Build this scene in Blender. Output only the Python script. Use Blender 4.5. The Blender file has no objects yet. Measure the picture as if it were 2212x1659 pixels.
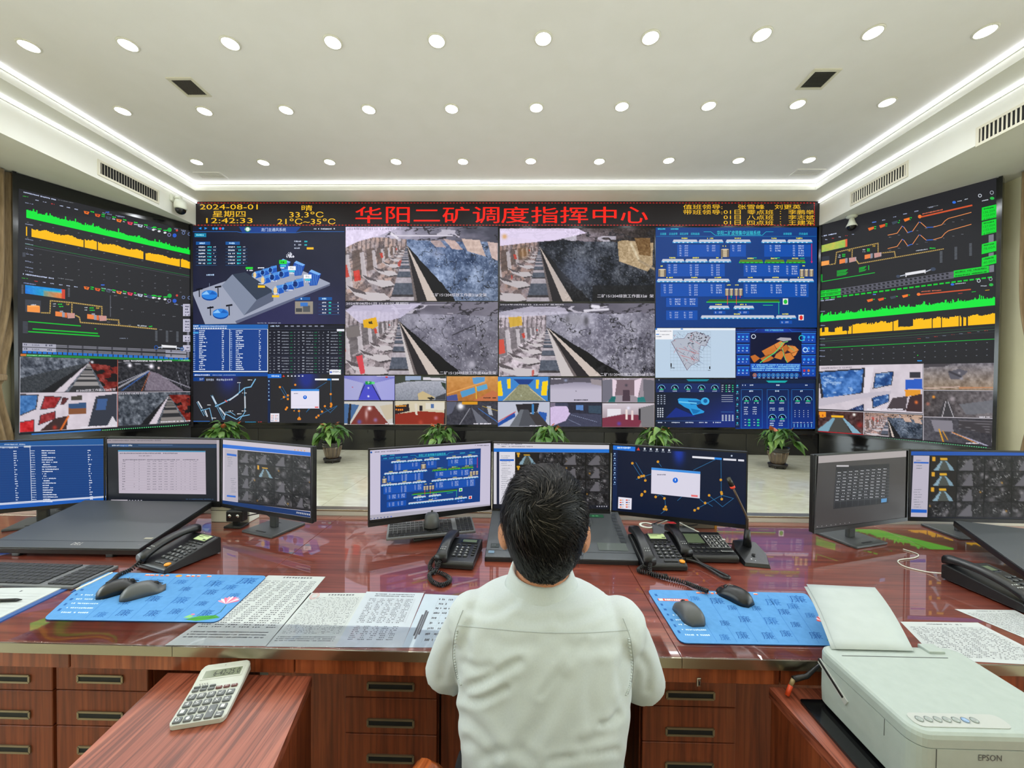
import bpy, bmesh, math, random
import numpy as np
from mathutils import Vector, Matrix

# ------------------------------------------------------------------ camera, world, exposure
SC = bpy.context.scene
COL = SC.collection
FPX, YAW, PITCH, ROLL, HC = 840.0, .02, -.014, .0085, 1.5      # focal length in pixels of a 2212 px wide frame
_f = Vector((-math.sin(YAW)*math.cos(PITCH), math.cos(YAW)*math.cos(PITCH), math.sin(PITCH)))
_r = Vector((math.cos(YAW), math.sin(YAW), 0)); _u = _r.cross(_f)
CR = _r*math.cos(ROLL) + _u*math.sin(ROLL); CU = _u*math.cos(ROLL) - _r*math.sin(ROLL); CF = _f
cam = bpy.data.cameras.new('camera'); cam_o = bpy.data.objects.new('camera', cam); COL.objects.link(cam_o)
cam.sensor_fit = 'HORIZONTAL'; cam.sensor_width = 36.0; cam.lens = 36.0*FPX/2212.0; cam.clip_start = .02
M = Matrix((CR, CU, -CF)).transposed().to_4x4(); M.translation = (0, 0, HC)
cam_o.matrix_world = M
SC.camera = cam_o
SC.view_settings.view_transform = 'Standard'; SC.view_settings.look = 'None'
SC.view_settings.gamma = 1.0; SC.view_settings.use_curve_mapping = False
SC.view_settings.exposure = 0.46
SC.cycles.sample_clamp_indirect = 4.0
SC.cycles.max_bounces = 6; SC.cycles.diffuse_bounces = 4; SC.cycles.glossy_bounces = 3; SC.cycles.transmission_bounces = 3; SC.cycles.transparent_max_bounces = 6
SC.cycles.use_adaptive_sampling = True; SC.cycles.adaptive_threshold = .035
SKY_E = 6.5
world = bpy.data.worlds.new('world'); SC.world = world; world.use_nodes = True
world.node_tree.nodes['Background'].inputs[0].default_value = (.86, .94, 1.0, 1)
world.node_tree.nodes['Background'].inputs[1].default_value = SKY_E
DOWNLIGHT_W, DESKLIGHT_W, LENS_E, STRIP_E, SCREEN_E = 8.4, 2.2, 14.0, 4.0, .74

CRn, CUn, CFn = (np.array(v) for v in (CR, CU, CF))
CAMP = np.array([0, 0, HC])
def rays(p):
    p = np.asarray(p, float)
    return CRn*((p[..., 0:1]-1106)/FPX) + CUn*((829.5-p[..., 1:2])/FPX) + CFn
def pz(x, y, z):                       # a point of the photo on the level z
    d = rays((x, y)); return Vector(d*((z-HC)/d[2]) + CAMP)
def pY(x, y, Y):                       # a point of the photo on the vertical plane at depth Y
    d = rays((x, y)); return Vector(d*(Y/d[1]) + CAMP)

# ------------------------------------------------------------------ naming and linking
def link(name, data, parent=None):
    o = bpy.data.objects.new(name, data); COL.objects.link(o)
    if parent is not None: o.parent = parent
    return o
def tag(o, label=None, cat=None, group=None, kind=None):
    if label: o['label'] = label
    if cat: o['category'] = cat
    if group: o['group'] = group
    if kind: o['kind'] = kind
    return o
def thing(name, label, cat, loc=(0, 0, 0), rz=0.0, group=None):
    o = link(name, None); o.location = loc; o.rotation_euler = (0, 0, rz); o.empty_display_size = .05
    return tag(o, label, cat, group)
def copy_tree(o, parent=None):
    c = o.copy(); COL.objects.link(c); c.parent = parent
    for ch in list(o.children): copy_tree(ch, c)
    return c
ORD = ['first', 'second', 'third', 'fourth', 'fifth', 'sixth', 'seventh', 'eighth', 'ninth', 'tenth', 'eleventh', 'twelfth']

# ------------------------------------------------------------------ mesh builder
class MB:
    def __init__(s): s.v = []; s.f = []; s.smooth = []; s.off = 0
    def add(s, verts, faces, smooth=False):
        n = s.off; s.v.append(np.asarray(verts, float).reshape(-1, 3)); s.off += len(s.v[-1])
        s.f += [[i+n for i in f] for f in faces]; s.smooth += [smooth]*len(faces); return s
    def box(s, c, d, R=None, bev=0.0, seg=2):
        if bev > 0:
            bm = bmesh.new(); bmesh.ops.create_cube(bm, size=1)
            for v in bm.verts: v.co = Vector((v.co.x*d[0], v.co.y*d[1], v.co.z*d[2]))
            bmesh.ops.bevel(bm, geom=list(bm.edges), offset=min(bev, min(d)*.49), segments=seg, profile=.5, affect='EDGES')
            s._bm(bm, c, R); return s
        x, y, z = d[0]/2, d[1]/2, d[2]/2
        V = np.array([(-x,-y,-z),(x,-y,-z),(x,y,-z),(-x,y,-z),(-x,-y,z),(x,-y,z),(x,y,z),(-x,y,z)])
        if R is not None: V = V @ np.array(R).T
        return s.add(V+np.array(c), [(0,3,2,1),(4,5,6,7),(0,1,5,4),(1,2,6,5),(2,3,7,6),(3,0,4,7)])
    def _bm(s, bm, c=(0,0,0), R=None, smooth=False):
        bm.verts.index_update()
        V = np.array([v.co for v in bm.verts])
        if R is not None: V = V @ np.array(R).T
        s.add(V+np.array(c), [[v.index for v in f.verts] for f in bm.faces], smooth); bm.free(); return s
    def bb(s, x0, x1, y0, y1, z0, z1, bev=0.0, seg=2):
        return s.box(((x0+x1)/2, (y0+y1)/2, (z0+z1)/2), (abs(x1-x0), abs(y1-y0), abs(z1-z0)), None, bev, seg)
    def lathe(s, prof, c=(0,0,0), n=24, R=None, smooth=True, caps=True):
        k = len(prof); V = []; Fc = []
        for i in range(n):
            a = 2*math.pi*i/n
            for r, z in prof: V.append((r*math.cos(a), r*math.sin(a), z))
        for i in range(n):
            j = (i+1) % n
            for q in range(k-1): Fc.append((i*k+q, j*k+q, j*k+q+1, i*k+q+1))
        if caps:
            Fc.append([i*k for i in range(n)][::-1]); Fc.append([i*k+k-1 for i in range(n)])
        V = np.array(V)
        if R is not None: V = V @ np.array(R).T
        return s.add(V+np.array(c), Fc, smooth)
    def cyl(s, a, b, r0, r1=None, n=12, smooth=True):
        a = Vector(a); b = Vector(b); d = b-a; q = d.to_track_quat('Z', 'Y').to_matrix()
        r1 = r0 if r1 is None else r1
        return s.lathe([(r0, 0), (r1, d.length)], a, n, q, smooth)
    def tube(s, pts, r, n=8, closed=False, smooth=True):
        P = np.array([tuple(p) for p in pts], float); m = len(P)
        rr = np.full(m, r) if np.isscalar(r) else np.asarray(r)
        T = np.gradient(P, axis=0)
        if closed: T = np.roll(P, -1, 0)-np.roll(P, 1, 0)
        T /= np.linalg.norm(T, axis=1, keepdims=True)+1e-12
        up = np.array([0, 0, 1.0]) if abs(T[0][2]) < .9 else np.array([1.0, 0, 0])
        N = np.cross(T[0], up); N /= np.linalg.norm(N); V = []
        for i in range(m):
            N = N - T[i]*(N@T[i]); N /= np.linalg.norm(N)+1e-12; B = np.cross(T[i], N)
            for k in range(n):
                a = 2*math.pi*k/n; V.append(P[i]+rr[i]*(math.cos(a)*N+math.sin(a)*B))
        Fc = []
        for i in range(m if closed else m-1):
            j = (i+1) % m
            for k in range(n): Fc.append((i*n+k, i*n+(k+1) % n, j*n+(k+1) % n, j*n+k))
        if not closed: Fc.append(list(range(n))[::-1]); Fc.append([(m-1)*n+k for k in range(n)])
        return s.add(V, Fc, smooth)
    def prism(s, poly, z0, z1, R=None, c=(0,0,0)):
        n = len(poly); V = [(x, y, z0) for x, y in poly]+[(x, y, z1) for x, y in poly]
        Fc = [list(range(n))[::-1], [n+i for i in range(n)]]+[(i, (i+1) % n, n+(i+1) % n, n+i) for i in range(n)]
        V = np.array(V)
        if R is not None: V = V @ np.array(R).T
        return s.add(V+np.array(c), Fc)
    def sphere(s, c, r, n=12, m=8, R=None):
        r = (r, r, r) if np.isscalar(r) else r
        prof = [(math.sin(math.pi*i/m)*1.0, -math.cos(math.pi*i/m)) for i in range(m+1)]
        prof[0] = (1e-4, -1); prof[-1] = (1e-4, 1)
        b = MB().lathe(prof, n=n, caps=False); V = b.v[0]*np.array(r)
        if R is not None: V = V @ np.array(R).T
        return s.add(V+np.array(c), b.f, True)
    def loft(s, rings, cap=True, smooth=True):
        n = len(rings[0]); m = len(rings); V = np.concatenate([np.asarray(r, float) for r in rings])
        Fc = [(i*n+k, i*n+(k+1) % n, (i+1)*n+(k+1) % n, (i+1)*n+k) for i in range(m-1) for k in range(n)]
        if cap: Fc.append(list(range(n))[::-1]); Fc.append([(m-1)*n+k for k in range(n)])
        return s.add(V, Fc, smooth)
    def mesh(s, name, mat=None):
        me = bpy.data.meshes.new(name)
        me.from_pydata(np.concatenate(s.v).tolist() if s.v else [], [], s.f)
        me.polygons.foreach_set('use_smooth', s.smooth)
        if mat: me.materials.append(MAT(mat))
        me.update(); return me
    def build(s, name, mat, parent=None, loc=None, rz=None):
        o = link(name, s.mesh(name, mat), parent)
        if loc is not None: o.location = loc
        if rz is not None: o.rotation_euler = (0, 0, rz)
        return o
def resample(pts, n):
    P = np.array([tuple(p) for p in pts], float); k = np.linspace(0, len(P)-1, n); i = np.clip(k.astype(int), 0, len(P)-2); f = (k-i)[:, None]
    P0 = P[np.clip(i-1, 0, None)]; P1 = P[i]; P2 = P[i+1]; P3 = P[np.clip(i+2, None, len(P)-1)]
    return .5*(2*P1+(P2-P0)*f+(2*P0-5*P1+4*P2-P3)*f**2+(3*P1-P0-3*P2+P3)*f**3)
def rrect(w, h, r, n=5, cx=0, cy=0):
    P = []
    for sx, sy, a0 in ((1, 1, 0), (-1, 1, 90), (-1, -1, 180), (1, -1, 270)):
        for i in range(n+1):
            a = math.radians(a0+90*i/n); P.append((cx+sx*(w/2-r)+r*math.cos(a), cy+sy*(h/2-r)+r*math.sin(a)))
    return P
def Rz(a): return np.array(Matrix.Rotation(a, 3, 'Z'))
def Rx(a): return np.array(Matrix.Rotation(a, 3, 'X'))
def Ry(a): return np.array(Matrix.Rotation(a, 3, 'Y'))

# ------------------------------------------------------------------ materials
def lin(c):
    c = np.asarray(c, float)/255.0
    return np.where(c <= .04045, c/12.92, ((c+.055)/1.055)**2.4)
_M = {}
def pmat(name, rgb=(128,128,128), rough=.5, metal=0.0, spec=.5, coat=0.0, emit=None, es=0.0, trans=0.0, alpha=1.0, sheen=0.0, coat_rough=.03):
    m = bpy.data.materials.new(name); m.use_nodes = True; b = m.node_tree.nodes['Principled BSDF']
    I = b.inputs; I['Base Color'].default_value = (*lin(rgb), 1); I['Roughness'].default_value = rough; I['Metallic'].default_value = metal
    I['Specular IOR Level'].default_value = spec; I['Coat Weight'].default_value = coat; I['Coat Roughness'].default_value = coat_rough
    I['Transmission Weight'].default_value = trans; I['Alpha'].default_value = alpha
    if sheen: I['Sheen Weight'].default_value = sheen
    if emit is not None: I['Emission Color'].default_value = (*lin(emit), 1); I['Emission Strength'].default_value = es
    _M[name] = m; return m
def MAT(n): return _M[n] if isinstance(n, str) else n
def _n(m, t, **kw):
    x = m.node_tree.nodes.new(t)
    for k, v in kw.items(): setattr(x, k, v)
    return x
def noise_color(name, c0, c1, scale=(1,1,1), ns=5.0, detail=6.0, dist=0.0, lo=.3, hi=.7, bump=0.0, mid=None, **kw):
    m = pmat(name, c0, **kw); nt = m.node_tree; L = nt.links.new; b = nt.nodes['Principled BSDF']
    tc = _n(m, 'ShaderNodeTexCoord'); mp = _n(m, 'ShaderNodeMapping'); mp.inputs['Scale'].default_value = scale
    no = _n(m, 'ShaderNodeTexNoise'); no.inputs['Scale'].default_value = ns; no.inputs['Detail'].default_value = detail; no.inputs['Distortion'].default_value = dist
    cr = _n(m, 'ShaderNodeValToRGB'); e = cr.color_ramp.elements
    e[0].position = lo; e[0].color = (*lin(c0), 1); e[1].position = hi; e[1].color = (*lin(c1), 1)
    if mid: x = e.new((lo+hi)/2); x.color = (*lin(mid), 1)
    L(tc.outputs['Object'], mp.inputs[0]); L(mp.outputs[0], no.inputs['Vector']); L(no.outputs['Fac'], cr.inputs[0]); L(cr.outputs[0], b.inputs['Base Color'])
    if bump:
        bp = _n(m, 'ShaderNodeBump'); bp.inputs['Strength'].default_value = bump; bp.inputs['Distance'].default_value = .002
        L(no.outputs['Fac'], bp.inputs['Height']); L(bp.outputs[0], b.inputs['Normal'])
    return m
def attr_mat(name, emit=False, rough=.4, spec=.5, coat=0.0, es=1.0):
    m = pmat(name, (8,8,9), rough=rough, spec=spec, coat=coat); nt = m.node_tree; b = nt.nodes['Principled BSDF']
    a = _n(m, 'ShaderNodeAttribute', attribute_name='Col')
    nt.links.new(a.outputs['Color'], b.inputs['Emission Color' if emit else 'Base Color'])
    if emit: b.inputs['Emission Strength'].default_value = es
    return m
def wood(name, dark, mid, light, axis='X', scale=1.0, rough=.35, coat=0.0, coat_rough=.03, fine=1.0, pore=.55):
    """straight-grained veneer: long stretched noise plus fine pores"""
    m = pmat(name, mid, rough=rough, coat=coat, coat_rough=coat_rough); nt = m.node_tree; L = nt.links.new; b = nt.nodes['Principled BSDF']
    tc = _n(m, 'ShaderNodeTexCoord'); mp = _n(m, 'ShaderNodeMapping')
    st = {'X': (.5, 9, 9), 'Y': (9, .5, 9), 'Z': (9, 9, .5)}[axis]
    mp.inputs['Scale'].default_value = [k*scale for k in st]
    n1 = _n(m, 'ShaderNodeTexNoise'); n1.inputs['Scale'].default_value = 1.4; n1.inputs['Detail'].default_value = 8; n1.inputs['Distortion'].default_value = 1.6; n1.inputs['Roughness'].default_value = .62
    mp2 = _n(m, 'ShaderNodeMapping'); mp2.inputs['Scale'].default_value = [k*scale*7*fine if k > 1 else k*scale*4 for k in st]
    n2 = _n(m, 'ShaderNodeTexNoise'); n2.inputs['Scale'].default_value = 1.6; n2.inputs['Detail'].default_value = 3
    cr = _n(m, 'ShaderNodeValToRGB'); e = cr.color_ramp.elements
    e[0].position = .32; e[0].color = (*lin(dark), 1); e[1].position = .7; e[1].color = (*lin(light), 1); x = e.new(.5); x.color = (*lin(mid), 1)
    mx = _n(m, 'ShaderNodeMix', data_type='RGBA', blend_type='MULTIPLY'); mx.inputs['Factor'].default_value = pore
    cr2 = _n(m, 'ShaderNodeValToRGB'); cr2.color_ramp.elements[0].position = .38; cr2.color_ramp.elements[0].color = (.45, .4, .38, 1); cr2.color_ramp.elements[1].position = .55
    L(tc.outputs['Object'], mp.inputs[0]); L(mp.outputs[0], n1.inputs['Vector']); L(n1.outputs['Fac'], cr.inputs[0])
    L(tc.outputs['Object'], mp2.inputs[0]); L(mp2.outputs[0], n2.inputs['Vector']); L(n2.outputs['Fac'], cr2.inputs[0])
    L(cr.outputs[0], mx.inputs[6]); L(cr2.outputs[0], mx.inputs[7]); L(mx.outputs[2], b.inputs['Base Color'])
    return m

noise_color('ceiling_paint', (240,236,232), (243,239,236), ns=3, rough=.7, spec=.3)
noise_color('fascia_paint', (232,230,220), (236,235,226), ns=3, rough=.6, spec=.3)
noise_color('wall_paint', (232,225,188), (238,231,196), ns=2, rough=.7, spec=.3)
noise_color('floor_tile', (176,173,152), (192,190,170), scale=(1,2.2,1), ns=3.2, detail=8, dist=1.2, lo=.35, hi=.66, rough=.09, spec=.5)
pmat('tile_joint', (150,142,120), rough=.6)
noise_color('black_stone', (14,14,15), (26,26,28), ns=2, rough=.07, spec=.6)
pmat('black_gloss', (14,14,16), rough=.12, spec=.5)
pmat('bezel', (20,20,22), rough=.35)
pmat('screen_base', (10,10,12), rough=.16, spec=.5)
pmat('lamp_lens', (255,255,255), rough=.4, emit=(255,250,240), es=LENS_E)
pmat('strip_lens', (255,255,255), rough=.4, emit=(240,246,255), es=STRIP_E)
pmat('white_metal', (228,224,210), rough=.4)
pmat('vent_slat', (96,92,82), rough=.5); pmat('vent_metal', (222,216,196), rough=.45)
pmat('vent_dark', (26,25,24), rough=.9)
pmat('white_plastic', (226,228,214), rough=.38)
pmat('grey_plastic', (62,64,66), rough=.42)
pmat('mouse_grey', (78,80,80), rough=.42)
pmat('black_plastic', (22,23,25), rough=.34)
pmat('black_matt', (16,16,17), rough=.65)
pmat('chrome', (190,190,186), rough=.18, metal=1)
pmat('steel', (168,160,140), rough=.28, metal=1)
pmat('dark_metal', (70,68,60), rough=.35, metal=.8); pmat('pull_metal', (158,142,116), rough=.35, metal=.7)
wood('desk_wood', (98,42,29), (126,58,42), (148,74,54), 'X', .9, rough=.3, coat=1.0, coat_rough=.015).node_tree.nodes['Principled BSDF'].inputs['Coat IOR'].default_value = 2.2
wood('apron_wood', (98,44,22), (140,70,38), (168,92,54), 'Z', 1.1, rough=.34)
wood('return_wood', (116,56,38), (150,80,58), (174,102,78), 'Y', 1.2, rough=.36, fine=1.1, pore=.95)
wood('cabinet_wood', (100,44,20), (132,62,31), (152,78,42), 'Z', 1.0, rough=.5)
attr_mat('led_screen', True, rough=.5, spec=.15, es=SCREEN_E)
attr_mat('lcd_screen', True, rough=.38, spec=.22, es=SCREEN_E)
attr_mat('printed', False, rough=.5)
attr_mat('printed_cloth', False, rough=.75, spec=.2)
attr_mat('touch_glass', True, rough=.22, spec=.5, es=SCREEN_E)

# ------------------------------------------------------------------ room shell
ZC, ZS, ZL = 5.25, 5.10, 4.62            # main ceiling, first soffit, lower bulkhead
XL1, XL2, XR1, XR2, YF, YW = -6.34, -6.74, 5.54, 5.98, 7.48, 8.0
XWL, XWR, YB = -8.05, 7.55, -3.2
def struct(name, mb, mat): return tag(mb.build(name, mat), kind='structure')
fl = struct('floor', MB().bb(XWL-.2, XWR+.2, YB-.2, 8.3, -.2, -.012), 'tile_joint')
tag(fl, 'polished cream tiled floor of the control room', 'floor')
TS = 1.2; tile_me = MB().box((0,0,-.007), (TS-.004, TS-.004, .014), bev=.0015, seg=1).mesh('tile', 'floor_tile')
for i in range(-5, 8):
    for j in range(-3, 6):
        o = link('tile', tile_me, fl); o.location = (-2.3+TS*(i+.5), 1.6+TS*(j+.5), 0)
        if o.location.x < XWL-.3 or o.location.x > XWR+.5: bpy.data.objects.remove(o)
tag(struct('ceiling', MB().bb(XL1, XR1, YB, YF, ZC, ZC+.15), 'ceiling_paint'), 'smooth off-white main ceiling holding the round downlights', 'ceiling')
tag(struct('trim_1', MB().bb(XL2, XR2, YF, YW+.2, ZS, ZC+.15), 'fascia_paint'), 'dropped white ceiling border above the centre video wall', 'ceiling border')
tag(struct('trim_2', MB().bb(XL2, XL1, YB, YF, ZS, ZC+.15), 'fascia_paint'), 'dropped white ceiling border along the left side', 'ceiling border')
tag(struct('trim_3', MB().bb(XR1, XR2, YB, YF, ZS, ZC+.15), 'fascia_paint'), 'dropped white ceiling border along the right side', 'ceiling border')
tag(struct('trim_4', MB().bb(XWL, XL2, YB, YW+.2, ZL, ZC+.15), 'fascia_paint'), 'deep white bulkhead with air outlet above the left side screen', 'bulkhead')
tag(struct('trim_5', MB().bb(XR2, XWR, YB, YW+.2, ZL, ZC+.15), 'fascia_paint'), 'deep white bulkhead with air outlets above the right side screen', 'bulkhead')
tag(struct('wall_front', MB().bb(XWL, XWR, YW+.16, YW+.3, 0, ZC+.1), 'wall_paint'), 'wall behind the centre video wall', 'wall')
WINY = (-2.2, .2, 2.6); WW, WZ0, WZ1 = 1.9, .9, 3.7                  # side windows: centres, width, sill and head
def side_wall(name, x0, x1, label):
    b = MB(); b.bb(x0, x1, YB, YW+.3, 0, WZ0); b.bb(x0, x1, YB, YW+.3, WZ1, ZC+.1); e = [YB]+[v for y in WINY for v in (y-WW/2, y+WW/2)]+[YW+.3]
    for k in range(0, len(e), 2): b.bb(x0, x1, e[k], e[k+1], WZ0, WZ1)
    tag(struct(name, b, 'wall_paint'), label, 'wall')
side_wall('wall_left', XWL-.15, XWL, 'cream side wall with windows behind the left curtain')
side_wall('wall_right', XWR, XWR+.15, 'cream side wall with windows behind the right curtain')
def thin_glass(name, tint, rough, ior):
    m = bpy.data.materials.new(name); m.use_nodes = True; nt = m.node_tree; nt.nodes.clear(); out = nt.nodes.new('ShaderNodeOutputMaterial'); mx = nt.nodes.new('ShaderNodeMixShader'); tr = nt.nodes.new('ShaderNodeBsdfTransparent'); gl = nt.nodes.new('ShaderNodeBsdfGlossy'); fr = nt.nodes.new('ShaderNodeFresnel')
    tr.inputs[0].default_value = (*tint, 1); gl.inputs['Roughness'].default_value = rough; fr.inputs[0].default_value = ior
    nt.links.new(fr.outputs[0], mx.inputs[0]); nt.links.new(tr.outputs[0], mx.inputs[1]); nt.links.new(gl.outputs[0], mx.inputs[2]); nt.links.new(mx.outputs[0], out.inputs[0]); _M[name] = m
thin_glass('window_glass', (.95,.97,.96), .01, 1.45)
wn = 0
for sx, xw in ((-1, XWL-.075), (1, XWR+.075)):
    for y in WINY:
        wn += 1; t = tag(link('window_%d' % wn, None), 'tall two-pane window in the %s side wall, %s from the back' % (('left', 'right')[sx > 0], ORD[WINY.index(y)]), 'window', kind='structure'); t.location = (xw, y, WZ0); hh = WZ1-WZ0; b = MB()
        for q in (-1, 1): b.bb(-.04, .04, q*(WW/2-.03)-.03, q*(WW/2-.03)+.03, 0, hh)
        b.bb(-.04, .04, -.03, .03, 0, hh)
        for z in (.03, hh-.03): b.bb(-.04, .04, -WW/2, WW/2, z-.03, z+.03)
        b.build('frame', 'white_metal', t)
        for q in (-1, 1): MB().bb(-.003, .003, q*WW/4-WW/4+.04, q*WW/4+WW/4-.04, .06, hh-.06).build('pane', 'window_glass', t)
        pl = bpy.data.lights.new('daylight_portal', 'AREA'); pl.shape = 'RECTANGLE'; pl.size = hh; pl.size_y = WW; pl.cycles.is_portal = True
        po = link('daylight_portal', pl, t); po.location = (-sx*.08, 0, hh/2); po.rotation_euler = (0, sx*math.pi/2, 0)
tag(struct('wall_back', MB().bb(XWL, XWR, YB-.15, YB, 0, ZC+.1), 'wall_paint'), 'cream wall behind the operator', 'wall')

# ------------------------------------------------------------------ ceiling lamps
def strip(name, label, a, b, up, inward):
    """LED profile tucked into the corner between ceiling and border: white channel with a glowing diffuser"""
    a = Vector(a); b = Vector(b); t = thing(name, label, 'light strip', a); d = b-a; L = d.length
    R = np.array((d.normalized(), Vector(inward), Vector((0, 0, 1)))).T
    MB().box((d/2+Vector(inward)*.006), (L, .012, .034), R).build('channel', 'white_metal', t)
    MB().box((d/2+Vector(inward)*.022), (L-.02, .02, .026), R).build('diffuser', 'strip_lens', t)
strip('led_strip', 'glowing LED strip in the ceiling corner above the centre video wall', (XL1, YF-.001, ZC-.018), (XR1, YF-.001, ZC-.018), 1, (0, -1, 0))
strip('led_strip', 'upper of two glowing LED strips along the left ceiling border', (XL1+.001, YB, ZC-.018), (XL1+.001, YF, ZC-.018), 1, (1, 0, 0))
strip('led_strip', 'upper of two glowing LED strips along the right ceiling border', (XR1-.001, YB, ZC-.018), (XR1-.001, YF, ZC-.018), 1, (-1, 0, 0))
strip('led_strip', 'lower of two glowing LED strips above the left side screen', (XL2+.001, YB, ZS-.018), (XL2+.001, YW-.03, ZS-.018), 1, (1, 0, 0))
strip('led_strip', 'lower of two glowing LED strips above the right side screen', (XR2-.001, YB, ZS-.018), (XR2-.001, YW-.03, ZS-.018), 1, (-1, 0, 0))

LROWS = [[(62.5,98.5),(276.5,96),(497.5,93),(719,90.5),(943.5,87.5),(1173.5,82.5),(1405.5,80.5),(1646,74),(1886,69.5),(2128.5,67)],
 [(265,239),(442,239.5),(618,237),(796.5,236),(975.5,234.5),(1158.5,232),(1343.5,229.5),(1531,228),(1723,224.5),(1916,220.5)],
 [(425,349.5),(569,350.5),(712,349.5),(855.5,348.5),(1000,348.5),(1146.5,347.5),(1294.5,348),(1444.5,346),(1595.5,346),(1748,345)]]
ring_me = MB().lathe([(.084, -.012), (.088, -.014), (.1, -.010), (.105, 0), (.084, 0)], n=28, caps=False).mesh('trim_ring', 'white_metal')
lens_me = MB().lathe([(.0005, -.011), (.06, -.0115), (.085, -.009)], n=28, caps=False).mesh('lens', 'lamp_lens')
lamp = bpy.data.lights.new('downlight_glow', 'AREA'); lamp.shape = 'DISK'; lamp.size = .16; lamp.energy = DOWNLIGHT_W; lamp.color = (.885, .945, 1.0); lamp.spread = math.radians(165)
lamp2 = lamp.copy(); lamp2.energy = DESKLIGHT_W
def downlight(p, label, group, lamp=lamp):
    t = thing('downlight', label, 'downlight', p, 0, group)
    link('trim_ring', ring_me, t); link('lens', lens_me, t)
    l = link('glow', lamp, t); l.location = (0, 0, -.02)
for r, row in enumerate(LROWS):
    where = ('row closest to the viewer', 'middle row of the ceiling', 'row closest to the video wall')[r]
    for i, (x, y) in enumerate(row):
        downlight(pz(x, y, ZC), f'round recessed downlight, {ORD[i]} from the left in the {where}', 'recessed downlights')
for yy in (3.2, 2.05, .9, -.25, -1.4, -2.5):
    for i in range(10): downlight((-5.55+1.17*i, yy, ZC), 'round recessed downlight in the ceiling rows above the operator desk', 'downlights above the desk', lamp2)

# ------------------------------------------------------------------ vents
def grille(label, p, u, v, w, h, n, name='air_vent', along='v', dark='vent_dark', slat='vent_metal', fr=.035, cat='air vent', depth=.012, sm=None):
    """frame with slats; u, v span the face, their cross product points into the room"""
    u = Vector(u).normalized(); v = Vector(v).normalized(); nrm = u.cross(v); R = np.array((u, v, nrm)).T
    t = thing(name, label, cat, p)
    b = MB()
    for sx in (-1, 1): b.box(u*(sx*(w/2-fr/2))+nrm*depth/2, (fr, h, depth), R)
    for sy in (-1, 1): b.box(v*(sy*(h/2-fr/2))+nrm*depth/2, (w-2*fr, fr, depth), R)
    b.build('frame', slat, t)
    MB().box(nrm*.0015, (w-2*fr, h-2*fr, .003), R).build('backing', dark, t)
    iw, ih = w-2*fr, h-2*fr
    if along == 'v': me = MB().box((0,0,0), (iw/n*.34, ih, .003), R@Ry(.6)).mesh('slat', sm or slat)
    else: me = MB().box((0,0,0), (iw, ih/n*.34, .003), R@Rx(.6)).mesh('slat', sm or slat)
    for k in range(n):
        o = link('slat', me, t); q = (k+.5)/n-.5
        o.location = (u*(q*iw) if along == 'v' else v*(q*ih))+nrm*.006
    return t
c = pz(409, 188, ZC); grille('square ceiling vent with thin slats, the left of the two dark ones', c, (1,0,0), (0,-1,0), .33, .33, 12, sm='vent_slat')
c = pz(1767, 171, ZC); grille('square ceiling vent with thin slats, the right of the two dark ones', c, (1,0,0), (0,-1,0), .33, .33, 12, along='u', sm='vent_slat')
c = pz(455, 378, ZC); grille('pale flush ceiling vent in the left far corner', c, (1,0,0), (0,-1,0), .5, .22, 4, along='u', dark='ceiling_paint', slat='ceiling_paint')
c = pz(1744, 372, ZC); grille('pale flush ceiling vent in the right far corner', c, (1,0,0), (0,-1,0), .5, .22, 4, along='u', dark='ceiling_paint', slat='ceiling_paint')
def onX(x, y, X):
    d = rays((x, y)); return Vector(d*(X/d[0])+CAMP)
c = onX(282, 396, XL2); grille('long wall air outlet on the left bulkhead', c, (0,1,0), (0,0,1), 1.05, .25, 22)
tl = onX(1895, 400, XR2); grille('long wall air outlet on the right bulkhead, near the video wall', tl, (0,-1,0), (0,0,1), 1.05, .25, 22)
tl = onX(2222, 238, XR2); grille('air outlet on the right bulkhead cut off by the picture edge', tl, (0,-1,0), (0,0,1), 1.05, .25, 22)
# ------------------------------------------------------------------ flat print: screens, papers, labels
_TXT = {}
def glyphs(body):
    """triangles of a line of lettering, scaled to the unit square (y down)"""
    if body not in _TXT:
        c = bpy.data.curves.new('lettering', 'FONT'); c.body = body; c.resolution_u = 2
        o = bpy.data.objects.new('lettering', c); COL.objects.link(o)
        me = bpy.data.meshes.new_from_object(o.evaluated_get(bpy.context.evaluated_depsgraph_get()))
        V = np.array([v.co[:2] for v in me.vertices]); me.calc_loop_triangles()
        T = np.array([t.vertices[:] for t in me.loop_triangles])
        bpy.data.objects.remove(o); bpy.data.curves.remove(c); bpy.data.meshes.remove(me)
        a, b = V.min(0), V.max(0); V = (V-a)/np.maximum(b-a, 1e-6); V[:, 1] = 1-V[:, 1]
        _TXT[body] = (V, T)
    return _TXT[body]
_rng0 = np.random.RandomState(7); _LAT = _rng0.rand(256, 256)
def vnoise(x, y, seed=0):
    x = np.asarray(x)+seed*17.3; y = np.asarray(y)+seed*31.7
    xi = np.floor(x).astype(int); yi = np.floor(y).astype(int); fx = x-xi; fy = y-yi
    fx = fx*fx*(3-2*fx); fy = fy*fy*(3-2*fy)
    g = lambda a, b: _LAT[a % 256, b % 256]
    return (g(xi, yi)*(1-fx)+g(xi+1, yi)*fx)*(1-fy)+(g(xi, yi+1)*(1-fx)+g(xi+1, yi+1)*fx)*fy
def fbm(x, y, seed=0, o=4, rough=.55):
    t = 0; a = 1; s = 0
    for k in range(o): t = t+a*vnoise(x*2**k, y*2**k, seed+k); s += a; a *= rough
    return t/s
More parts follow.
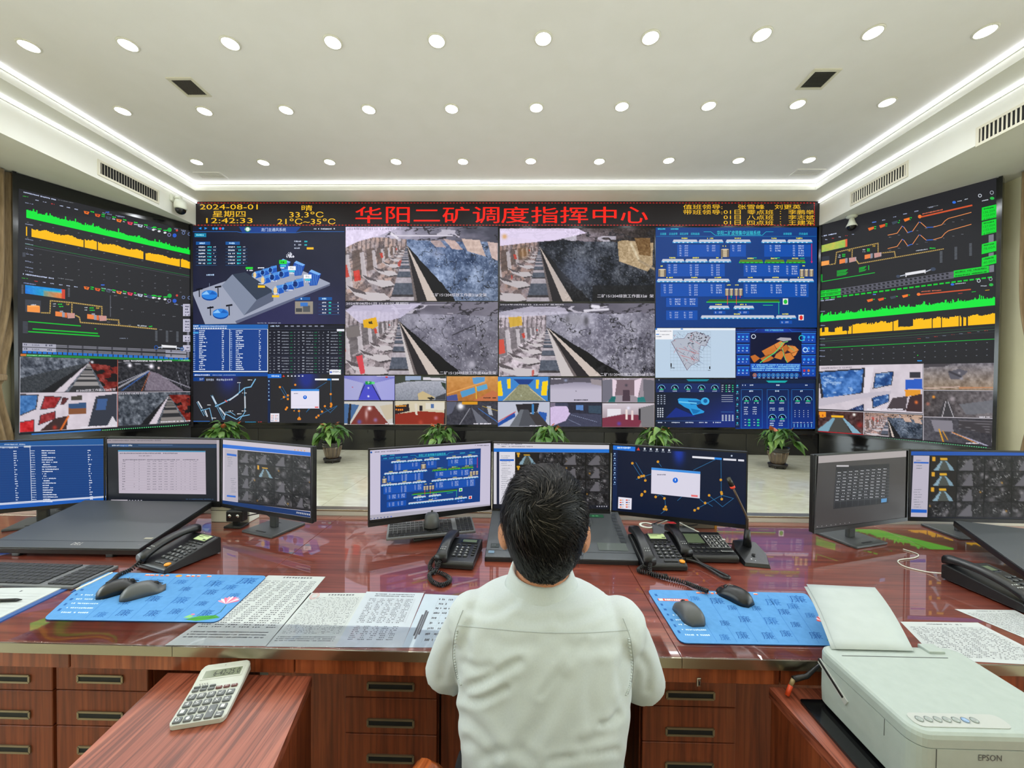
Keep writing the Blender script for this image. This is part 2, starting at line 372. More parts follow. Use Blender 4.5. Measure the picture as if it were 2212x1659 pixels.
class Print:
    """coloured flat pieces given in picture coordinates of one plane, stacked in thin layers"""
    def __init__(s, mapper, nrm, dz): s.m = mapper; s.n = np.array(nrm, float); s.dz = dz; s.V = []; s.C = []; s.F = []; s.k = 0; s.o = (0, 0); s.sc = 1.0; s.w = None
    def warp(s, src, q):
        """draw the rectangle src into the four corners q (TL,TR,BR,BL)"""
        q = np.asarray(q, float); x0, y0, x1, y1 = src
        def w(p):
            u = (p[:, :1]-x0)/(x1-x0); v = (p[:, 1:]-y0)/(y1-y0); return (q[0]*(1-u)+q[1]*u)*(1-v)+(q[3]*(1-u)+q[2]*u)*v
        s.w = w; return s
    def crop(s, x0, y0, sc): s.o = (x0, y0); s.sc = sc; return s
    def _add(s, pts, cols, faces, L):
        pts = np.asarray(pts, float)
        if s.w is not None: pts = s.w(pts)
        pts = pts/s.sc+np.array(s.o); W = s.m(pts)+s.n*(s.dz*L)
        s.V.append(W); s.C.append(np.broadcast_to(np.asarray(cols, float), (len(W), 3)))
        for f in faces: s.F.append((np.asarray(f)+s.k))
        s.k += len(W)
    def poly(s, pts, col, L=1): s._add(pts, col, [np.arange(len(pts))], L); return s
    def rect(s, x0, y0, x1, y1, col, L=1): return s.poly([(x0,y0),(x1,y0),(x1,y1),(x0,y1)], col, L)
    def quads(s, arr, col, L=1):
        """many four-cornered pieces at once: arr (n,4,2), col (3,) or (n,3)"""
        arr = np.asarray(arr, float); n = len(arr)
        if n == 0: return s
        c = np.repeat(np.broadcast_to(np.asarray(col, float), (n, 3)), 4, 0)
        s._add(arr.reshape(-1, 2), c, np.arange(4*n).reshape(n, 4), L); return s
    def line(s, pts, w, col, L=2, closed=False):
        P = np.asarray(pts, float)
        if closed: P = np.vstack([P, P[:1]])
        a, b = P[:-1], P[1:]; d = b-a; ln = np.linalg.norm(d, axis=1, keepdims=True)+1e-9; d = d/ln
        n = np.stack([-d[:, 1], d[:, 0]], 1)*w/2; e = d*w*.3
        return s.quads(np.stack([a-e+n, b+e+n, b+e-n, a-e-n], 1), col, L)
    def disc(s, x, y, r, col, L=2, n=14, ry=None):
        a = np.linspace(0, 2*np.pi, n, endpoint=False); return s.poly(np.stack([x+r*np.cos(a), y+(ry or r)*np.sin(a)], 1), col, L)
    def ring(s, x, y, r, w, col, L=2, n=18, a0=0, a1=360):
        a = np.radians(np.linspace(a0, a1, n+1)); return s.line(np.stack([x+r*np.cos(a), y-r*np.sin(a)], 1), w, col, L)
    def text(s, body, q, col, L=3):
        """q: x0,y0,x1,y1 or four corners TL,TR,BR,BL"""
        V, T = glyphs(body)
        if not hasattr(q[0], '__len__'): x0, y0, x1, y1 = q; q = [(x0,y0),(x1,y0),(x1,y1),(x0,y1)]
        q = np.asarray(q, float); u, v = V[:, :1], V[:, 1:]
        P = (q[0]*(1-u)+q[1]*u)*(1-v)+(q[3]*(1-u)+q[2]*u)*v
        s._add(P, col, T, L); return s
    def micro(s, x0, y0, x1, y1, col, L=3, seed=0, cw=None, slope=0.0, fill=.8):
        """a line of lettering too small to read: short uneven strokes"""
        r = np.random.RandomState(seed+int(abs(x0*7+y0*13))); h = y1-y0; cw = cw or h*.9; n = max(1, int((x1-x0)/cw)); out = []
        for k in range(n):
            if r.rand() > fill+.12: continue
            a = x0+(k+.08)*cw; w = cw*(.55+.35*r.rand()); t = y0+h*.22*r.rand(); b = y1-h*.22*r.rand(); d = slope*(a-x0)
            out.append([(a,t+d),(a+w,t+d+slope*w),(a+w,b+d+slope*w),(a,b+d)])
        return s.quads(out, col, L)
    def image(s, im, L=1):
        h, w = im.X.shape; i = np.arange(h*w).reshape(h, w)
        s._add(np.stack([im.X.ravel(), im.Y.ravel()], 1), np.clip(im.C, 0, 255).reshape(-1, 3), np.stack([i[:-1,:-1].ravel(), i[:-1,1:].ravel(), i[1:,1:].ravel(), i[1:,:-1].ravel()], 1), L); return s
    def build(s, name, mat, parent=None, local=False):
        V = np.concatenate(s.V)
        if parent is not None and not local: V = V-np.array(parent.location)
        C = lin(np.concatenate(s.C))
        sizes = np.array([len(f) for f in s.F]); loops = np.concatenate(s.F).astype(np.int32)
        me = bpy.data.meshes.new(name); me.vertices.add(len(V)); me.vertices.foreach_set('co', V.ravel().astype(np.float32))
        me.loops.add(len(loops)); me.loops.foreach_set('vertex_index', loops)
        me.polygons.add(len(sizes)); st = np.concatenate([[0], np.cumsum(sizes)[:-1]]).astype(np.int32)
        me.polygons.foreach_set('loop_start', st)
        me.update(calc_edges=True)
        a = me.color_attributes.new('Col', 'FLOAT_COLOR', 'POINT')
        a.data.foreach_set('color', np.concatenate([C, np.ones((len(C), 1))], 1).ravel().astype(np.float32))
        me.materials.append(MAT(mat)); return link(name, me, parent)
def plane_map(p0, n):
    p0 = np.array(p0, float); n = np.array(n, float)
    def m(P):
        d = rays(P); t = ((p0-CAMP)@n)/(d@n); return d*t[:, None]+CAMP
    return m
class Img:
    """a picture painted on a grid: X, Y are picture coordinates, C the colours"""
    def __init__(s, q, step, sc=1.0):
        if not hasattr(q[0], '__len__'): x0, y0, x1, y1 = q; q = [(x0,y0),(x1,y0),(x1,y1),(x0,y1)]
        q = np.asarray(q, float); W = max(np.linalg.norm(q[1]-q[0]), np.linalg.norm(q[2]-q[3])); H = max(np.linalg.norm(q[3]-q[0]), np.linalg.norm(q[2]-q[1]))
        s.nx = max(4, int(W/step)); s.ny = max(4, int(H/step)); u, v = np.meshgrid(np.linspace(0, 1, s.nx), np.linspace(0, 1, s.ny)); s.u, s.v = u, v; U, Vv = u[..., None], v[..., None]
        P = (q[0]*(1-U)+q[1]*U)*(1-Vv)+(q[3]*(1-U)+q[2]*U)*Vv; s.X, s.Y = P[..., 0], P[..., 1]; s.C = np.zeros(s.X.shape+(3,)); s.asp = W/H
    def fill(s, col, m=None, a=1.0):
        col = np.asarray(col, float)
        m = np.ones(s.X.shape) if m is None else m.astype(float)
        k = (m*a)[..., None]; s.C = s.C*(1-k)+col*k; return s
    def grad(s, c0, c1, t, m=None):
        t = np.clip(t, 0, 1)[..., None]; return s.fill(np.asarray(c0, float)*(1-t)+np.asarray(c1, float)*t, m)
    def inside(s, pts):                                   # unit coordinates
        P = np.asarray(pts, float); x, y = s.u, s.v; r = np.zeros(x.shape, bool); j = len(P)-1
        for i in range(len(P)):
            xi, yi = P[i]; xj, yj = P[j]
            c = ((yi > y) != (yj > y)) & (x < (xj-xi)*(y-yi)/(yj-yi+1e-12)+xi); r ^= c; j = i
        return r
    def poly(s, pts, col, a=1.0): return s.fill(col, s.inside(pts), a)
    def line(s, p, q, w, col, a=1.0):
        p = np.array(p, float); q = np.array(q, float); d = q-p; asp = s.asp
        dx, dy = d[0]*asp, d[1]; L2 = dx*dx+dy*dy+1e-9; t = np.clip((((s.u-p[0])*asp)*dx+(s.v-p[1])*dy)/L2, 0, 1)
        D = np.hypot((s.u-p[0])*asp-t*dx, (s.v-p[1])-t*dy); return s.fill(col, np.clip((w-D)/w*2, 0, 1), a)
    def grain(s, amp, f=20.0, seed=0, m=None, o=4, tint=(1,1,1)):
        n = (fbm(s.u*s.asp*f, s.v*f, seed, o)-.5)*2*amp; n = n if m is None else n*m
        s.C = s.C+n[..., None]*np.array(tint, float); return s
    def blob(s, x, y, r, col, a=1.0, ry=None):
        D = np.hypot((s.u-x)*s.asp/r, (s.v-y)/(ry or r)); return s.fill(col, np.clip(1.3-D, 0, 1)**2, a)

def mine(q, step, vp, pl, rail, dark, roofc, leftc, coalc, seed=0, roof=.25, coal_amp=70, panel=None, tilt=0.0, red=0.0, bright=1.0):
    """coal face camera: shields and chute plates left of the vanishing point, spill plates, dark gap, coal wall"""
    im = Img(q, step); u, v = im.u, im.v; vx, vy = vp; t = np.clip((v-vy)/(1-vy), 0.001, 1)
    at = lambda b: vx+(b-vx)*t                                 # ray from the vanishing point to bottom position b
    im.fill(coalc); im.grain(coal_amp*1.1, 5, seed, o=3); im.grain(coal_amp*.5, 16, seed+2, o=3); im.grain(coal_amp*.45, 44, seed+3, o=2)
    im.C *= (1.15-.5*np.abs(u-.62)-.25*(v-.5))[..., None]
    sp = fbm(u*im.asp*60, v*60, seed+9, 2); im.fill(np.array(coalc)+80, (sp > .74) & (u > vx), .6)
    cr = np.abs(fbm(u*im.asp*5+v*2, v*5-u*3, seed+5, 4)-.5); im.fill(np.array(coalc)*.3, cr < .012, .8)
    below = v > vy
    left = (u < at(pl[0])) & below
    f1 = fbm(u*im.asp*9, v*9, seed+11, 4); f2 = fbm(u*im.asp*22, v*22, seed+12, 3)
    lm = (u < at(pl[0])) & (v > vy*.5); im.grad(leftc[0], leftc[1], (f1-.3)*2.2, lm); col = .5+.5*np.sin((u-vx)/np.maximum(t, .12)*26+v*5+3*f1)
    im.fill((70,62,66), lm & (col > .72), .5); im.fill((56,50,54), lm & (f2 < .36), .5); im.fill((214,206,214), left & (f2 > .70), .4); im.grain(22, 34, seed+13, lm, 3)
    for k in range(9):                                        # shields receding to the vanishing point: column, foot, ram
        s_ = .74**k; bx = vx+(pl[0]-vx)*s_; by = vy+(1-vy)*s_; w = .30*s_; h = .34*s_
        if k < 8:
            im.poly([(bx-w*1.25,by-h*1.9),(bx-w*.95,by-h*2.0),(bx-w*.85,by-h*.5),(bx-w*1.2,by-h*.3)], tuple(np.array(leftc[0])*.5), .75); im.poly([(bx-w*1.02,by-h*1.8),(bx-w*.9,by-h*1.85),(bx-w*.8,by-h*.5),(bx-w*.95,by-h*.45)], (204,196,202), .8)
            im.poly([(bx-w*.95,by-h*.62),(bx-w*.55,by-h*.35),(bx-w*.12,by-h*.30),(bx+w*.02,by-h*.06),(bx-w*.35,by+h*.06),(bx-w*.75,by-h*.2)], (198,190,194)); im.poly([(bx-w*.95,by-h*.62),(bx-w*.55,by-h*.35),(bx-w*.5,by-h*.24),(bx-w*.8,by-h*.36)], (90,82,86)); im.poly([(bx-w*.35,by+h*.06),(bx+w*.02,by-h*.06),(bx+w*.02,by+h*.02),(bx-w*.33,by+h*.14)], (70,64,68))
            if k % 3 == 1: im.poly([(bx-w*1.6,by-h*1.1),(bx-w*1.4,by-h*1.15),(bx-w*1.32,by-h*.5),(bx-w*1.5,by-h*.45)], (190,70,60))
    im.fill((188,70,62), left & (fbm(u*im.asp*6, v*3, seed+21, 2) > .83-red), .8)
    pm = below & (u >= at(pl[0])) & (u < at(pl[1])); z = 1.0/np.maximum(t, .03); st = (np.floor(z*2.6+seed*.3) % 2 == 0) if True else 0
    ph = (z*1.6+.2) % 1.0
    im.fill((176,168,176), pm); im.fill((84,90,104), pm & (ph < .55)); im.fill((60,56,60), pm & (ph > .92)); im.grain(26, 40, seed+14, pm)
    im.fill((198,190,190), below & (u >= at(pl[1])) & (u < at(rail[0]))); im.fill((110,100,100), below & (u >= at(rail[0]-.02)) & (u < at(rail[0])))
    im.fill((40,36,40), below & (u >= at(rail[0])) & (u < at((rail[0]+rail[1])/2))); im.fill((200,186,178), below & (u >= at((rail[0]+rail[1])/2)) & (u < at(rail[1])))
    im.fill((20,19,22), below & (u >= at(rail[1])) & (u < at(dark+.06*fbm(v*8, v*3, seed+6))))
    rf = v < roof*(.55+.45*u)+.10*(fbm(u*4, v*2, seed+8)-.5)
    im.grad(roofc[0], roofc[1], u*1.1+.5*(fbm(u*im.asp*6, v*14, seed+15)-.5), rf); im.fill((36,34,40), rf & (np.abs(fbm(u*im.asp*4, v*11+u*3, seed+16)-.5) < .035), .8)
    im.fill((196,190,204), (v > .04) & (v < roof*.8) & (u > .3) & (u < .75) & (np.abs(fbm(u*5, v*9, seed+18, 2)-.5) < .03), .9)
    for (pts, c) in panel or []:
        m = im.inside(pts); im.fill(c, m); im.grain(28, 30, seed+20, m)
    im.C *= bright
    return im

# ------------------------------------------------------------------ centre video wall
NRM = np.array([0, -1.0, 0])
wall_map = plane_map((0, YW-.03, 0), NRM)
WL, WR = -6.84, 6.01
vw = thing('video_wall', 'huge centre video wall of mine camera pictures and blue system panels', 'video wall', (0, YW, 0))
b = MB(); b.bb(WL, WR, -.03, .1, .49, 4.6); b.build('screen_body', 'screen_base', vw)
b = MB(); b.bb(WL, WR, -.06, .1, .44, .49); b.bb(WL-.03, WL, -.06, .1, .44, 4.6); b.bb(WR, WR+.03, -.06, .1, .44, 4.6); b.build('frame', 'bezel', vw)
PW = lambda: Print(wall_map, NRM, .0012)
bn = thing('led_banner', 'black LED banner with red Chinese title and yellow date and names', 'LED sign', (0, YW, 0))
MB().bb(WL-.03, WR+.03, -.03, .1, 4.603, 5.098).build('sign_body', 'screen_base', bn)
b = MB(); b.bb(WL-.03, WR+.03, -.05, -.03, 5.085, 5.098); b.bb(WL-.03, WL-.0, -.05, -.03, 4.603, 5.085); b.bb(WR, WR+.03, -.05, -.03, 4.603, 5.085); b.build('frame', 'bezel', bn)
P = PW()
P.crop(410, 420, 3.253).poly([(12,50),(4420,48),(4420,220),(10,226)], (34,30,30), .5)
dash = []
for k in range(190):
    x = 32+k*23.0
    if x < 4380: dash += [[(x,58),(x+13,58),(x+13,62.5),(x,62.5)], [(x,214),(x+13,214),(x+13,218.5),(x,218.5)]]
for k in range(11):
    y = 62+k*14.5; dash += [[(28,y),(33,y),(33,y+9),(28,y+9)], [(4386,y),(4391,y),(4391,y+9),(4386,y+9)]]
P.quads(dash, (214,46,40), 1)
YEL = (250,196,38); RED = (255,34,20)
P.text('2024-08-01', (72,70,478,106), YEL).text('星期四', (160,116,392,160), YEL).text('12:42:33', (116,166,442,202), YEL)
P.text('晴', (786,76,862,116), YEL).text('33.3℃', (700,122,940,162), YEL).text('21℃~35℃', (616,170,1024,210), YEL)
P.crop(740, 420, 3.253)
tx = [(90,275),(305,470),(500,682),(702,890),(915,1100)]
for ch, (a, c) in zip('华阳二矿调', tx):
    P.text(ch, (a, 88 if ch != '二' else 108, c, 202 if ch != '二' else 190), RED)
P.crop(1070, 420, 3.254)
for ch, (a, c) in zip('度指挥中心', [(42,235),(252,440),(455,650),(684,850),(880,1070)]): P.text(ch, (a,88,c,202), RED)
for ch, (a, c) in zip('度指挥中心', [(42,235),(252,440),(455,650),(684,850),(880,1070)]): P.text(ch, (a+2.2,87,c+2.2,201), RED, 2.6)
P.crop(740, 420, 3.253)
for ch, (a, c) in zip('华阳二矿调', tx): P.text(ch, (a+2.2, 87 if ch != '二' else 107, c+2.2, 201 if ch != '二' else 189), RED, 2.6)
P.crop(1410, 420, 3.192)
P.text('值班领导:', (210,70,480,103), YEL).text('张雪峰', (588,70,770,103), YEL).text('刘更英', (840,70,1020,103), YEL)
P.text('带班领导:', (210,107,480,139), YEL)
for y, sh, nm in ((107,'零点班','李鹏举'), (143,'八点班','李志斌'), (179,'四点班','王建军')):
    P.text('01日', (488,y,606,y+30), YEL).text(sh, (650,y,832,y+32), YEL).text(':', (876,y+8,884,y+28), YEL).text(nm, (934,y,1112,y+32), YEL)
P.build('lettering', 'led_screen', bn)

# --- left block: ventilation system, tables, route maps
P = PW().crop(410, 420, 3.253)
im = Img((18,225,1092,912), 9); im.grad((30,33,52), (38,41,66), im.v); im.blob(.62, .95, .9, (52,50,98), .6, .5); im.grain(5, 5, 3); P.image(im, 1)
P.poly([(345,228),(780,228),(745,268),(370,268)], (20,62,140), 2); P.line([(20,262),(330,262),(370,270),(745,270),(790,262),(1085,262)], 3, (40,110,200), 3)
P.text('龙门主通风系统', (502,236,676,260), (214,232,255)); P.disc(408,245,22,(226,238,232),3,ry=14); P.ring(408,245,17,5,(24,140,70),4)
P.micro(862,237,1026,248,(214,220,235))
for x in (62,104): P.poly([(x,238),(x+20,230),(x+20,248)] if x == 62 else [(x+20,238),(x,230),(x,248)], (40,150,240), 2)
for x, c in ((158,(40,150,240)),(180,(60,170,230)),(206,(220,50,90)),(226,(60,150,230))): P.disc(x+8,240,9,c,2,8)
P.rect(34,272,116,300,(28,130,170),2).micro(46,280,104,292,(150,230,245))
for x0, x1 in ((44,190),(252,404)):
    P.rect(x0,332,x0+100,354,(26,88,160),2).micro(x0+24,337,x0+74,349,(190,225,255))
    for k in range(6):
        y = 364+k*23; P.micro(x0+18,y,x0+72,y+11,(206,214,230)).micro(x0+80,y,x0+118,y+11,(40,210,214)).micro(x0+122,y,x0+142,y+10,(170,180,200)); P.line([(x0,y+19),(x1,y+19)], 1.6, (44,110,170))
for k in range(3): P.micro(734,325+k*24,784,336+k*24,(190,200,220)); P.micro(806,326+k*24,838,338+k*24,(40,210,214)) if k < 2 else P.rect(822,372,870,387,(244,190,40),2)
# isometric plant
P.poly([(18,690),(250,610),(640,540),(800,540),(985,622),(985,640),(330,908),(108,912)], (158,164,184), 2)
P.poly([(330,908),(985,640),(985,628),(320,890)], (96,102,128), 3)
P.poly([(225,640),(300,562),(390,546),(590,680),(585,745),(382,850)], (76,86,106), 3).poly([(225,640),(300,562),(470,742),(382,850)], (128,138,160), 3.5).poly([(300,562),(390,546),(590,680),(470,742)], (54,64,82), 3.5).poly([(470,742),(590,680),(588,748),(382,850)], (92,100,122), 3.6)
P.micro(118,560,180,572,(190,220,255),5)
for (x, y) in ((140,705),(218,835)):
    P.disc(x,y+8,56,(20,70,150),4,20,34).disc(x,y,56,(48,130,220),5,20,32); P.poly([(x-56,y),(x-20,y-26),(x,y-2)], (140,196,246), 6).poly([(x+56,y),(x+20,y-26),(x,y-2)], (30,96,186), 6)
    for s_ in (-1,1): P.line([(x+s_*66-6,y-46),(x+s_*66-4,y+14)], 7, (22,26,40), 7); P.line([(x+s_*66-24,y-44+s_*-8),(x+s_*66+14,y-50+s_*-8)], 12, (20,22,34), 7)
    P.line([(x,y-36),(x,y-80)], 2, (150,170,200), 6)
def fan(x, y, w, n):
    for k in range(n):
        cx = x+k*w*.62; cy = y-k*w*.2; P.poly([(cx-w*.2,cy-w*.24),(cx+w*.3,cy-w*.36),(cx+w*.34,cy+w*.16),(cx-w*.14,cy+w*.3)], (28,92,196), 4).poly([(cx-w*.2,cy-w*.24),(cx+w*.3,cy-w*.36),(cx+w*.32,cy-w*.18),(cx-w*.18,cy-w*.04)], (84,158,240), 4.5)
        P.disc(cx-w*.2,cy+w*.03,w*.12,(12,44,110) if k else (236,206,150),5,14,w*.27); P.ring(cx-w*.2,cy+w*.03,w*.2,3,(120,180,240),5.5)
        P.quads([[(cx+q*w*.09,cy-w*.34),(cx+q*w*.09+2,cy-w*.34),(cx+q*w*.09+5,cy+w*.18),(cx+q*w*.09+3,cy+w*.18)] for q in range(-1, 3)], (16,60,150), 5)
    ex = x+n*w*.62; ey = y-n*w*.2
    P.poly([(ex-w*.1,ey-w*.1),(ex+w*.05,ey-w*.55),(ex+w*.8,ey-w*.42),(ex+w*.55,ey+w*.3),(ex+w*.1,ey+w*.34)], (22,74,170), 4).poly([(ex+w*.05,ey-w*.55),(ex+w*.2,ey-w*.68),(ex+w*.8,ey-w*.42),(ex+w*.66,ey-w*.32)], (120,176,240), 5)
    P.quads([[(ex+w*.1+q*w*.12,ey-w*.42),(ex+w*.13+q*w*.12,ey-w*.42),(ex+w*.11+q*w*.1,ey+w*.28),(ex+w*.08+q*w*.1,ey+w*.28)] for q in range(5)], (90,150,226), 5)
fan(475,565,88,3); fan(535,600,104,3); fan(625,672,112,3)
for k in range(60):
    r_ = np.random.RandomState(k); P.disc(708+r_.randn()*14,444-abs(r_.randn())*16,3.2,(226,228,240),6,6)
P.rect(630,462,684,490,(40,220,60),7).micro(640,470,674,484,(10,90,20),8); P.rect(395,511,445,526,(40,220,60),7); P.rect(480,640,530,656,(246,196,40),7).rect(580,708,630,724,(246,196,40),7)
for x, y in ((692,505),(802,564)): P.rect(x,y,x+54,y+28,(244,246,250),7).text('停止', (x+13,y+7,x+40,y+21), (60,60,80), 8)
for x, y in ((638,496),(700,534),(812,594)): P.rect(x,y,x+38,y+13,(60,196,220),7).micro(x,y+16,x+38,y+26,(226,230,240),8)
for x, y in ((480,512),(570,604),(680,668),(484,624),(402,530),(584,694)): P.micro(x,y,x+48,y+10,(226,230,240),8)
P.rect(740,722,846,744,(26,88,160),3).micro(758,727,796,739,(190,225,255),4).rect(905,722,1000,744,(26,88,160),3).micro(930,727,972,739,(190,225,255),4)
P.rect(740,752,866,840,(150,142,130),3).rect(746,800,790,826,(70,72,76),4).rect(796,782,846,826,(86,88,92),4).rect(778,760,830,786,(60,120,200),4).rect(866,756,896,840,(46,52,80),3)
for k in range(4): P.micro(930,755+k*24,962,766+k*24,(206,214,230)).micro(976,755+k*24,1004,766+k*24,(40,210,190)).micro(1038,755+k*24,1050,766+k*24,(190,200,220)); P.line([(905,772+k*24),(1052,772+k*24)], 1.6, (44,110,170))
P.micro(476,900,640,907,(150,158,180))
# data table
P.rect(18,914,550,1248,(214,222,236),1).rect(18,914,550,946,(34,98,176),2).rect(24,948,545,1240,(28,66,140),2).rect(279,948,283,1240,(200,212,230),3)
P.micro(26,920,64,930,(240,244,250)).micro(76,922,270,930,(200,216,240)); P.quads([[(26+k*17,936),(38+k*17,936),(38+k*17,945),(26+k*17,945)] for k in range(14)], (206,214,226), 3)
for k in range(21):
    y = 955+k*13.5; r_ = np.random.RandomState(k)
    P.micro(26,y,42,y+7,(170,194,232)).micro(66,y,88+40*r_.rand(),y+8,(232,240,252)).micro(226,y,242,y+8,(232,240,252)).micro(286,y,300,y+7,(170,194,232)).micro(324,y,346+46*r_.rand(),y+8,(232,240,252)).micro(486,y,496+10*r_.rand(),y+8,(232,240,252))
P.rect(24,966,62,978,(70,160,220),3)
im = Img((555,918,1086,1262), 14); im.grad((26,28,40), (34,36,52), im.v); P.image(im, 1); P.rect(560,920,1086,938,(30,32,46),2)
P.micro(568,920,634,930,(200,220,250)); P.quads([[(668+k*42,922),(690+k*42,922),(690+k*42,929),(668+k*42,929)] for k in range(7)], (150,156,176), 3); P.rect(1034,946,1086,962,(226,228,236),3)
for blk in range(3):
    X = 560+blk*172
    for k in range(14):
        y = 966+k*21 if k < 8 else 1146+(k-8)*20
        P.micro(X,y,X+14,y+6,(150,156,170),3,blk).micro(X+28,y,X+46,y+7,(150,156,170)).micro(X+58,y-4,X+82,y+5,(170,176,190),3,k).micro(X+86,y,X+140,y+7,(150,156,170),3,k).micro(X+144,y,X+164,y+7,(40,130,90))
for y in (948,1138): P.line([(560,y),(1084,y)], 1.5, (70,76,100))
P.rect(982,1232,1062,1266,(238,238,244),3).disc(992,1249,7,(50,90,200),4).micro(1004,1242,1054,1249,(120,124,140),4)
im = Img((16,1262,550,1600), 10); im.fill((40,40,46)); im.blob(.48, .05, .3, (36,50,140), .7, .5); P.image(im, 1); P.rect(16,1252,548,1278,(22,70,150),1.5); P.micro(34,1264,150,1274,(220,230,250)); P.micro(160,1266,330,1273,(150,170,210)); P.rect(20,1284,104,1312,(20,60,130),2); P.text('517', (70,1292,96,1306), (230,236,250)); P.micro(116,1294,310,1310,(150,158,180))
net = lambda pts, w=5, c=(120,176,214): P.line(pts, w, c, 3)
for o_, (a, c) in ((0,((60,1456),(112,1552))),(14,((50,1460),(100,1556))),(0,((160,1410),(246,1580))),(16,((150,1412),(236,1584)))): net([a, c], 3)
net([(180,1490),(240,1462),(300,1430),(340,1400),(386,1360),(430,1352),(462,1298)], 8); net([(386,1360),(388,1530)], 4); net([(78,1520),(140,1502),(160,1586)]); net([(240,1580),(250,1540),(330,1580),(360,1560),(420,1548)], 6); net([(350,1330),(348,1396)], 3); net([(388,1530),(350,1586)], 5); net([(250,1530),(290,1530),(320,1552)], 4)
for a, c in (((60,1456),(86,1500)),((160,1420),(186,1470)),((212,1500),(250,1550)),((280,1446),(340,1404)),((388,1420),(390,1500)),((110,1520),(124,1560))): P.line([a, c], 9, (196,204,214), 4)
for x, y in ((340,1325),(414,1306),(375,1398),(372,1524),(280,1524),(130,1482),(160,1574),(340,1544)): P.micro(x-6,y-6,x+30,y+1,(220,224,230),5)
P.line([(250,1448),(262,1456)], 8, (210,90,90), 5); P.line([(16,1594),(140,1594)], 4, (40,110,200)).micro(390,1596,470,1602,(40,150,200)).micro(482,1595,512,1602,(220,60,60))
im = Img((551,1262,1086,1606), 10); im.fill((42,42,46)); im.blob(.5, .05, .3, (34,52,160), .75, .5); P.image(im, 1); P.rect(548,1262,644,1290,(30,110,210),2); P.micro(564,1270,636,1282,(200,226,250)); P.poly([(652,1282),(660,1268),(668,1282)], (220,60,50), 2)
for x in (686,712,736,762,788): P.rect(x,1271,x+10,1281,(190,196,210),2)
P.rect(548,1290,566,1606,(26,40,74),2)
for k in range(7): P.micro(552,1306+k*26,562,1318+k*26,(150,190,230))
P.rect(880,1294,966,1306,(236,238,242),3).rect(966,1294,994,1306,(40,130,220),3).rect(998,1294,1048,1306,(226,228,234),3)
for pts in ([(634,1355),(680,1430)],[(650,1350),(692,1425)],[(640,1440),(700,1412)],[(992,1300),(992,1500)],[(880,1370),(960,1320)],[(890,1560),(1035,1485)],[(990,1530),(1036,1486)],[(950,1500),(990,1535)],[(770,1500),(770,1575)],[(735,1520),(745,1500),(770,1510)],[(820,1528),(850,1500)],[(840,1500),(820,1530)],[(884,1470),(930,1525)]): P.line(pts, 4, (44,96,140), 3)
for x, y in ((634,1354),(742,1338),(690,1412),(662,1424),(690,1438),(676,1510),(684,1498),(991,1403),(993,1470),(996,1478),(992,1490),(930,1526),(905,1554),(890,1567),(770,1570),(764,1578),(775,1578),(950,1488),(734,1520),(768,1522)): P.disc(x,y,8 if y != 1520 else 5,(226,136,40),4,10)
def dialog(P, x0, y0, x1, y1, L=5):
    h = y1-y0; P.rect(x0,y0,x1,y1,(226,222,238),L).rect(x0,y0,x1,y0+h*.1,(60,140,220),L+1).disc((x0+x1)/2,y0+h*.42,h*.1,(26,104,214),L+1,14).rect((x0+x1)/2-h*.016,y0+h*.36,(x0+x1)/2+h*.016,y0+h*.44,(240,244,250),L+2).rect(x1-h*.22,y1-h*.1,x1-h*.04,y1-h*.03,(226,96,96),L+1).line([(x0,y1-h*.16),(x1,y1-h*.16)],1,(200,198,214),L+1).micro(x0+h*.15,y0+h*.2,x0+h*.4,y0+h*.25,(120,120,140),L+1)
dialog(P, 712, 1368, 910, 1504)
def legend(P, x0, y0, x1, y1, L=5):
    P.rect(x0,y0,x1,y1,(232,228,238),L); w = x1-x0; h = y1-y0
    for i in range(2):
        for j in range(4):
            xx = x0+w*(.12+.45*i); yy = y0+h*(.2+.2*j); P.rect(xx,yy,xx+w*.1,yy+h*.1,[(230,130,50),(220,80,50),(200,120,90),(40,60,120)][(i+j) % 4],L+1).micro(xx+w*.16,yy,xx+w*.34,yy+h*.09,(90,90,100),L+1)
legend(P, 568, 1538, 630, 1598)
P.build('system_panels', 'led_screen', vw)

# --- camera pictures
CAP = (226,222,232)
P = PW().crop(740, 420, 3.253); st = 4.2
im = mine((22,228,1092,748), st, (.40,.24), (.29,.45), (.47,.60), .70, ((232,222,246),(70,70,84)), ((188,160,150),(150,140,146)), (96,112,142), 1, .24, 70,
     [([(.64,.16),(.72,.19),(.77,.31),(.70,.30)],(196,170,164)), ([(.76,.16),(.88,.18),(.92,.40),(.80,.33)],(200,176,166)), ([(.93,.20),(1,.22),(1,.46),(.96,.42)],(196,172,166)), ([(.55,.19),(.62,.18),(.66,.28),(.59,.27)],(176,156,156)), ([(0,.0),(.36,.0),(.22,.12),(.08,.2),(0,.28)],(228,216,242)), ([(.05,.6),(.09,.58),(.1,.72),(.06,.74)],(206,66,58))])
im.blob(.42, .10, .08, (190,186,206), .6); im.line((.30,.12),(.70,.12), .012, (214,208,222)); im.line((.3,.09),(.34,.15), .02, (226,220,232)); im.blob(.60, .36, .14, (150,158,186), .5, .1); P.image(im, 2)
P.text('2024年08月01日 12:49:07 星期四', (30,232,468,252), (128,122,140), 4)
P.text('二矿151204综放工作面21#支架', (622,694,1012,718), CAP, 4)
im = mine((20,755,1092,1266), st, (.35,.26), (.28,.42), (.47,.62), .74, ((70,66,80),(120,116,130)), ((202,190,196),(140,128,132)), (112,110,124), 5, .20, 34)
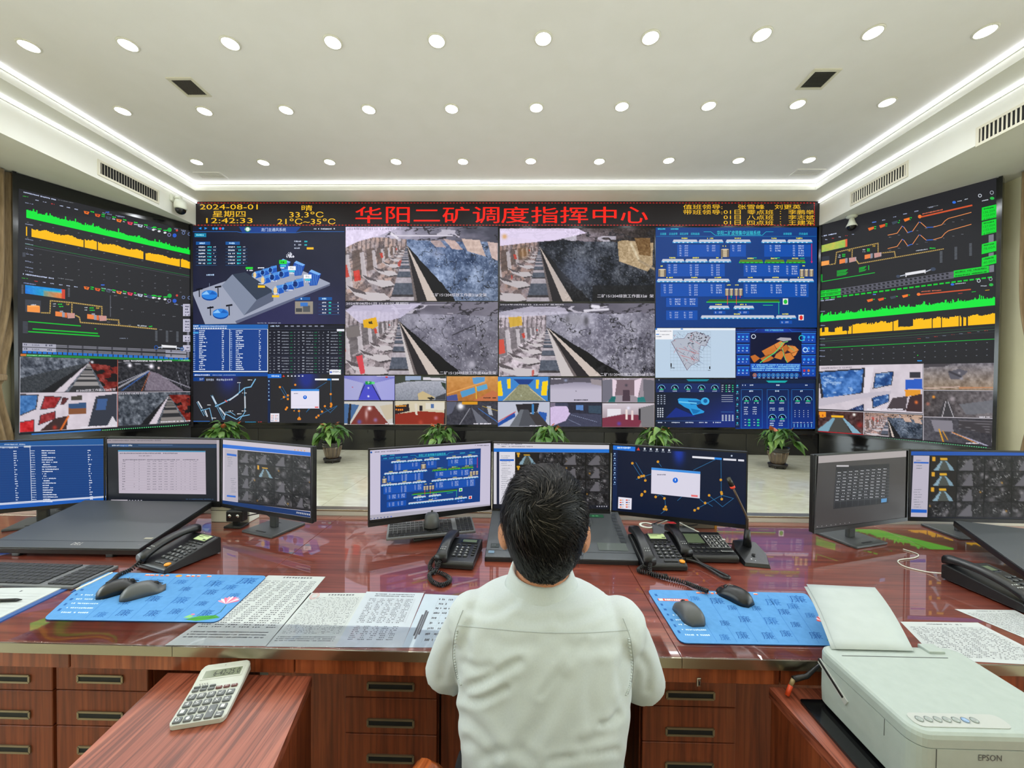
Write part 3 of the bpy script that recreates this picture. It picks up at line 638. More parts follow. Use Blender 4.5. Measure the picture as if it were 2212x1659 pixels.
im.poly([(.0,.12),(.05,.05),(.5,.02),(.36,.22),(.28,.26),(.1,.3)], (206,198,224), .85); im.poly([(.115,.25),(.20,.21),(.215,.33),(.18,.37),(.12,.35)], (226,172,30)); im.poly([(.15,.27),(.175,.265),(.178,.30),(.155,.305)], (70,60,30)); im.poly([(0,.36),(.09,.32),(.1,.47),(.01,.5)], (120,112,112)); im.poly([(.07,.75),(.11,.73),(.13,.98),(.1,1)], (210,70,80))
im.line((.70,.46),(.85,.32), .008, (34,32,38)); im.line((.85,.32),(.86,.48), .006, (40,38,44)); im.blob(.83, .86, .06, (180,176,190), .8); im.blob(.52, .20, .2, (170,166,184), .6, .1); P.image(im, 2)
P.text('2024年08月01日 12:49:07 星期四', (26,758,462,776), CAP, 4).text('二矿151204综放工作面44#支架', (684,1243,1080,1266), CAP, 4)
P.crop(1070, 420, 3.254)
im = mine((32,240,1120,752), st, (.255,.24), (.17,.32), (.34,.47), .55, ((236,222,246),(40,30,26)), ((170,140,130),(150,138,146)), (40,44,54), 9, .22, 62,
     [([(.76,.18),(.80,.16),(.99,.2),(.985,.50),(.955,.59),(.77,.45)],(182,158,122)), ([(.87,.13),(.97,.13),(.975,.38),(.90,.36)],(120,88,48))], bright=.95)
im.poly([(0,0),(.5,.0),(.56,.06),(.36,.16),(.16,.2),(0,.24)], (228,214,242), .92); im.line((.845,.20),(.90,.44), .02, (206,190,160)); im.line((.90,.44),(1,.56), .02, (150,132,106)); im.blob(.15, .34, .12, (150,104,54), .6); im.blob(.5, .6, .34, (104,112,134), .55, .3); im.blob(.03, .11, .05, (210,150,70), .7); im.grain(30, 60, 3, im.u > .42, 2); im.fill((14,13,15), (im.u > .6) & (im.v > .78), .7); P.image(im, 2)
P.text('2024年08月01日 12:49:07 星期四', (36,236,482,256), (190,180,200), 4).text('二矿151204综放工作面32#  架', (716,702,1112,726), CAP, 4)
im = mine((26,766,1120,1278), st, (.305,.32), (.25,.40), (.50,.66), .78, ((60,58,70),(110,106,120)), ((214,200,210),(150,140,146)), (118,116,130), 13, .16, 44)
im.poly([(.0,.12),(.2,.04),(.42,.06),(.45,.14),(.2,.18),(0,.2)], (210,204,224), .7); im.poly([(.06,.19),(.145,.18),(.15,.3),(.07,.33)], (214,170,48), .85); im.poly([(.0,.50),(.03,.49),(.04,.68),(.0,.7)], (206,80,66)); im.blob(.5, .22, .22, (150,148,160), .8, .12); im.blob(.44, .22, .05, (110,108,116), .9, .08); im.blob(.56, .24, .05, (84,82,90), .9, .1); im.line((.60,.04),(.64,.05), .03, (224,220,232)); im.line((.55,.10),(.70,.08), .02, (214,210,222)); im.grain(50, 34, 4, (im.u > .62) & (im.v > .35), 3); P.image(im, 2)
P.text('2024年08月01日 12:49:07 星期四', (34,770,478,780), CAP, 4).text('二矿151204综放工作面56#支架', (738,1254,1108,1277), CAP, 4)
P.build('coal_face_pictures', 'led_screen', vw)

P = PW().crop(740, 420, 3.253); st = 3.6
def feed(q): return Img(q, st)
im = feed((12,1274,366,1446)); im.grad((150,150,206), (96,100,190), np.abs(im.u-.5)*2*.6+im.v*.3); im.poly([(.4,.3),(.55,.3),(.74,1),(.26,1)], (74,76,196)); im.line((.4,.38),(.27,1), .02, (24,24,50)); im.line((.56,.38),(.72,1), .02, (24,24,50)); im.poly([(0,.1),(.38,.3),(.28,1),(0,1)], (176,176,214), .8); im.poly([(.6,.3),(1,.1),(1,1),(.74,1)], (170,170,222), .8); im.poly([(.42,.22),(.54,.22),(.54,.36),(.42,.36)], (30,150,70)); im.poly([(.545,.24),(.6,.24),(.6,.33),(.545,.33)], (90,220,120)); im.blob(.48, .5, .05, (236,236,250)); im.blob(.48, .84, .06, (240,240,255)); im.blob(.165, .47, .03, (190,40,50)); P.image(im, 2)
P.text('←', (178,1310,192,1332), (210,255,220), 4); P.rect(302,1276,318,1288,(200,40,40),4).micro(240,1275,366,1280,CAP,4)
im = feed((370,1276,728,1446)); im.grad((176,178,190), (132,136,148), im.v); im.grain(26, 26, 4); im.poly([(0,0),(1,0),(1,.22),(.55,.2),(.2,.24),(0,.34)], (60,66,58)); im.poly([(.2,0),(.5,0),(.5,.16),(.2,.18)], (150,166,196)); im.poly([(.55,.05),(1,.1),(1,.2),(.55,.16)], (210,206,214)); im.poly([(.44,.74),(.54,.62),(.78,.88),(.74,1),(.46,1)], (196,176,132)); im.poly([(.62,.9),(.72,.86),(.78,.94),(.7,1)], (40,40,40)); im.poly([(.8,.86),(1,.7),(1,1),(.78,1)], (62,64,72)); im.poly([(.9,.25),(1,.3),(1,.6),(.92,.4)], (46,60,48)); P.image(im, 2)
im = feed((732,1278,1092,1452)); im.grad((208,150,84), (170,106,46), im.v); im.grain(18, 8, 4); im.poly([(.5,.05),(.74,.02),(.74,.26),(.52,.32)], (90,150,200)); im.poly([(.26,.62),(.54,.44),(.56,.66),(.3,.86)], (80,150,196)); im.poly([(.58,.42),(.78,.3),(.8,.5),(.6,.62)], (90,160,200)); im.poly([(0,.8),(.2,.72),(.22,1),(0,1)], (70,80,140)); im.line((0,.72),(.75,.22), .03, (222,160,90)); im.line((.57,.4),(.58,.9), .02, (230,190,60)); im.poly([(.6,.9),(.9,.56),(1,.7),(1,1),(.5,1)], (190,110,70)); P.image(im, 2); P.micro(990,1424,1082,1434,(40,30,30),4)
im = feed((12,1454,366,1618)); im.fill((200,196,190)); im.poly([(.36,.2),(.6,.2),(.9,1),(.12,1)], (122,54,48)); im.poly([(.0,.1),(.3,.15),(.1,.95),(0,.95)], (70,104,150)); im.poly([(.1,.1),(.14,.1),(.12,1),(.06,1)], (40,36,40)); im.poly([(.7,.2),(1,.1),(1,.7),(.84,.8)], (196,184,160)); im.blob(.5, .3, .14, (240,232,235)); im.blob(.44, .55, .1, (220,190,190), .7, .3); im.blob(.62, .8, .12, (150,130,190), .7); im.blob(.3, .88, .14, (90,90,170), .8); im.poly([(.96,0),(1,0),(1,1),(.96,1)], (40,36,40)); P.image(im, 2); P.micro(300,1606,360,1614,CAP,4)
im = feed((370,1452,728,1618)); im.fill((206,196,170)); im.poly([(0,.55),(.5,.42),(1,.5),(1,1),(0,1)], (140,44,30)); im.poly([(0,.2),(.27,.12),(.28,.42),(0,.56)], (40,30,34)); im.poly([(.38,.1),(.43,.1),(.44,.6),(.4,.6)], (214,206,190)); im.poly([(.47,.18),(.53,.18),(.54,.42),(.48,.42)], (40,36,44)); im.poly([(.98,0),(1,0),(1,1),(.95,1)], (50,40,44)); im.blob(.8, .72, .12, (190,130,150), .7); im.blob(.5, .9, .14, (190,80,60), .6); im.poly([(.6,.08),(.96,.05),(.96,.4),(.6,.34)], (216,210,196)); im.poly([(.7,.12),(.76,.12),(.76,.3),(.7,.3)], (80,110,160)); P.image(im, 2); P.micro(374,1480,450,1492,(226,150,50),4).micro(372,1504,440,1520,(226,130,40),4)
im = feed((732,1456,1092,1618)); im.fill((58,58,68)); im.grain(22, 16, 5); im.poly([(.0,.0),(.2,.0),(.1,.5),(0,.6)], (90,92,110)); im.blob(.27, .2, .22, (236,236,244)); im.poly([(.3,.0),(.6,.0),(.6,.12),(.3,.12)], (214,150,30)); im.line((.45,.3),(.25,1), .02, (150,150,160)); im.line((.5,.3),(.6,1), .016, (140,140,150)); im.poly([(.48,.25),(.85,1),(.6,1)], (104,106,118)); im.line((.62,.3),(1,.9), .02, (60,110,180)); im.poly([(.78,.2),(.86,.2),(.9,.6),(.82,.56)], (170,174,184)); im.line((.7,.2),(1,.4), .012, (200,170,60)); P.image(im, 2); P.micro(920,1606,1050,1616,CAP,4)
P.crop(1070, 420, 3.254)
im = feed((18,1282,382,1452)); im.fill((60,130,200)); im.poly([(.42,.3),(.56,.3),(.9,1),(.1,1)], (140,140,110)); im.grain(24, 20, 6, im.inside([(.42,.3),(.56,.3),(.9,1),(.1,1)])); im.poly([(.0,.2),(.06,.16),(.1,.78),(0,.8)], (244,206,20)); im.poly([(.17,.1),(.24,.08),(.25,.48),(.19,.5)], (244,206,20)); im.poly([(.74,.12),(.8,.12),(.78,.5),(.73,.5)], (244,206,20)); im.poly([(.86,.2),(.97,.16),(.94,.78),(.83,.76)], (244,206,20)); im.poly([(.3,.1),(.7,.1),(.6,.32),(.42,.32)], (30,60,130)); im.poly([(.98,0),(1,0),(1,1),(.96,1)], (40,60,70)); im.line((.34,.5),(.1,1), .02, (206,190,150)); im.line((.62,.5),(.92,1), .02, (206,190,150)); im.blob(.45, .78, .05, (190,200,180), .8); P.image(im, 2)
im = feed((386,1288,748,1460)); im.fill((176,172,190)); im.grad((120,116,136), (186,180,198), im.v*2); im.poly([(0,.0),(1,0),(1,.22),(.5,.18),(0,.3)], (88,84,96)); im.poly([(.78,.05),(1,.1),(1,.34),(.8,.26)], (150,140,146)); im.blob(.3, .1, .1, (150,160,190), .8); im.blob(.5, .55, .03, (90,84,96)); P.image(im, 2); P.micro(392,1292,470,1300,CAP,4).micro(480,1292,560,1300,(60,56,66),4).micro(552,1440,656,1450,(60,56,70),4)
im = feed((752,1290,1118,1462)); im.fill((150,140,150)); im.poly([(.24,.08),(.7,.08),(.72,.7),(.24,.7)], (120,100,110)); im.poly([(.2,.05),(.28,.1),(.24,.74),(.2,.8)], (226,206,220)); im.poly([(.62,.1),(.76,.0),(.68,.8),(.62,.74)], (226,206,220)); im.poly([(0,.1),(.18,.05),(.2,.8),(.06,1),(0,1)], (112,110,124)); im.poly([(.78,.05),(1,.1),(1,1),(.8,1)], (104,102,112)); im.poly([(.1,1),(.18,.76),(.26,.76),(.24,1)], (30,104,104)); im.poly([(.68,.8),(.8,.76),(.84,1),(.68,1)], (40,120,120)); im.blob(.46, .3, .08, (70,64,76)); im.poly([(.4,.5),(.52,.5),(.54,.95),(.38,.95)], (74,58,70)); P.image(im, 2); P.micro(770,1294,940,1300,CAP,4)
im = feed((18,1458,382,1632)); im.fill((186,190,206)); im.poly([(0,.85),(.32,.42),(.34,.6),(0,1)], (30,76,160)); im.poly([(.78,.38),(.95,.45),(.92,.85),(.8,.6)], (40,90,170)); im.line((0,.8),(.34,.4), .02, (200,60,50)); im.poly([(.34,.1),(.8,.05),(.76,.4),(.4,.5)], (40,38,44)); im.poly([(.44,.3),(.58,.3),(.78,1),(.22,1)], (76,78,86)); im.poly([(.44,.3),(.5,.3),(.4,1),(.22,1)], (104,108,116)); im.poly([(.6,.5),(.76,.4),(1,1),(.76,1)], (60,56,58)); im.poly([(.66,.1),(.7,.1),(.7,.5),(.66,.5)], (60,130,190)); P.image(im, 2); P.micro(240,1622,340,1630,CAP,4)
im = feed((386,1464,748,1632)); im.fill((64,66,88)); im.poly([(0,.15),(.32,.15),(.4,.4),(.3,.75),(0,1)], (206,186,222)); im.poly([(.34,.0),(1,0),(1,.5),(.36,.42)], (44,44,60)); im.poly([(.5,.1),(.64,.1),(.64,.32),(.5,.3)], (90,130,190)); im.poly([(.74,.12),(.98,.12),(.98,.46),(.74,.42)], (54,72,90)); im.line((.4,.5),(.9,.8), .008, (150,160,190)); im.line((.35,.7),(.6,.95), .008, (140,150,180)); im.poly([(0,0),(.1,0),(.1,.14),(0,.2)], (120,110,130)); im.grain(10, 20, 8); P.image(im, 2)
im = feed((752,1468,1118,1636)); im.fill((150,140,150)); im.grad((206,196,206), (140,120,126), im.v); im.poly([(0,.62),(.4,.46),(.8,.5),(.7,1),(0,1)], (122,50,70)); im.blob(.32, .85, .12, (90,70,170), .8); im.poly([(.44,.25),(.49,.25),(.49,.68),(.45,.68)], (232,216,214)); im.poly([(.56,.3),(.6,.3),(.6,.7),(.56,.7)], (226,206,206)); im.poly([(.1,.24),(.36,.24),(.36,.46),(.1,.56)], (226,222,230)); im.poly([(.7,.2),(1,.05),(1,1),(.76,1)], (120,118,122)); im.poly([(.7,.24),(.74,.24),(.74,.7),(.7,.7)], (40,36,44)); im.blob(.5, .2, .1, (230,230,250), .8); P.image(im, 2); P.micro(764,1470,860,1478,CAP,4)
P.build('surveillance_pictures', 'led_screen', vw)
# --- right block: belt transport system, maps, gauges
def belt_panel(P, L=1, dark=0):
    """conveyor diagram in the coordinates 20..1130 x 228..916"""
    BG, BX = (12,58,128), (14,78,172)
    P.rect(20,228,1132,918,BG,L).line([(24,290),(1126,290)], 2, (30,130,190), L+1)
    P.line([(352,258),(400,258),(430,282),(755,282),(780,258),(830,258)], 2.5, (40,200,220), L+2)
    P.text('华阳二矿皮带集中运输系统', (442,250,742,280), (60,214,226), L+2); P.micro(34,234,92,244,(60,200,220),L+2).micro(124,234,186,244,(60,200,220),L+2)
    for a, c, t in ((50,92,'主画面'),(112,170,'主运皮带'),(186,244,'采区皮带'),(262,322,'控制画面'),(900,958,'故障报警'),(1008,1068,'历史曲线')): P.text(t, (a,264,c,280), (60,206,226), L+2)
    def bed(x0, x1, y, g=False):
        P.poly([(x0+8,y),(x1-8,y),(x1,y+16),(x0,y+16)], (196,200,214) if not g else (90,120,50), L+3); P.rect(x0,y+16,x1,y+24,(44,150,214) if not g else (40,200,60), L+3); P.rect(x0+6,y+24,x1-6,y+28,(16,40,96), L+3)
        n = int((x1-x0)/30); P.quads([[(x0+8+k*30,y+17),(x0+20+k*30,y+17),(x0+20+k*30,y+23),(x0+8+k*30,y+23)] for k in range(n)], (190,230,250) if not g else (20,120,40), L+4)
        m = (x0+x1)/2; P.micro(m-26,y-14,m+26,y-4,(230,220,80),L+3)
    def tank(x, y, w, h):
        P.rect(x,y,x+w,y+h,(196,180,150),L+4).rect(x,y,x+w*.25,y+h,(120,108,92),L+5).rect(x+w*.75,y,x+w,y+h,(110,98,84),L+5)
        P.quads([[(x,y+h*k/4-1),(x+w,y+h*k/4-1),(x+w,y+h*k/4+1),(x,y+h*k/4+1)] for k in (1,2,3)], (140,124,104), L+6); P.disc(x+w/2,y,w/2,(214,200,172),L+6,12,4)
    def vals(x, y, n, q=True, txt='???'):
        for k in range(n): P.text('I%d:' % (k+1) if k < n-1 or n < 3 else 'V:', (x,y+k*16.5,x+14,y+11+k*16.5), (210,224,246), L+5); P.text(txt if q else ['064.24','000.17','3.96','0.01'][k % 4], (x+36,y+k*16.5,x+(58 if q else 74),y+11+k*16.5), (220,232,250), L+5)
    for a in ((168,346,462,430),(532,346,642,430),(768,346,1088,430),(96,480,496,566),(626,480,1010,566),(54,614,498,704),(626,614,1074,708),(92,712,310,776),(92,800,308,866)): P.rect(*a, BX, L+2)
    for a in ((136,310),(314,486),(502,676),(748,920),(926,1100)): bed(*a, 312)
    for a in ((60,218),(222,378),(384,540)): bed(*a, 446)
    for a in ((594,760),(770,908),(918,1052)): bed(*a, 450, True)
    for a in ((28,210),(210,370),(374,530),(586,758),(762,936),(938,1110)): bed(*a, 582)
    tank(470,380,54,52); tank(38,518,52,50)
    for x in (1012,1044,1078): tank(x,520,28,46)
    for x in (498,528,562,592): tank(x,654,26,44)
    for x, y in ((480,352),(510,620),(566,620),(44,490),(1030,488)): P.micro(x,y,x+34,y+10,(230,220,80),L+5)
    for x, y, n, q in ((184,350,5,1),(372,350,3,1),(548,350,3,1),(806,350,3,0),(966,350,5,0),(108,484,4,1),(256,484,5,1),(402,484,5,1),(640,492,3,0),(796,492,3,0),(920,492,4,0),(76,622,4,1),(250,622,5,1),(400,622,4,0),(640,622,4,0),(812,622,4,0),(982,622,5,0),(116,718,3,0),(218,718,3,0),(116,810,3,1),(214,810,3,1)): vals(x,y,n,bool(q))
    P.line([(1094,342),(1094,470)], 6, (176,40,110), L+5); P.poly([(1086,462),(1102,462),(1094,476)], (200,40,110), L+6)
    for x, c in ((514,(220,70,50)),(540,(40,220,90)),(575,(220,70,50)),(602,(200,50,60))): P.line([(x,698),(x,758 if c[0] > 210 else 712)], 4, c, L+6)
    P.poly([(390,724),(870,724),(874,742),(370,742)], (60,90,40), L+3); P.line([(370,743),(874,743)], 5, (50,220,70), L+4); P.line([(868,743),(868,824)], 5, (40,170,150), L+4)
    bed(386,528,768); bed(556,698,768); bed(330,840,834); bed(846,988,834); P.rect(420,804,500,824,BX,L+2).rect(586,804,664,824,BX,L+2).rect(876,870,960,892,BX,L+2)
    for x in (430,600,888): P.text('I:  ???', (x,808,x+46,820) if x != 888 else (x,876,x+46,888), (220,232,250), L+5)
    P.rect(896,718,932,760,(226,230,232),L+3).disc(914,740,13,(30,190,60),L+4,14,16).rect(1004,830,1040,868,(226,226,228),L+3).disc(1022,850,12,(220,40,40),L+4,14,16)
    for a, c in (((690,438),(714,438)),((840,438),(874,438)),((1016,440),(1044,440)),((760,764),(826,764))): P.line([a, c], 4, (40,210,120), L+4)
P = PW().crop(1410, 420, 3.192)
belt_panel(P, 1)
# mine map
P.rect(18,922,570,1264,(186,206,226),1).rect(18,922,570,936,(236,240,246),2).rect(18,922,30,934,(40,120,210),3).rect(192,924,208,932,(40,120,210),3); P.rect(18,936,138,1000,(238,238,242),3).micro(26,940,130,946,(120,124,136),4).rect(22,962,44,968,(50,130,220),4).micro(50,964,120,970,(120,124,136),4).micro(22,978,60,984,(120,124,136),4)
P.quads([[(122+k*23,945),(123.2+k*23,945),(123.2+k*23,1215),(122+k*23,1215)] for k in range(13)]+[[(120,945+k*22.5),(400,945+k*22.5),(400,946.2+k*22.5),(120,946.2+k*22.5)] for k in range(13)], (150,164,180), 2)
out = [(128,1018),(156,996),(216,994),(240,960),(300,946),(330,960),(396,985),(380,1010),(366,1046),(330,1040),(318,1080),(320,1150),(262,1180),(236,1212),(180,1110)]
P.poly(out, (176,182,196), 3); r_ = np.random.RandomState(3)
for k in range(90):
    x, y = r_.uniform(140,385), r_.uniform(950,1190); a = r_.choice([.5,2.1,.52,2.06,.9]); ln = r_.uniform(10,44)
    inp = ((x-128)*.93+60 > (y-1018)*.42) and (x < 330 or y < 1045) and (y < 1010+(x-128)*1.7) and (x+ (y-1100)*.6 < 380)
    if inp: P.line([(x,y),(x+ln*math.cos(a),y+ln*math.sin(a))], 1.8, [(40,44,60),(60,66,84),(200,70,70),(80,90,130)][r_.randint(4)], 4)
for k in range(46): x, y = r_.uniform(240,385), r_.uniform(952,1030); P.line([(x,y),(x+r_.uniform(-14,14),y+r_.uniform(-8,8))], 4, [(30,32,40),(60,40,44),(44,50,70)][k % 3], 4.5)
P.line(out, 2.4, (110,84,110), 5, True).line([(128,1018),(236,1212)], 3.5, (90,60,70), 5); P.line([(180,1060),(320,1100)], 2.2, (190,80,80), 5).line([(200,1110),(310,1146)], 2.2, (190,80,80), 5).rect(122,1164,130,1190,(20,20,24),5).rect(388,1186,396,1204,(20,20,24),5).micro(122,1192,156,1200,(30,30,36),5).micro(380,1210,398,1216,(30,30,36),5)
# orange mine model
im = Img((572,925,1128,1272), 12); im.grad((16,34,96), (18,26,66), im.v); im.blob(.5, .0, .6, (30,70,190), .8, .2); P.image(im, 1)
P.text('华阳二矿智能管控系统', (772,930,900,943), (120,220,240), 3); P.line([(572,946),(700,946),(720,930)], 2, (40,130,230), 2).line([(940,930),(960,946),(1126,946)], 2, (40,130,230), 2)
P.poly([(676,956),(1024,950),(1024,1160),(676,1164)], (14,20,52), 2)
ora = [[(750,1080),(836,1034),(850,1060),(870,1074),(780,1120)],[(672,1116),(704,1104),(740,1130),(700,1160),(690,1150)],[(836,1034),(880,1010),(910,1026),(880,1070),(850,1064)],[(850,1100),(884,1076),(912,1096),(884,1140),(836,1126)],[(880,1060),(920,1034),(940,1060),(906,1096)],[(930,1040),(980,1046),(1008,1074),(960,1096),(926,1074)],[(906,1100),(950,1090),(976,1130),(930,1160),(910,1140)],[(740,1130),(800,1104),(836,1128),(800,1150),(760,1160)],[(950,1096),(1000,1080),(984,1110),(966,1120)]]
for k, q in enumerate(ora): P.poly(q, [(206,122,54),(190,106,44),(218,136,66)][k % 3], 3).line(q, 2, (110,60,30), 4, True)
for k in range(26): P.line([(760+k*8,1074-k*1.5),(772+k*8,1120-k*1.5)], 1.2, (150,84,36), 4)
P.line([(740,1160),(790,1124),(840,1092),(870,1060),(892,1030)], 6, (80,210,120), 5).line([(892,1060),(906,1120),(926,1160)], 4, (80,200,120), 5).line([(930,1040),(976,1080)], 3, (80,200,120), 5).poly([(850,1000),(880,986),(950,990),(956,1004),(900,1014),(870,1004)], (170,166,176), 5).line([(870,1030),(930,1014)], 5, (120,200,110), 5)
for j in range(4):
    y = 958+j*77; P.poly([(580,y),(666,y),(668,y+62),(576,y+62)], (22,70,170), 2).line([(580,y),(666,y)], 3, (60,160,250), 3).poly([(1026,y),(1122,y),(1122,y+66),(1028,y+66)], (22,70,170), 2).line([(1026,y),(1122,y)], 3, (60,160,250), 3)
    for i in range(3): P.disc(594+i*28,y+24,7,(70,180,240),3,10).micro(586+i*28,y+40,604+i*28,y+47,(200,220,250),3); P.disc(1044+i*30,y+26,9,[(50,150,240),(50,150,240),(50,150,240)][i] if j < 3 else [(190,40,70),(200,110,40),(40,110,200)][i],3,12).micro(1036+i*30,y+44,1054+i*30,y+51,(200,220,250),3)
P.ring(694,980,14,4,(220,230,250),4).ring(1026,990,18,5,(40,200,210),4).ring(1050,1072,15,5,(190,226,250),5)
P.rect(672,1166,1020,1222,(20,80,190),4); [P.micro(682,1172+k*12,1012,1180+k*12,(150,220,246),5,k,cw=5) for k in range(4)]; P.poly([(690,1262),(712,1228),(1004,1228),(1028,1262)], (16,44,120), 3)
for k in range(10): P.ring(702+k*32,1246,11,3,(70,170,240) if k else (240,150,90),4).disc(702+k*32,1246,4,(150,210,250) if k else (255,200,150),5,8).micro(692+k*32,1262,712+k*32,1269,(150,190,240),4)
# gauges
def gauge(P, x, y, r, L=4): P.ring(x,y,r,3.5,(120,190,220),L,12,0,180).ring(x,y,r*.7,r*.34,(14,20,34),L-.5,10,0,180).line([(x,y),(x-r*.3,y-r*.5)],3,(220,230,240),L).rect(x-r*.55,y+r*.1,x+r*.55,y+r*.38,(40,210,130),L).micro(x-r*.7,y+r*.6,x+r*.7,y+r*.9,(190,200,220),L)
im = Img((18,1274,568,1606), 12); im.grad((20,28,44), (26,44,120), im.v*im.u*1.4); P.image(im, 1); P.rect(18,1274,568,1298,(20,34,60),2).poly([(230,1274),(390,1274),(374,1288),(246,1288)], (20,130,150), 3).micro(40,1276,50,1282,(200,220,240),3)
P.rect(22,1302,466,1364,(24,42,96),2)
for x in (60,152,243,336,427): gauge(P, x, 1338, 24)
P.poly([(172,1412),(186,1404),(300,1408),(330,1420),(340,1440),(300,1452),(310,1470),(356,1496),(350,1506),(276,1522),(250,1480),(218,1466),(196,1450),(178,1440)], (40,150,216), 4).poly([(240,1420),(330,1424),(336,1444),(262,1450)], (24,104,170), 5).disc(360,1426,30,(60,170,226),4.5,16,26).disc(362,1424,14,(20,96,160),5.5,12).poly([(262,1476),(330,1490),(300,1510),(278,1512)], (20,110,176), 5).line([(180,1430),(300,1440)], 8, (110,200,240), 6)
for k in range(8): P.micro(474,1312+k*14,494,1320+k*14,(180,190,210),3).rect(502,1314+k*14,512,1320+k*14,(40,200,120),3).micro(520,1312+k*14,540,1320+k*14,(180,190,210),3).rect(546,1314+k*14,556,1320+k*14,(40,200,120),3) if k < 4 else P.line([(474,1330+k*14),(552,1330+k*14)], 2.5, (190,200,220), 3)
P.line([(470,1500),(556,1500)], 2, (60,130,200), 3)
for k in range(5): [P.rect(476+j*23,1520+k*9,488+j*23,1525+k*9,(200,208,222),3) for j in range(4)]
for k in range(5): [P.rect(32+j*22,1384+k*14,42+j*22,1390+k*14,(170,180,200),3) for j in range(3)]; [P.disc(36+j*16,1476+k*14,5,(206,212,224),3,8) for j in range(3)]
P.line([(22,1562),(560,1562)], 1.6, (60,110,180), 3); [P.micro(34+k*95,1568,92+k*95,1577,(190,200,220),3) for k in range(5)]; P.poly([(90,1540),(160,1470),(300,1530)], (20,44,130), 2)
im = Img((570,1274,1122,1616), 12); im.grad((16,30,62), (14,50,140), im.v); P.image(im, 1); P.rect(570,1274,1122,1300,(18,34,64),2).poly([(780,1284),(930,1284),(912,1298),(798,1298)], (24,170,170), 3)
P.rect(570,1300,600,1610,(18,36,76),2); [P.disc(583,1318+k*43,6,(60,190,210),3,8).micro(574,1328+k*43,594,1333+k*43,(140,180,210),3) for k in range(7)]
for a in ((610,754),(788,934),(958,1110)):
    P.line([(a[0],1346),(a[1],1346),(a[1],1612),(a[0],1612)], 2, (40,120,200), 3, True).micro(sum(a)/2-18,1350,sum(a)/2+18,1361,(210,226,246),3)
P.rect(610,1304,1112,1336,(16,42,96),2); [P.micro(x,1310,x+34,1320,(190,205,225),3) for x in (616,668,850,1040)]
for x, y in ((646,1418),(714,1418),(822,1418),(890,1418),(998,1418),(1070,1418),(824,1542),(892,1542)): gauge(P, x, y, 26)
for k in range(4):
    for j in range(2): P.micro(628+j*60,1464+k*15,660+j*60,1472+k*15,(190,200,220),3); P.micro(632+j*62,1530+k*19,650+j*62,1537+k*19,(190,200,220),3).rect(656+j*62,1530+k*19,672+j*62,1540+k*19,(40,200,140),3) if k > 0 else None
    for j in range(2): P.micro(806+j*62,1470+k*12,846+j*62,1478+k*12,(190,210,226),3) if k < 2 else P.micro(806+j*62,1574+(k-2)*14,840+j*62,1582+(k-2)*14,(190,210,226),3)
for k in range(4): [P.disc(980+j*30,1490+k*14,3,(200,210,226),3,6) for j in range(4)]
for j in range(6): P.micro(966+j*24,1570,984+j*24,1576,(200,210,226),3).line([(974+j*24,1582),(974+j*24,1604)], 4, (120,190,230), 3)
P.build('transport_panels', 'led_screen', vw)

# ------------------------------------------------------------------ side video walls
def wing(label, A, B, sign):
    A = Vector((*A, 0)); B = Vector((*B, 0)); d = (B-A).normalized(); n = Vector((d.y, -d.x, 0)); L = (B-A).length; mid = (A+B)/2
    t = thing('video_wall', label, 'video wall', mid); R = np.array((d, n, Vector((0,0,1)))).T
    MB().box(-n*.06+Vector((0,0,2.55)), (L, .1, 4.12), R).build('screen_body', 'black_gloss', t)
    b = MB()
    for s_ in (-1, 1): b.box(d*(s_*(L/2+.02))-n*.05+Vector((0,0,2.55)), (.04, .16, 4.12), R)
    b.box(-n*.05+Vector((0,0,.47)), (L+.08, .16, .04), R); b.build('frame', 'black_gloss', t)
    MB().box(-n*.09+Vector((0,0,.225)), (L+.06, .1, .45), R).build('plinth', 'black_stone', t)
    return t, Print(plane_map(np.array(mid-n*.01), np.array(n)), np.array(n), .0012)
AL, BL_ = (-7.79,5.88), (-6.80,7.89)
AR, BR_ = (6.0,7.92), (7.23,6.08)
wl, P = wing('tall side video wall left of the banner with green and yellow charts', AL, BL_, 1)
P.crop(0, 360, 2.764)
G = (10,230,60); YC = (250,190,14); WT = (196,204,216)
lerp = lambda a, b, t: a+(b-a)*t
def band(P, x0, x1, l0, r0, l1, r1, col, L=1, n=1):
    P.poly([(x0,l0),(x1,r0),(x1,r1),(x0,l1)], col, L)
def bars(P, x0, x1, base, amp, n, col, seed, gaps=(), spike=.1, L=2, shape=None):
    r = np.random.RandomState(seed); q = []
    for k in range(n):
        t = k/n
        if any(a < t < c for a, c in gaps): continue
        a = lerp(x0, x1, t); c = lerp(x0, x1, (k+1.02)/n); b0 = lerp(*base, t); b1 = lerp(*base, (k+1)/n); h = lerp(*amp, t)*(.80+.16*r.rand()+.45*(r.rand() < spike)*r.rand()+.07*math.sin(k*.31+seed)); h *= shape(t) if shape else 1
        q.append([(a,b0-h),(c,b1-h),(c,b1),(a,b0)])
    P.quads(q, col, L)
P.poly([(112,130),(1146,386),(1146,1536),(92,1600)], (40,40,44), 1)
slope = (1145-155); sl = .225
P.micro(140,148,340,156,(190,200,230),2,slope=.24); P.micro(136,172,176,178,(60,170,60),2,slope=.2); P.micro(345,196,440,200,(120,124,132),2,slope=.2)
for x in (210,256,305,356,398,444): P.micro(x,196+(x-210)*.23,x+24,202+(x-210)*.23,[(190,200,230),(200,60,60)][int(x) % 2],2,slope=.2)
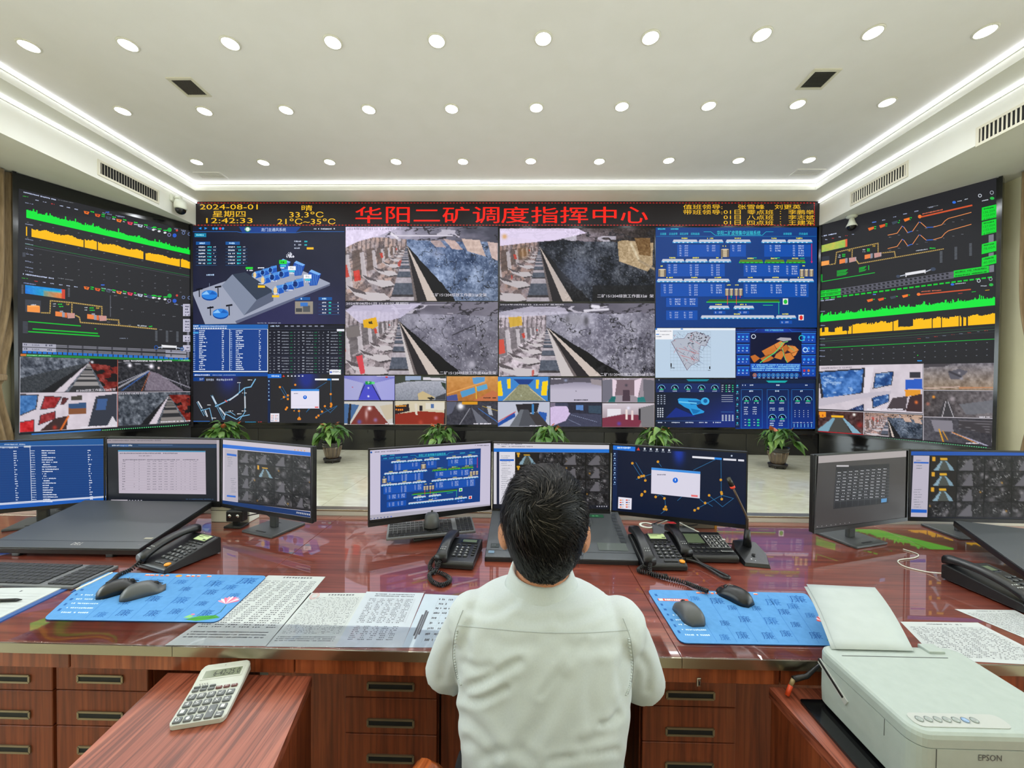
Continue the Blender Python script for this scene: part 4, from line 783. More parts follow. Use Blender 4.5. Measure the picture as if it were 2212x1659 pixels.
def icons(P, y0, sl):
    for x, c in ((500,(230,110,40)),(566,(220,90,40)),(630,(70,80,96)),(694,(240,120,40)),(760,(226,60,90)),(820,(180,190,210)),(875,(60,70,110))):
        y = y0+(x-500)*sl; P.poly([(x,y),(x+34,y+6),(x+26,y+22),(x+4,y+16)], c, 2).poly([(x+8,y+6),(x+24,y+8),(x+18,y+14)], (46,40,40), 3); P.micro(x+40,y,x+62,y+8,G,2,slope=.2).micro(x+40,y+12,x+62,y+19,G if x < 600 else WT,2,slope=.2)
    for x in (905,940,975): y = y0+(x-500)*sl; P.rect(x,y-2,x+24,y+3,G,2); P.disc(x+10,y+14,9,(220,224,228),2,10,6)
    P.disc(1012,y0+(1012-500)*sl-12,13,(30,170,70),2,14).disc(1042,y0+(1042-500)*sl+14,12,(40,90,200),2,14).ring(1010,y0+(1012-500)*sl+18,9,3,(150,150,200),2).ring(1095,y0+(1095-500)*sl-14,8,3,(120,140,190),2).ring(1130,y0+(1130-500)*sl-16,8,3,(120,140,190),2); P.disc(1056,y0+(1056-500)*sl-20,7,(200,70,60),2,10)
    for x in (604,640,700,1040,1080): P.micro(x,y0-6+(x-640)*.22+20,x+30,y0+2+(x-640)*.22+20,(130,140,170),2,slope=.2)
icons(P, 264, .245); P.micro(690,288,744,294,(150,160,190),2,slope=.2).micro(630,268,656,276,(60,110,220),2)
bars(P, 157, 1146, (305,528), (52,32), 150, G, 1, spike=.25)
bars(P, 155, 1146, (412,612), (58,50), 150, YC, 2, gaps=((.006,.03),(.343,.35),(.425,.43),(.702,.716),(.915,.919),(.923,.928),(.941,.945)), spike=.0)
P.line([(152,462),(1130,652)], 2.5, (30,120,60), 2).line([(152,476),(1145,664)], 1.5, (90,94,104), 2)
for r0, r1 in ((330,540),(424,620),(510,690),(560,735),(598,760)):
    for k in range(13): P.micro(160+k*76,r0+(r1-r0)*k/13.0,172+k*76,r0+4+(r1-r0)*k/13.0,(120,124,134),2)
for y in (212,338,428,456,484,516,560,596,618): P.micro(150,y,200,y+6,(140,150,180),2,slope=.2)
P.rect(134,512,152,538,(70,74,84),2)
P.micro(136,636,330,645,(190,200,230),2,slope=.15); P.micro(130,662,172,668,(60,170,60),2,slope=.1); P.micro(140,690,220,697,(120,140,190),2,slope=.15); P.micro(345,662,440,668,(120,124,132),2,slope=.15)
for x in (205,250,300,352,396,442): P.micro(x,680+(x-205)*.14,x+26,686+(x-205)*.14,[(190,200,230),(200,60,60)][int(x) % 2],2,slope=.15)
icons(P, 714, .135); P.micro(602,702,628,711,(60,110,220),2)
im = Img([(150,706),(388,734),(388,790),(150,757)], 8); im.grad((30,120,220), (40,190,190), im.u*1.2); im.grad((90,160,150), (226,130,70), (im.u-.35)*2+.3*(fbm(im.u*8, im.v*30, 3)-.5), (im.u > .45) & (im.v > .45)); im.fill((30,140,220), im.v < .2); im.grain(20, 6, 3); im.fill((206,70,50), (im.u > .93)); P.image(im, 2)
for x, q in ((128,0),(405,1)): P.quads([[(x,706+k*7+q*18),(x+12,706+k*7+q*18),(x+12,709+k*7+q*18),(x,709+k*7+q*18)] for k in range(8)], (110,116,130), 2)
P.poly([(150,792),(244,800),(243,876),(150,866)], (62,66,76), 2).poly([(162,828),(238,836),(238,872),(162,866)], (244,150,70), 3).disc(200,833,38,(250,170,90),4,12,5); P.micro(184,822,216,829,(230,230,240),5)
for pts in ([(246,872),(298,874),(301,800),(430,812),(608,836),(608,892)],[(430,812),(428,872)],[(452,888),(474,900),(480,930),(710,948),(934,970)],[(630,910),(708,916),(710,948)]):
    P.line(pts, 7, (190,160,90), 2)
    for (a, c) in zip(pts[:-1], pts[1:]):
        a = np.array(a, float); c = np.array(c, float); m = int(np.hypot(*(c-a))/13)
        if m: P.quads([[tuple(a+(c-a)*(k+.1)/m-2.2), tuple(a+(c-a)*(k+.5)/m-2.2), tuple(a+(c-a)*(k+.5)/m+2.2), tuple(a+(c-a)*(k+.1)/m+2.2)] for k in range(m)], (60,46,30), 3)
for x, y in ((330,864),(520,880)):
    P.poly([(x,y),(x+40,y+4),(x+40,y+32),(x,y+28)], (236,132,66), 4).poly([(x+40,y+4),(x+56,y+6),(x+56,y+36),(x+40,y+34)], (150,150,164), 4).poly([(x+56,y+8),(x+70,y+8),(x+70,y+38),(x+56,y+36)], (220,110,60), 4).poly([(x+70,y+8),(x+116,y+12),(x+116,y+40),(x+74,y+42)], (178,160,164), 4).rect(x+26,y-4,x+46,y+6,(150,150,160),5)
    P.quads([[(x+76+k*8,y+10),(x+79+k*8,y+10),(x+79+k*8,y+40),(x+76+k*8,y+40)] for k in range(5)], (230,120,80), 5)
for x, y in ((316,816),(504,838)): P.micro(x,y,x+22,y+7,WT,3).micro(x+30,y+2,x+60,y+9,G,3).micro(x,y+15,x+20,y+21,WT,3).micro(x+30,y+16,x+66,y+23,G,3)
P.text('1#', (396,816,414,828), (230,190,60), 3).text('2#', (572,838,592,850), (230,190,60), 3)
for a in (((170,925),(480,951),6),((196,969),(582,996),7),((170,985),(592,1012),7)): P.line([a[0], a[1]], a[2], (20,190,50), 3)
P.quads([[(136,925+k*8),(166,926+k*8),(166,929+k*8),(136,928+k*8)] for k in range(9)], (90,96,110), 2); P.micro(820,944,880,951,WT,3,slope=.1).micro(888,950,914,958,G,3).micro(714,1022,766,1029,(130,140,160),2).micro(564,966,576,972,G,3)
for x, y, n in ((926,980,9),(990,980,10),(1052,985,9)): P.quads([[(x,y+k*7),(x+14,y+k*7+1),(x+14,y+k*7+4),(x,y+k*7+3)] for k in range(n)], (110,116,126), 2)
for x, y in ((680,768),(658,838),(640,926)):
    for k in range(7): P.micro(x+k*62,y+k*9,x+18+k*62,y+5+k*9,(120,124,132),2)
P.quads([[(656,770+k*8),(662,770+k*8),(662,774+k*8),(656,774+k*8)] for k in range(16)], (110,114,124), 2)
for y0, y1, n in ((820,892,4),(910,986,4),(1006,1046,2),(1066,1104,2)):
    P.rect(1092,y0,1147,y1,(188,186,206),3); [P.micro(1104,y0+10+k*17,1138,y0+20+k*17,(90,90,110),4) for k in range(n)]
P.rect(1116,986,1130,1140,(120,120,134),2)
for y in (1052,1078):
    P.poly([(134,y),(334,y+9),(334,y+31),(134,y+22)], (166,166,182), 3).text('0.00A', ([(190,y+7),(236,y+9),(236,y+21),(190,y+19)]), (90,92,110), 4).micro(270,y+9,318,y+21,(90,92,110),4,slope=.04).micro(142,y+4,168,y+16,(90,92,110),4); P.poly([(334,y+11),(1112,y+46),(1112,y+60),(334,y+28)], (112,112,122), 2); P.line([(334,y+20),(1112,y+53)], 2.5, (70,70,80), 3)
    P.quads([[(400+k*88,y+14+k*3.6),(410+k*88,y+14+k*3.6),(410+k*88,y+30+k*3.6),(400+k*88,y+30+k*3.6)] for k in range(8)], (60,60,70), 3); P.poly([(988,y+42),(1112,y+46),(1112,y+66),(988,y+60)], (150,150,164), 3)
P.poly([(966,1064),(1054,1070),(1054,1082),(966,1080)], (226,226,230), 4).line([(944,1080),(970,1076)], 6, (150,160,180), 4).line([(1050,1080),(1090,1088)], 6, (150,160,180), 4).ring(931,1079,10,5,(40,80,150),5).ring(1086,1088,9,5,(50,90,150),5).line([(966,1064),(966,1084)], 4, (220,220,226), 5).line([(1052,1070),(1052,1090)], 4, (220,220,226), 5)
P.quads([[(134+k*30.2,1098+k*1.28),(158+k*30.2,1099+k*1.28),(158+k*30.2,1114+k*1.28),(134+k*30.2,1113+k*1.28)] for k in range(33)], (30,110,200), 3)
P.poly([(122,1118),(1140,1152),(1140,1164),(122,1132)], (30,130,50), 3).micro(160,1122,310,1129,(150,220,160),4,slope=.03).rect(122,1118,156,1131,(200,110,50),4).micro(1066,1152,1130,1159,(150,220,160),4)
st = 5
im = mine([(122,1134),(700,1152),(700,1340),(118,1350)], st, (.71,.12), (.60,.78), (.44,.60), .3, ((20,20,24),(30,30,34)), ((70,74,82),(90,94,104)), (92,98,110), 21, .05, 60)
im.fill((86,92,104)); im.grain(80, 10, 5); im.grain(44, 30, 6); u, v = im.u, im.v; t = np.clip((v-.12)/.88, .01, 1); at = lambda b_: .71+(b_-.71)*t
im.fill((54,58,64), (v > .12) & (u > at(-.6)) & (u < at(.2))); im.grain(30, 30, 7, (v > .12) & (u < at(.2))); im.fill((24,24,28), (v > .12) & (u > at(.2)) & (u < at(.36))); im.fill((206,196,206), (v > .12) & (u > at(.36)) & (u < at(.46))); ph = (2.0/np.maximum(t, .05)) % 1
pm = (v > .12) & (u > at(.5)) & (u < at(.84)); im.fill((150,146,146), pm); im.fill((50,50,54), pm & (ph < .5)); rm = (v > .1) & (u >= at(.88)); im.fill((120,34,28), rm); im.grain(60, 12, 8, rm); im.fill((20,16,18), rm & (fbm(u*14, v*8, 4) < .45)); im.fill((16,16,20), (v < .14+.3*(u-.72)) & (u > .72)); im.blob(.74, .1, .06, (230,226,236)); P.image(im, 2)
im = Img([(704,1166),(1146,1170),(1146,1342),(704,1338)], st); im.fill((40,40,46)); im.grain(46, 20, 5); u, v = im.u, im.v
im.poly([(.42,.3),(.56,.4),(.9,1),(.36,1)], (120,110,124)); im.grain(30, 30, 3, im.inside([(.42,.3),(.56,.4),(.9,1),(.36,1)])); im.line((.42,.3),(0,.9), .03, (170,170,180)); im.line((.42,.3),(.0,.75), .02, (150,150,164)); im.line((.42,.32),(.05,1), .016, (60,110,190)); im.line((.43,.35),(.32,1), .014, (170,90,50)); im.blob(.16, .12, .1, (250,246,255)); im.blob(.45, .14, .12, (246,240,252)); im.blob(.55, .2, .06, (240,220,220)); im.line((.6,.5),(1,.9), .02, (150,146,160)); im.line((.8,.3),(.86,.9), .012, (120,120,130)); im.line((.9,.3),(.96,.9), .012, (120,120,130)); im.line((.44,.1),(0,.0), .012, (150,150,160)); P.image(im, 2)
def cabin(q, seed, blue):
    im = Img(q, st); im.fill((206,196,206)); im.grain(14, 6, seed)
    if blue:
        for pts, c in (([(.03,.16),(.44,.10),(.42,.60),(.07,.75)],(60,110,180)),([(.56,.2),(.72,.16),(.70,.42),(.54,.50)],(50,90,150)),([(.53,.72),(.68,.60),(.68,.78),(.54,.92)],(40,80,140)),([(.3,1),(.44,.86),(.44,1)],(40,60,110))):
            m = im.inside(pts); im.fill((40,40,50), im.inside([(np.array(p)-np.mean(pts, 0))*1.12+np.mean(pts, 0) for p in pts])); im.fill(c, m); im.grain(70, 12, seed+2, m); im.fill((170,196,230), m & (fbm(im.u*20, im.v*14, seed+4) > .66), .7)
        im.poly([(.46,.05),(.54,.05),(.5,.6),(.44,.62)], (220,212,222)); im.poly([(0,.76),(.42,.62),(.7,.55),(.7,.62),(.4,.74),(0,.96)], (190,182,194)); im.poly([(.84,.32),(1,.30),(1,.5),(.84,.52)], (40,90,190)); im.poly([(.83,.52),(.98,.52),(.98,.64),(.84,.66)], (226,150,40)); im.poly([(.88,.16),(.98,.16),(.98,.28),(.88,.28)], (50,50,60)); im.poly([(.72,.7),(.86,.66),(.84,.95),(.66,.95)], (70,60,66)); im.poly([(.88,.66),(1,.6),(1,.98),(.84,.98)], (60,40,44)); im.blob(.94, .78, .05, (220,110,50))
    else:
        for pts, c in (([(0,.05),(.18,.06),(.16,.40),(0,.55)],(60,110,170)),([(.26,.1),(.42,.12),(.36,.38),(.22,.42)],(150,36,40)),([(.0,.75),(.14,.70),(.14,1),(0,1)],(190,30,36)),([(.22,.58),(.36,.50),(.36,.68),(.2,.82)],(140,40,44)),([(.44,.14),(.5,.15),(.46,.3),(.42,.32)],(90,40,44))):
            im.fill((60,56,64), im.inside([(np.array(p)-np.mean(pts, 0))*1.15+np.mean(pts, 0) for p in pts])); m = im.inside(pts); im.fill(c, m); im.grain(40, 14, seed+2, m)
        im.poly([(.5,.3),(.68,.28),(.68,.58),(.5,.6)], (50,80,120)); im.poly([(.5,.42),(.68,.44),(.68,.58),(.5,.58)], (130,80,50)); im.poly([(.53,.1),(.64,.08),(.64,.2),(.53,.22)], (70,66,60)); im.poly([(.36,.68),(.5,.62),(.48,1),(.2,1)], (60,40,40)); im.line((.5,.64),(.42,1), .03, (220,110,40)); im.poly([(.78,.12),(1,.05),(1,.95),(.7,.95)], (50,54,66)); im.poly([(.8,.2),(.9,.18),(.88,.5),(.78,.5)], (60,90,140)); im.blob(.36, .92, .08, (190,50,36), .8); im.poly([(.9,.95),(.95,.68),(1,.9),(1,1)], (210,206,214))
    return im
P.image(cabin([(118,1354),(700,1344),(700,1554),(116,1588)], 31, False), 2)
im = mine([(704,1346),(1146,1346),(1146,1524),(704,1548)], st, (.70,.12), (.62,.78), (.44,.60), .3, ((20,20,24),(30,30,34)), ((70,74,82),(90,94,104)), (92,98,110), 25, .05, 60)
im.fill((80,86,96)); im.grain(80, 9, 15); im.grain(44, 28, 16); u, v = im.u, im.v; t = np.clip((v-.1)/.9, .01, 1); at = lambda b_: .69+(b_-.69)*t
im.fill((206,196,206), (v > .1) & (u > at(.42)) & (u < at(.52))); im.fill((24,24,28), (v > .1) & (u > at(.3)) & (u < at(.42))); ph = (1.6/np.maximum(t, .05)) % 1; pm = (v > .1) & (u > at(.56)) & (u < at(.9)); im.fill((130,124,122), pm); im.fill((44,44,48), pm & (ph < .5)); rm = (v > .08) & (u >= at(.94)); im.fill((124,36,28), rm); im.grain(60, 12, 18, rm); im.fill((20,16,18), rm & (fbm(u*14, v*8, 4) < .42)); P.image(im, 2)
P.line([(702,1154),(702,1552)], 3, (180,90,70), 4).line([(118,1351),(1146,1343)], 3, (190,180,190), 4).line([(120,1136),(116,1590)], 3, (190,190,200), 4)
P.text('81306综放工作面122#支架', [(455,1330),(690,1322),(690,1338),(455,1346)], CAP, 5).text('2024年08月01日', [(704,1350),(880,1348),(880,1358),(704,1362)], CAP, 5); P.micro(480,1552,690,1562,CAP,5,slope=-.06); P.micro(960,1520,1140,1528,CAP,5,slope=-.04).micro(730,1156,1030,1164,CAP,5)
P.poly([(114,1590),(1146,1528),(1146,1536),(114,1602)], (24,26,34), 3); P.line([(190,1598),(600,1572)], 8, (40,110,190), 4); P.quads([[(610+k*13,1571-k*.82),(617+k*13,1570.6-k*.82),(617+k*13,1576-k*.82),(610+k*13,1576.4-k*.82)] for k in range(40)], (90,200,130), 4)
P.build('monitoring_pictures', 'led_screen', wl)

wr, P = wing('tall side video wall right of the banner with line graphs and orange-blue pictures', AR, BR_, 1)
P.crop(1750, 380, 2.764)
P.poly([(40,298),(1112,10),(1104,1624),(32,1524)], (36,36,40), 1)
ys = lambda x, y0, s: y0-(x-50)*s
P.micro(52,360,160,368,(190,200,230),2,slope=-.2); P.micro(50,386,76,392,(60,170,60),2)
for k in range(5): P.micro(90+k*40,378-k*8,106+k*40,383-k*8,[(190,200,230),(200,60,60)][k % 2],2)
for x, y in ((370,275),(430,262),(490,244),(555,226),(622,210),(710,186)): P.micro(x,y,x+26,y+7,(150,160,190) if x > 380 else (90,140,240),2,slope=-.2)
for x, y, c in ((345,312,(230,110,40)),(412,296,(220,90,40)),(486,276,(60,70,84)),(558,258,(240,120,40))): P.poly([(x,y),(x+36,y-10),(x+36,y+4),(x+8,y+16)], c, 2); P.micro(x+38,y-12,x+56,y-5,G,2).micro(x+38,y,x+54,y+6,G,2)
P.disc(655,243,11,(236,120,50),3,12); P.line([(668,244),(966,176)], 9, (206,84,46), 3); P.micro(670,224,796,232,(210,110,80),4,slope=-.22); P.micro(700,186,766,192,(120,124,130),2,slope=-.2)
P.disc(860,158,11,(50,110,220),3,12,8).micro(880,150,910,156,WT,3,slope=-.2).micro(922,138,944,144,WT,3,slope=-.2).ring(1014,118,9,4,(190,196,206),3).ring(1085,100,10,4,(150,156,166),3).micro(1026,146,1064,153,WT,3,slope=-.2).disc(1087,134,13,(40,180,70),3,14,9)
def curve(dy):
    pts = [(465,354),(520,342),(550,300),(560,306),(582,338),(612,330),(650,276),(660,278),(694,308),(736,306),(786,292),(806,268),(826,254),(880,240),(962,218)]
    pts = [(x, y+dy*(1-(x-465)/4500)) for x, y in pts]
    for a, c in zip(pts[:-1], pts[1:]): P.line([a, c], 4, (226,140,80) if abs(c[1]-a[1]) > 9 else (50,110,220), 3)
curve(0); curve(80)
for k in range(9): P.micro(470+k*54,364-k*13,486+k*54,368-k*13,(120,124,134),2).micro(470+k*54,442-k*12,486+k*54,446-k*12,(120,124,134),2)
im = Img([(58,418),(222,376),(222,422),(60,458)], 8); im.grad((120,190,90), (220,190,80), fbm(im.u*10, im.v*14, 3)*1.4-.2); im.fill((220,90,60), im.u > .92); P.image(im, 2)
P.poly([(64,484),(116,476),(116,530),(64,540)], (50,54,64), 2).poly([(66,512),(114,504),(114,530),(66,538)], (244,160,80), 3)
for pts in ([(118,530),(150,524),(158,456),(252,434),(406,402),(406,462)],[(252,434),(250,494)],[(270,494),(290,524),(510,486),(796,436)],[(430,460),(504,452),(510,486)]):
    P.line(pts, 6, (190,160,90), 2)
    for (a, c) in zip(pts[:-1], pts[1:]):
        a = np.array(a, float); c = np.array(c, float); m = int(np.hypot(*(c-a))/11)
        if m: P.quads([[tuple(a+(c-a)*(k+.1)/m-2), tuple(a+(c-a)*(k+.5)/m-2), tuple(a+(c-a)*(k+.5)/m+2), tuple(a+(c-a)*(k+.1)/m+2)] for k in range(m)], (60,46,30), 3)
for x, y in ((176,500),(326,472)): P.poly([(x,y),(x+34,y-6),(x+34,y+18),(x,y+26)], (236,132,66), 4).poly([(x+34,y-8),(x+48,y-10),(x+48,y+18),(x+34,y+22)], (140,140,154), 4).poly([(x+56,y-10),(x+100,y-16),(x+100,y+8),(x+58,y+18)], (178,160,164), 4); P.quads([[(x+60+k*9,y-10-k*1.2),(x+63+k*9,y-10-k*1.2),(x+63+k*9,y+16-k*2),(x+60+k*9,y+16-k*2)] for k in range(4)], (230,120,80), 5)
for x, y in ((166,470),(314,438)): P.micro(x,y,x+18,y+6,WT,3).micro(x+26,y-4,x+48,y+3,G,3).micro(x,y+12,x+18,y+18,WT,3).micro(x+26,y+6,x+50,y+13,G,3)
P.text('1#', (226,440,242,452), (230,190,60), 3).text('2#', (372,412,390,424), (230,190,60), 3); P.micro(632,444,704,450,WT,3,slope=-.14).micro(714,428,756,436,G,3)
for x, y, n in ((774,452,10),(862,426,11),(950,404,11)): P.quads([[(x,y+k*7),(x+16,y+k*7-2),(x+16,y+k*7+1),(x,y+k*7+3)] for k in range(n)], (110,116,126), 2)
for x, y, w, n in ((160,566,66,6),(292,548,44,5)): P.quads([[(x,y+k*6),(x+w-5*(k % 3),y+k*6-10),(x+w-5*(k % 3),y+k*6-6),(x,y+k*6+4)] for k in range(n)], (20,170,50), 3)
P.line([(70,632),(386,578)], 4, (20,190,60), 3).line([(350,536),(350,560)], 6, (20,170,50), 3).line([(70,590),(70,626)], 8, (20,150,50), 3); P.quads([[(54,590+k*7),(62,589+k*7),(62,592+k*7),(54,593+k*7)] for k in range(7)], (110,116,126), 2)
P.poly([(568,580),(690,560),(690,576),(570,596)], (226,226,232), 4).line([(530,600),(572,590)], 6, (170,176,190), 4).line([(686,574),(726,558)], 6, (170,176,190), 4).disc(735,557,16,(60,70,90),5,14,11).disc(526,600,12,(60,70,90),5,12,9); P.rect(570,596,576,604,(220,220,226),5).rect(684,572,690,582,(220,220,226),5)
for y in (0, 21):
    P.poly([(46,688+y),(182,672+y),(182,690+y),(46,706+y)], (10,210,50), 3).poly([(182,672+y),(858,570+y),(858,590+y),(182,690+y)], (92,92,104), 2).poly([(858,566+y),(1068,536+y),(1068,556+y),(858,586+y)], (10,210,50), 3); P.micro(866,572+y,1060,582+y,(10,110,30),4,slope=-.14).micro(54,690+y,176,698+y,(10,110,30),4,slope=-.12)
    for k in range(24): t = k/24; P.disc(196+t*650,680+y-t*100,9,(34,34,40),3,8,6)
P.quads([[(52+k*36,732-k*4.6),(78+k*36,729-k*4.6),(78+k*36,738-k*4.6),(52+k*36,741-k*4.6)] for k in range(29)], (10,200,50), 3)
for y0, y1, rows in ((190,262,('136.20A','1153.00V','4.04m/s')),(276,350,('137.00A','1155.00V','4.04m/s')),(408,462,('78.00A',)),(490,535,('40.00A',))):
    P.poly([(1026,y0),(1112,y0-20),(1112,y1-14),(1024,y1+6)], (10,214,50), 3)
    for k, r_ in enumerate(rows): yy = y0+20+k*21; P.text(r_, [(1034,yy+3),(1106,yy-12),(1106,yy+2),(1034,yy+17)], (8,120,30), 4)
    P.micro(1036,y0+4,1102,y0+14,(8,110,30),4,slope=-.2)
P.poly([(1066,354),(1096,348),(1096,400),(1066,404)], (120,120,132), 2).poly([(1066,462),(1096,456),(1096,486),(1066,490)], (120,120,132), 2).poly([(1070,536),(1098,530),(1098,572),(1070,576)], (120,120,132), 2)
# second dashboard
P.micro(52,744,150,751,(190,200,230),2,slope=-.12); P.disc(648,707,11,(236,120,50),3,12,9); P.line([(660,708),(958,678)], 7, (206,84,46), 3).micro(664,688,786,695,(210,110,80),4,slope=-.08).micro(375,704,395,711,(90,140,240),2).disc(850,648,11,(50,110,220),3,12,7).micro(866,642,936,648,WT,3,slope=-.1).ring(1007,626,9,4,(190,196,206),3).ring(1078,616,9,4,(150,156,166),3).disc(1081,650,13,(40,180,70),3,14,9).micro(1018,654,1060,660,WT,3)
for x, y, c in ((338,740,(230,110,40)),(404,734,(220,90,40)),(476,722,(60,70,84)),(548,714,(240,120,40))): P.poly([(x,y),(x+36,y-8),(x+36,y+6),(x+8,y+14)], c, 2); P.micro(x+38,y-6,x+54,y,G,2)
for x, c in ((885,(200,60,60)),(965,G),(1046,YC)): P.line([(x,703-(x-885)*.12),(x+24,700-(x-885)*.12)], 2.5, c, 3)
bars(P, 48, 1104, (874,772), (42,52), 190, G, 5, spike=.35)
bars(P, 48, 1104, (956,882), (62,66), 190, YC, 6, gaps=((.16,.165),(.185,.19),(.418,.424),(.64,.645),(.692,.697),(.79,.797),(.806,.818),(.832,.846)), spike=0, shape=lambda t: .35 if (.02 < t < .036 or .055 < t < .09 or .135 < t < .172 or .45 < t < .535) else (.8 if t < .18 else 1.0))
for a, c, w, col in (((50,976),(1102,900),2,(40,90,50)),((50,990),(1102,916),2,(70,110,80)),((50,1000),(1102,932),1.6,(60,66,70)),((50,1028),(1102,974),4,(20,170,60))): P.line([a, c], w, col, 3)
for r0, r1 in ((1040,990),(1072,1030),(1100,1066)):
    for k in range(17): P.micro(60+k*62,r0+(r1-r0)*k/17,70+k*62,r0+5+(r1-r0)*k/17,(120,126,140),2)
for y in (806,890,970,1006,1040,1074): P.micro(52,y,92,y+6,(140,150,180),2)
P.micro(640,1100,680,1108,(60,160,240),3).micro(640,1068,650,1074,G,3); [P.micro(640+k*50,970-k*6,664+k*50,974-k*6,[(180,60,50),(120,130,150)][k % 2],3) for k in range(9)]
st = 5
P.image(cabin([(40,1134),(672,1122),(672,1418),(36,1390)], 41, True), 2)
im = mine([(36,1402),(320,1408),(318,1542),(34,1522)], 4, (.5,.3), (.3,.4), (.5,.6), .7, ((60,30,20),(40,24,24)), ((120,60,50),(90,60,56)), (70,64,70), 33, .2, 40)
im.fill((70,44,44)); im.grain(50, 9, 33); im.poly([(.36,.3),(.56,.3),(.74,1),(.2,1)], (70,70,66)); im.poly([(.34,.34),(.4,.34),(.26,1),(.0,1)], (120,160,180)); im.poly([(.56,.34),(.6,.34),(.96,1),(.78,1)], (130,170,190)); im.poly([(.32,.2),(.58,.2),(.58,.3),(.32,.3)], (240,180,30)); im.poly([(.06,.05),(.2,.05),(.2,.3),(.08,.34)], (240,150,30)); im.blob(.8, .14, .1, (246,246,240)); im.blob(.92, .6, .2, (150,40,36), .8); P.image(im, 2); P.micro(70,1424,86,1438,(190,90,20),4)
im = mine([(326,1412),(670,1430),(670,1572),(322,1546)], 4, (.40,.2), (.27,.42), (.44,.52), .60, ((150,120,110),(190,160,140)), ((200,160,150),(160,140,140)), (70,80,96), 35, .2, 60, [([(.66,.14),(.78,.14),(.82,.3),(.7,.3)],(196,166,150)), ([(.84,.16),(.96,.18),(1,.36),(.88,.34)],(196,166,150))]); P.image(im, 2)
im = Img([(678,1124),(1104,1116),(1104,1280),(678,1276)], st); im.grad((120,116,124), (150,130,110), im.v); im.grain(50, 9, 51); im.poly([(.34,.3),(.5,.2),(.62,.3),(.5,.6),(.38,.6)], (90,88,98)); im.blob(.53, .56, .09, (150,146,156)); im.line((.36,.3),(.52,.5), .05, (60,58,66)); im.blob(.5, .36, .06, (170,166,172)); im.line((0,.95),(.5,.88), .02, (210,180,170)); im.line((.5,.92),(1,.9), .03, (190,130,90)); im.poly([(0,0),(.4,0),(.3,.1),(0,.14)], (70,66,72)); P.image(im, 2)
im = Img([(678,1286),(1104,1288),(1104,1446),(678,1436)], st); im.grad((70,64,66), (110,104,108), im.u); im.grain(44, 10, 52); im.poly([(.28,.4),(.36,.4),(.44,1),(.2,1)], (60,58,62)); im.line((.31,.4),(.26,1), .02, (190,184,190)); im.line((.34,.4),(.42,1), .02, (180,176,182)); im.blob(.14, .22, .08, (236,150,50)); im.blob(.06, .5, .1, (190,110,90), .7); im.blob(.4, .3, .16, (170,160,166), .8); im.poly([(.5,.5),(1,.3),(1,.8),(.6,.9)], (110,112,120), .8); P.image(im, 2)
im = Img([(678,1440),(1104,1452),(1102,1616),(676,1576)], st); im.grad((80,78,86), (56,54,60), im.u); im.grain(26, 14, 53); im.poly([(.1,.1),(.4,.1),(.42,.55),(.16,.6)], (130,126,136)); im.line((.22,.5),(.28,1), .03, (226,160,30)); im.line((.27,.55),(.34,.9), .02, (214,150,40)); im.line((.4,.6),(.9,1), .03, (170,166,190)); im.line((.4,.58),(.75,.95), .02, (220,140,50)); im.poly([(.5,.1),(1,.05),(1,.6),(.5,.4)], (62,58,62)); [im.line((.5,.1+k*.08),(1,.1+k*.1), .006, (110,106,112)) for k in range(5)]; P.image(im, 2)
P.line([(676,1122),(676,1578)], 3, (220,214,224), 4).line([(676,1280),(1104,1284)], 3, (220,214,224), 4).line([(676,1438),(1104,1449)], 3, (220,214,224), 4).line([(36,1398),(674,1424)], 3, (220,214,224), 4).line([(322,1410),(319,1545)], 3, (220,214,224), 4).line([(1105,1116),(1103,1622)], 3, (230,224,234), 4)
P.line([(34,1524),(320,1544)], 4, (190,30,40), 4); P.text('2024年08月01日 12:49:07', [(66,1142),(250,1138),(250,1148),(66,1154)], (50,44,60), 4); P.micro(340,1388,556,1398,CAP,4).micro(930,1592,1010,1600,CAP,4).micro(1010,1436,1080,1444,CAP,4); P.poly([(1086,1566),(1102,1568),(1102,1592),(1084,1590)], (220,220,228), 5); P.quads([[(360+k*14,1556+k*1.3),(368+k*14,1556.6+k*1.3),(368+k*14,1561+k*1.3),(360+k*14,1560.4+k*1.3)] for k in range(50)], (90,190,130), 4)
P.build('monitoring_pictures', 'led_screen', wr)

# black stone plinth under the centre wall
t = thing('stone_plinth', 'glossy black stone plinth below the centre video wall', 'plinth', (0, YW, 0))
for k in range(9):
    x0 = WL+(WR-WL)*k/9; x1 = WL+(WR-WL)*(k+1)/9
    MB().bb(x0+.003, x1-.003, -.07, .1, 0.0, .425, bev=.004, seg=1).build('panel', 'black_stone', t)
MB().bb(WL, WR, -.055, .1, .425, .439).build('ledge', 'bezel', t)
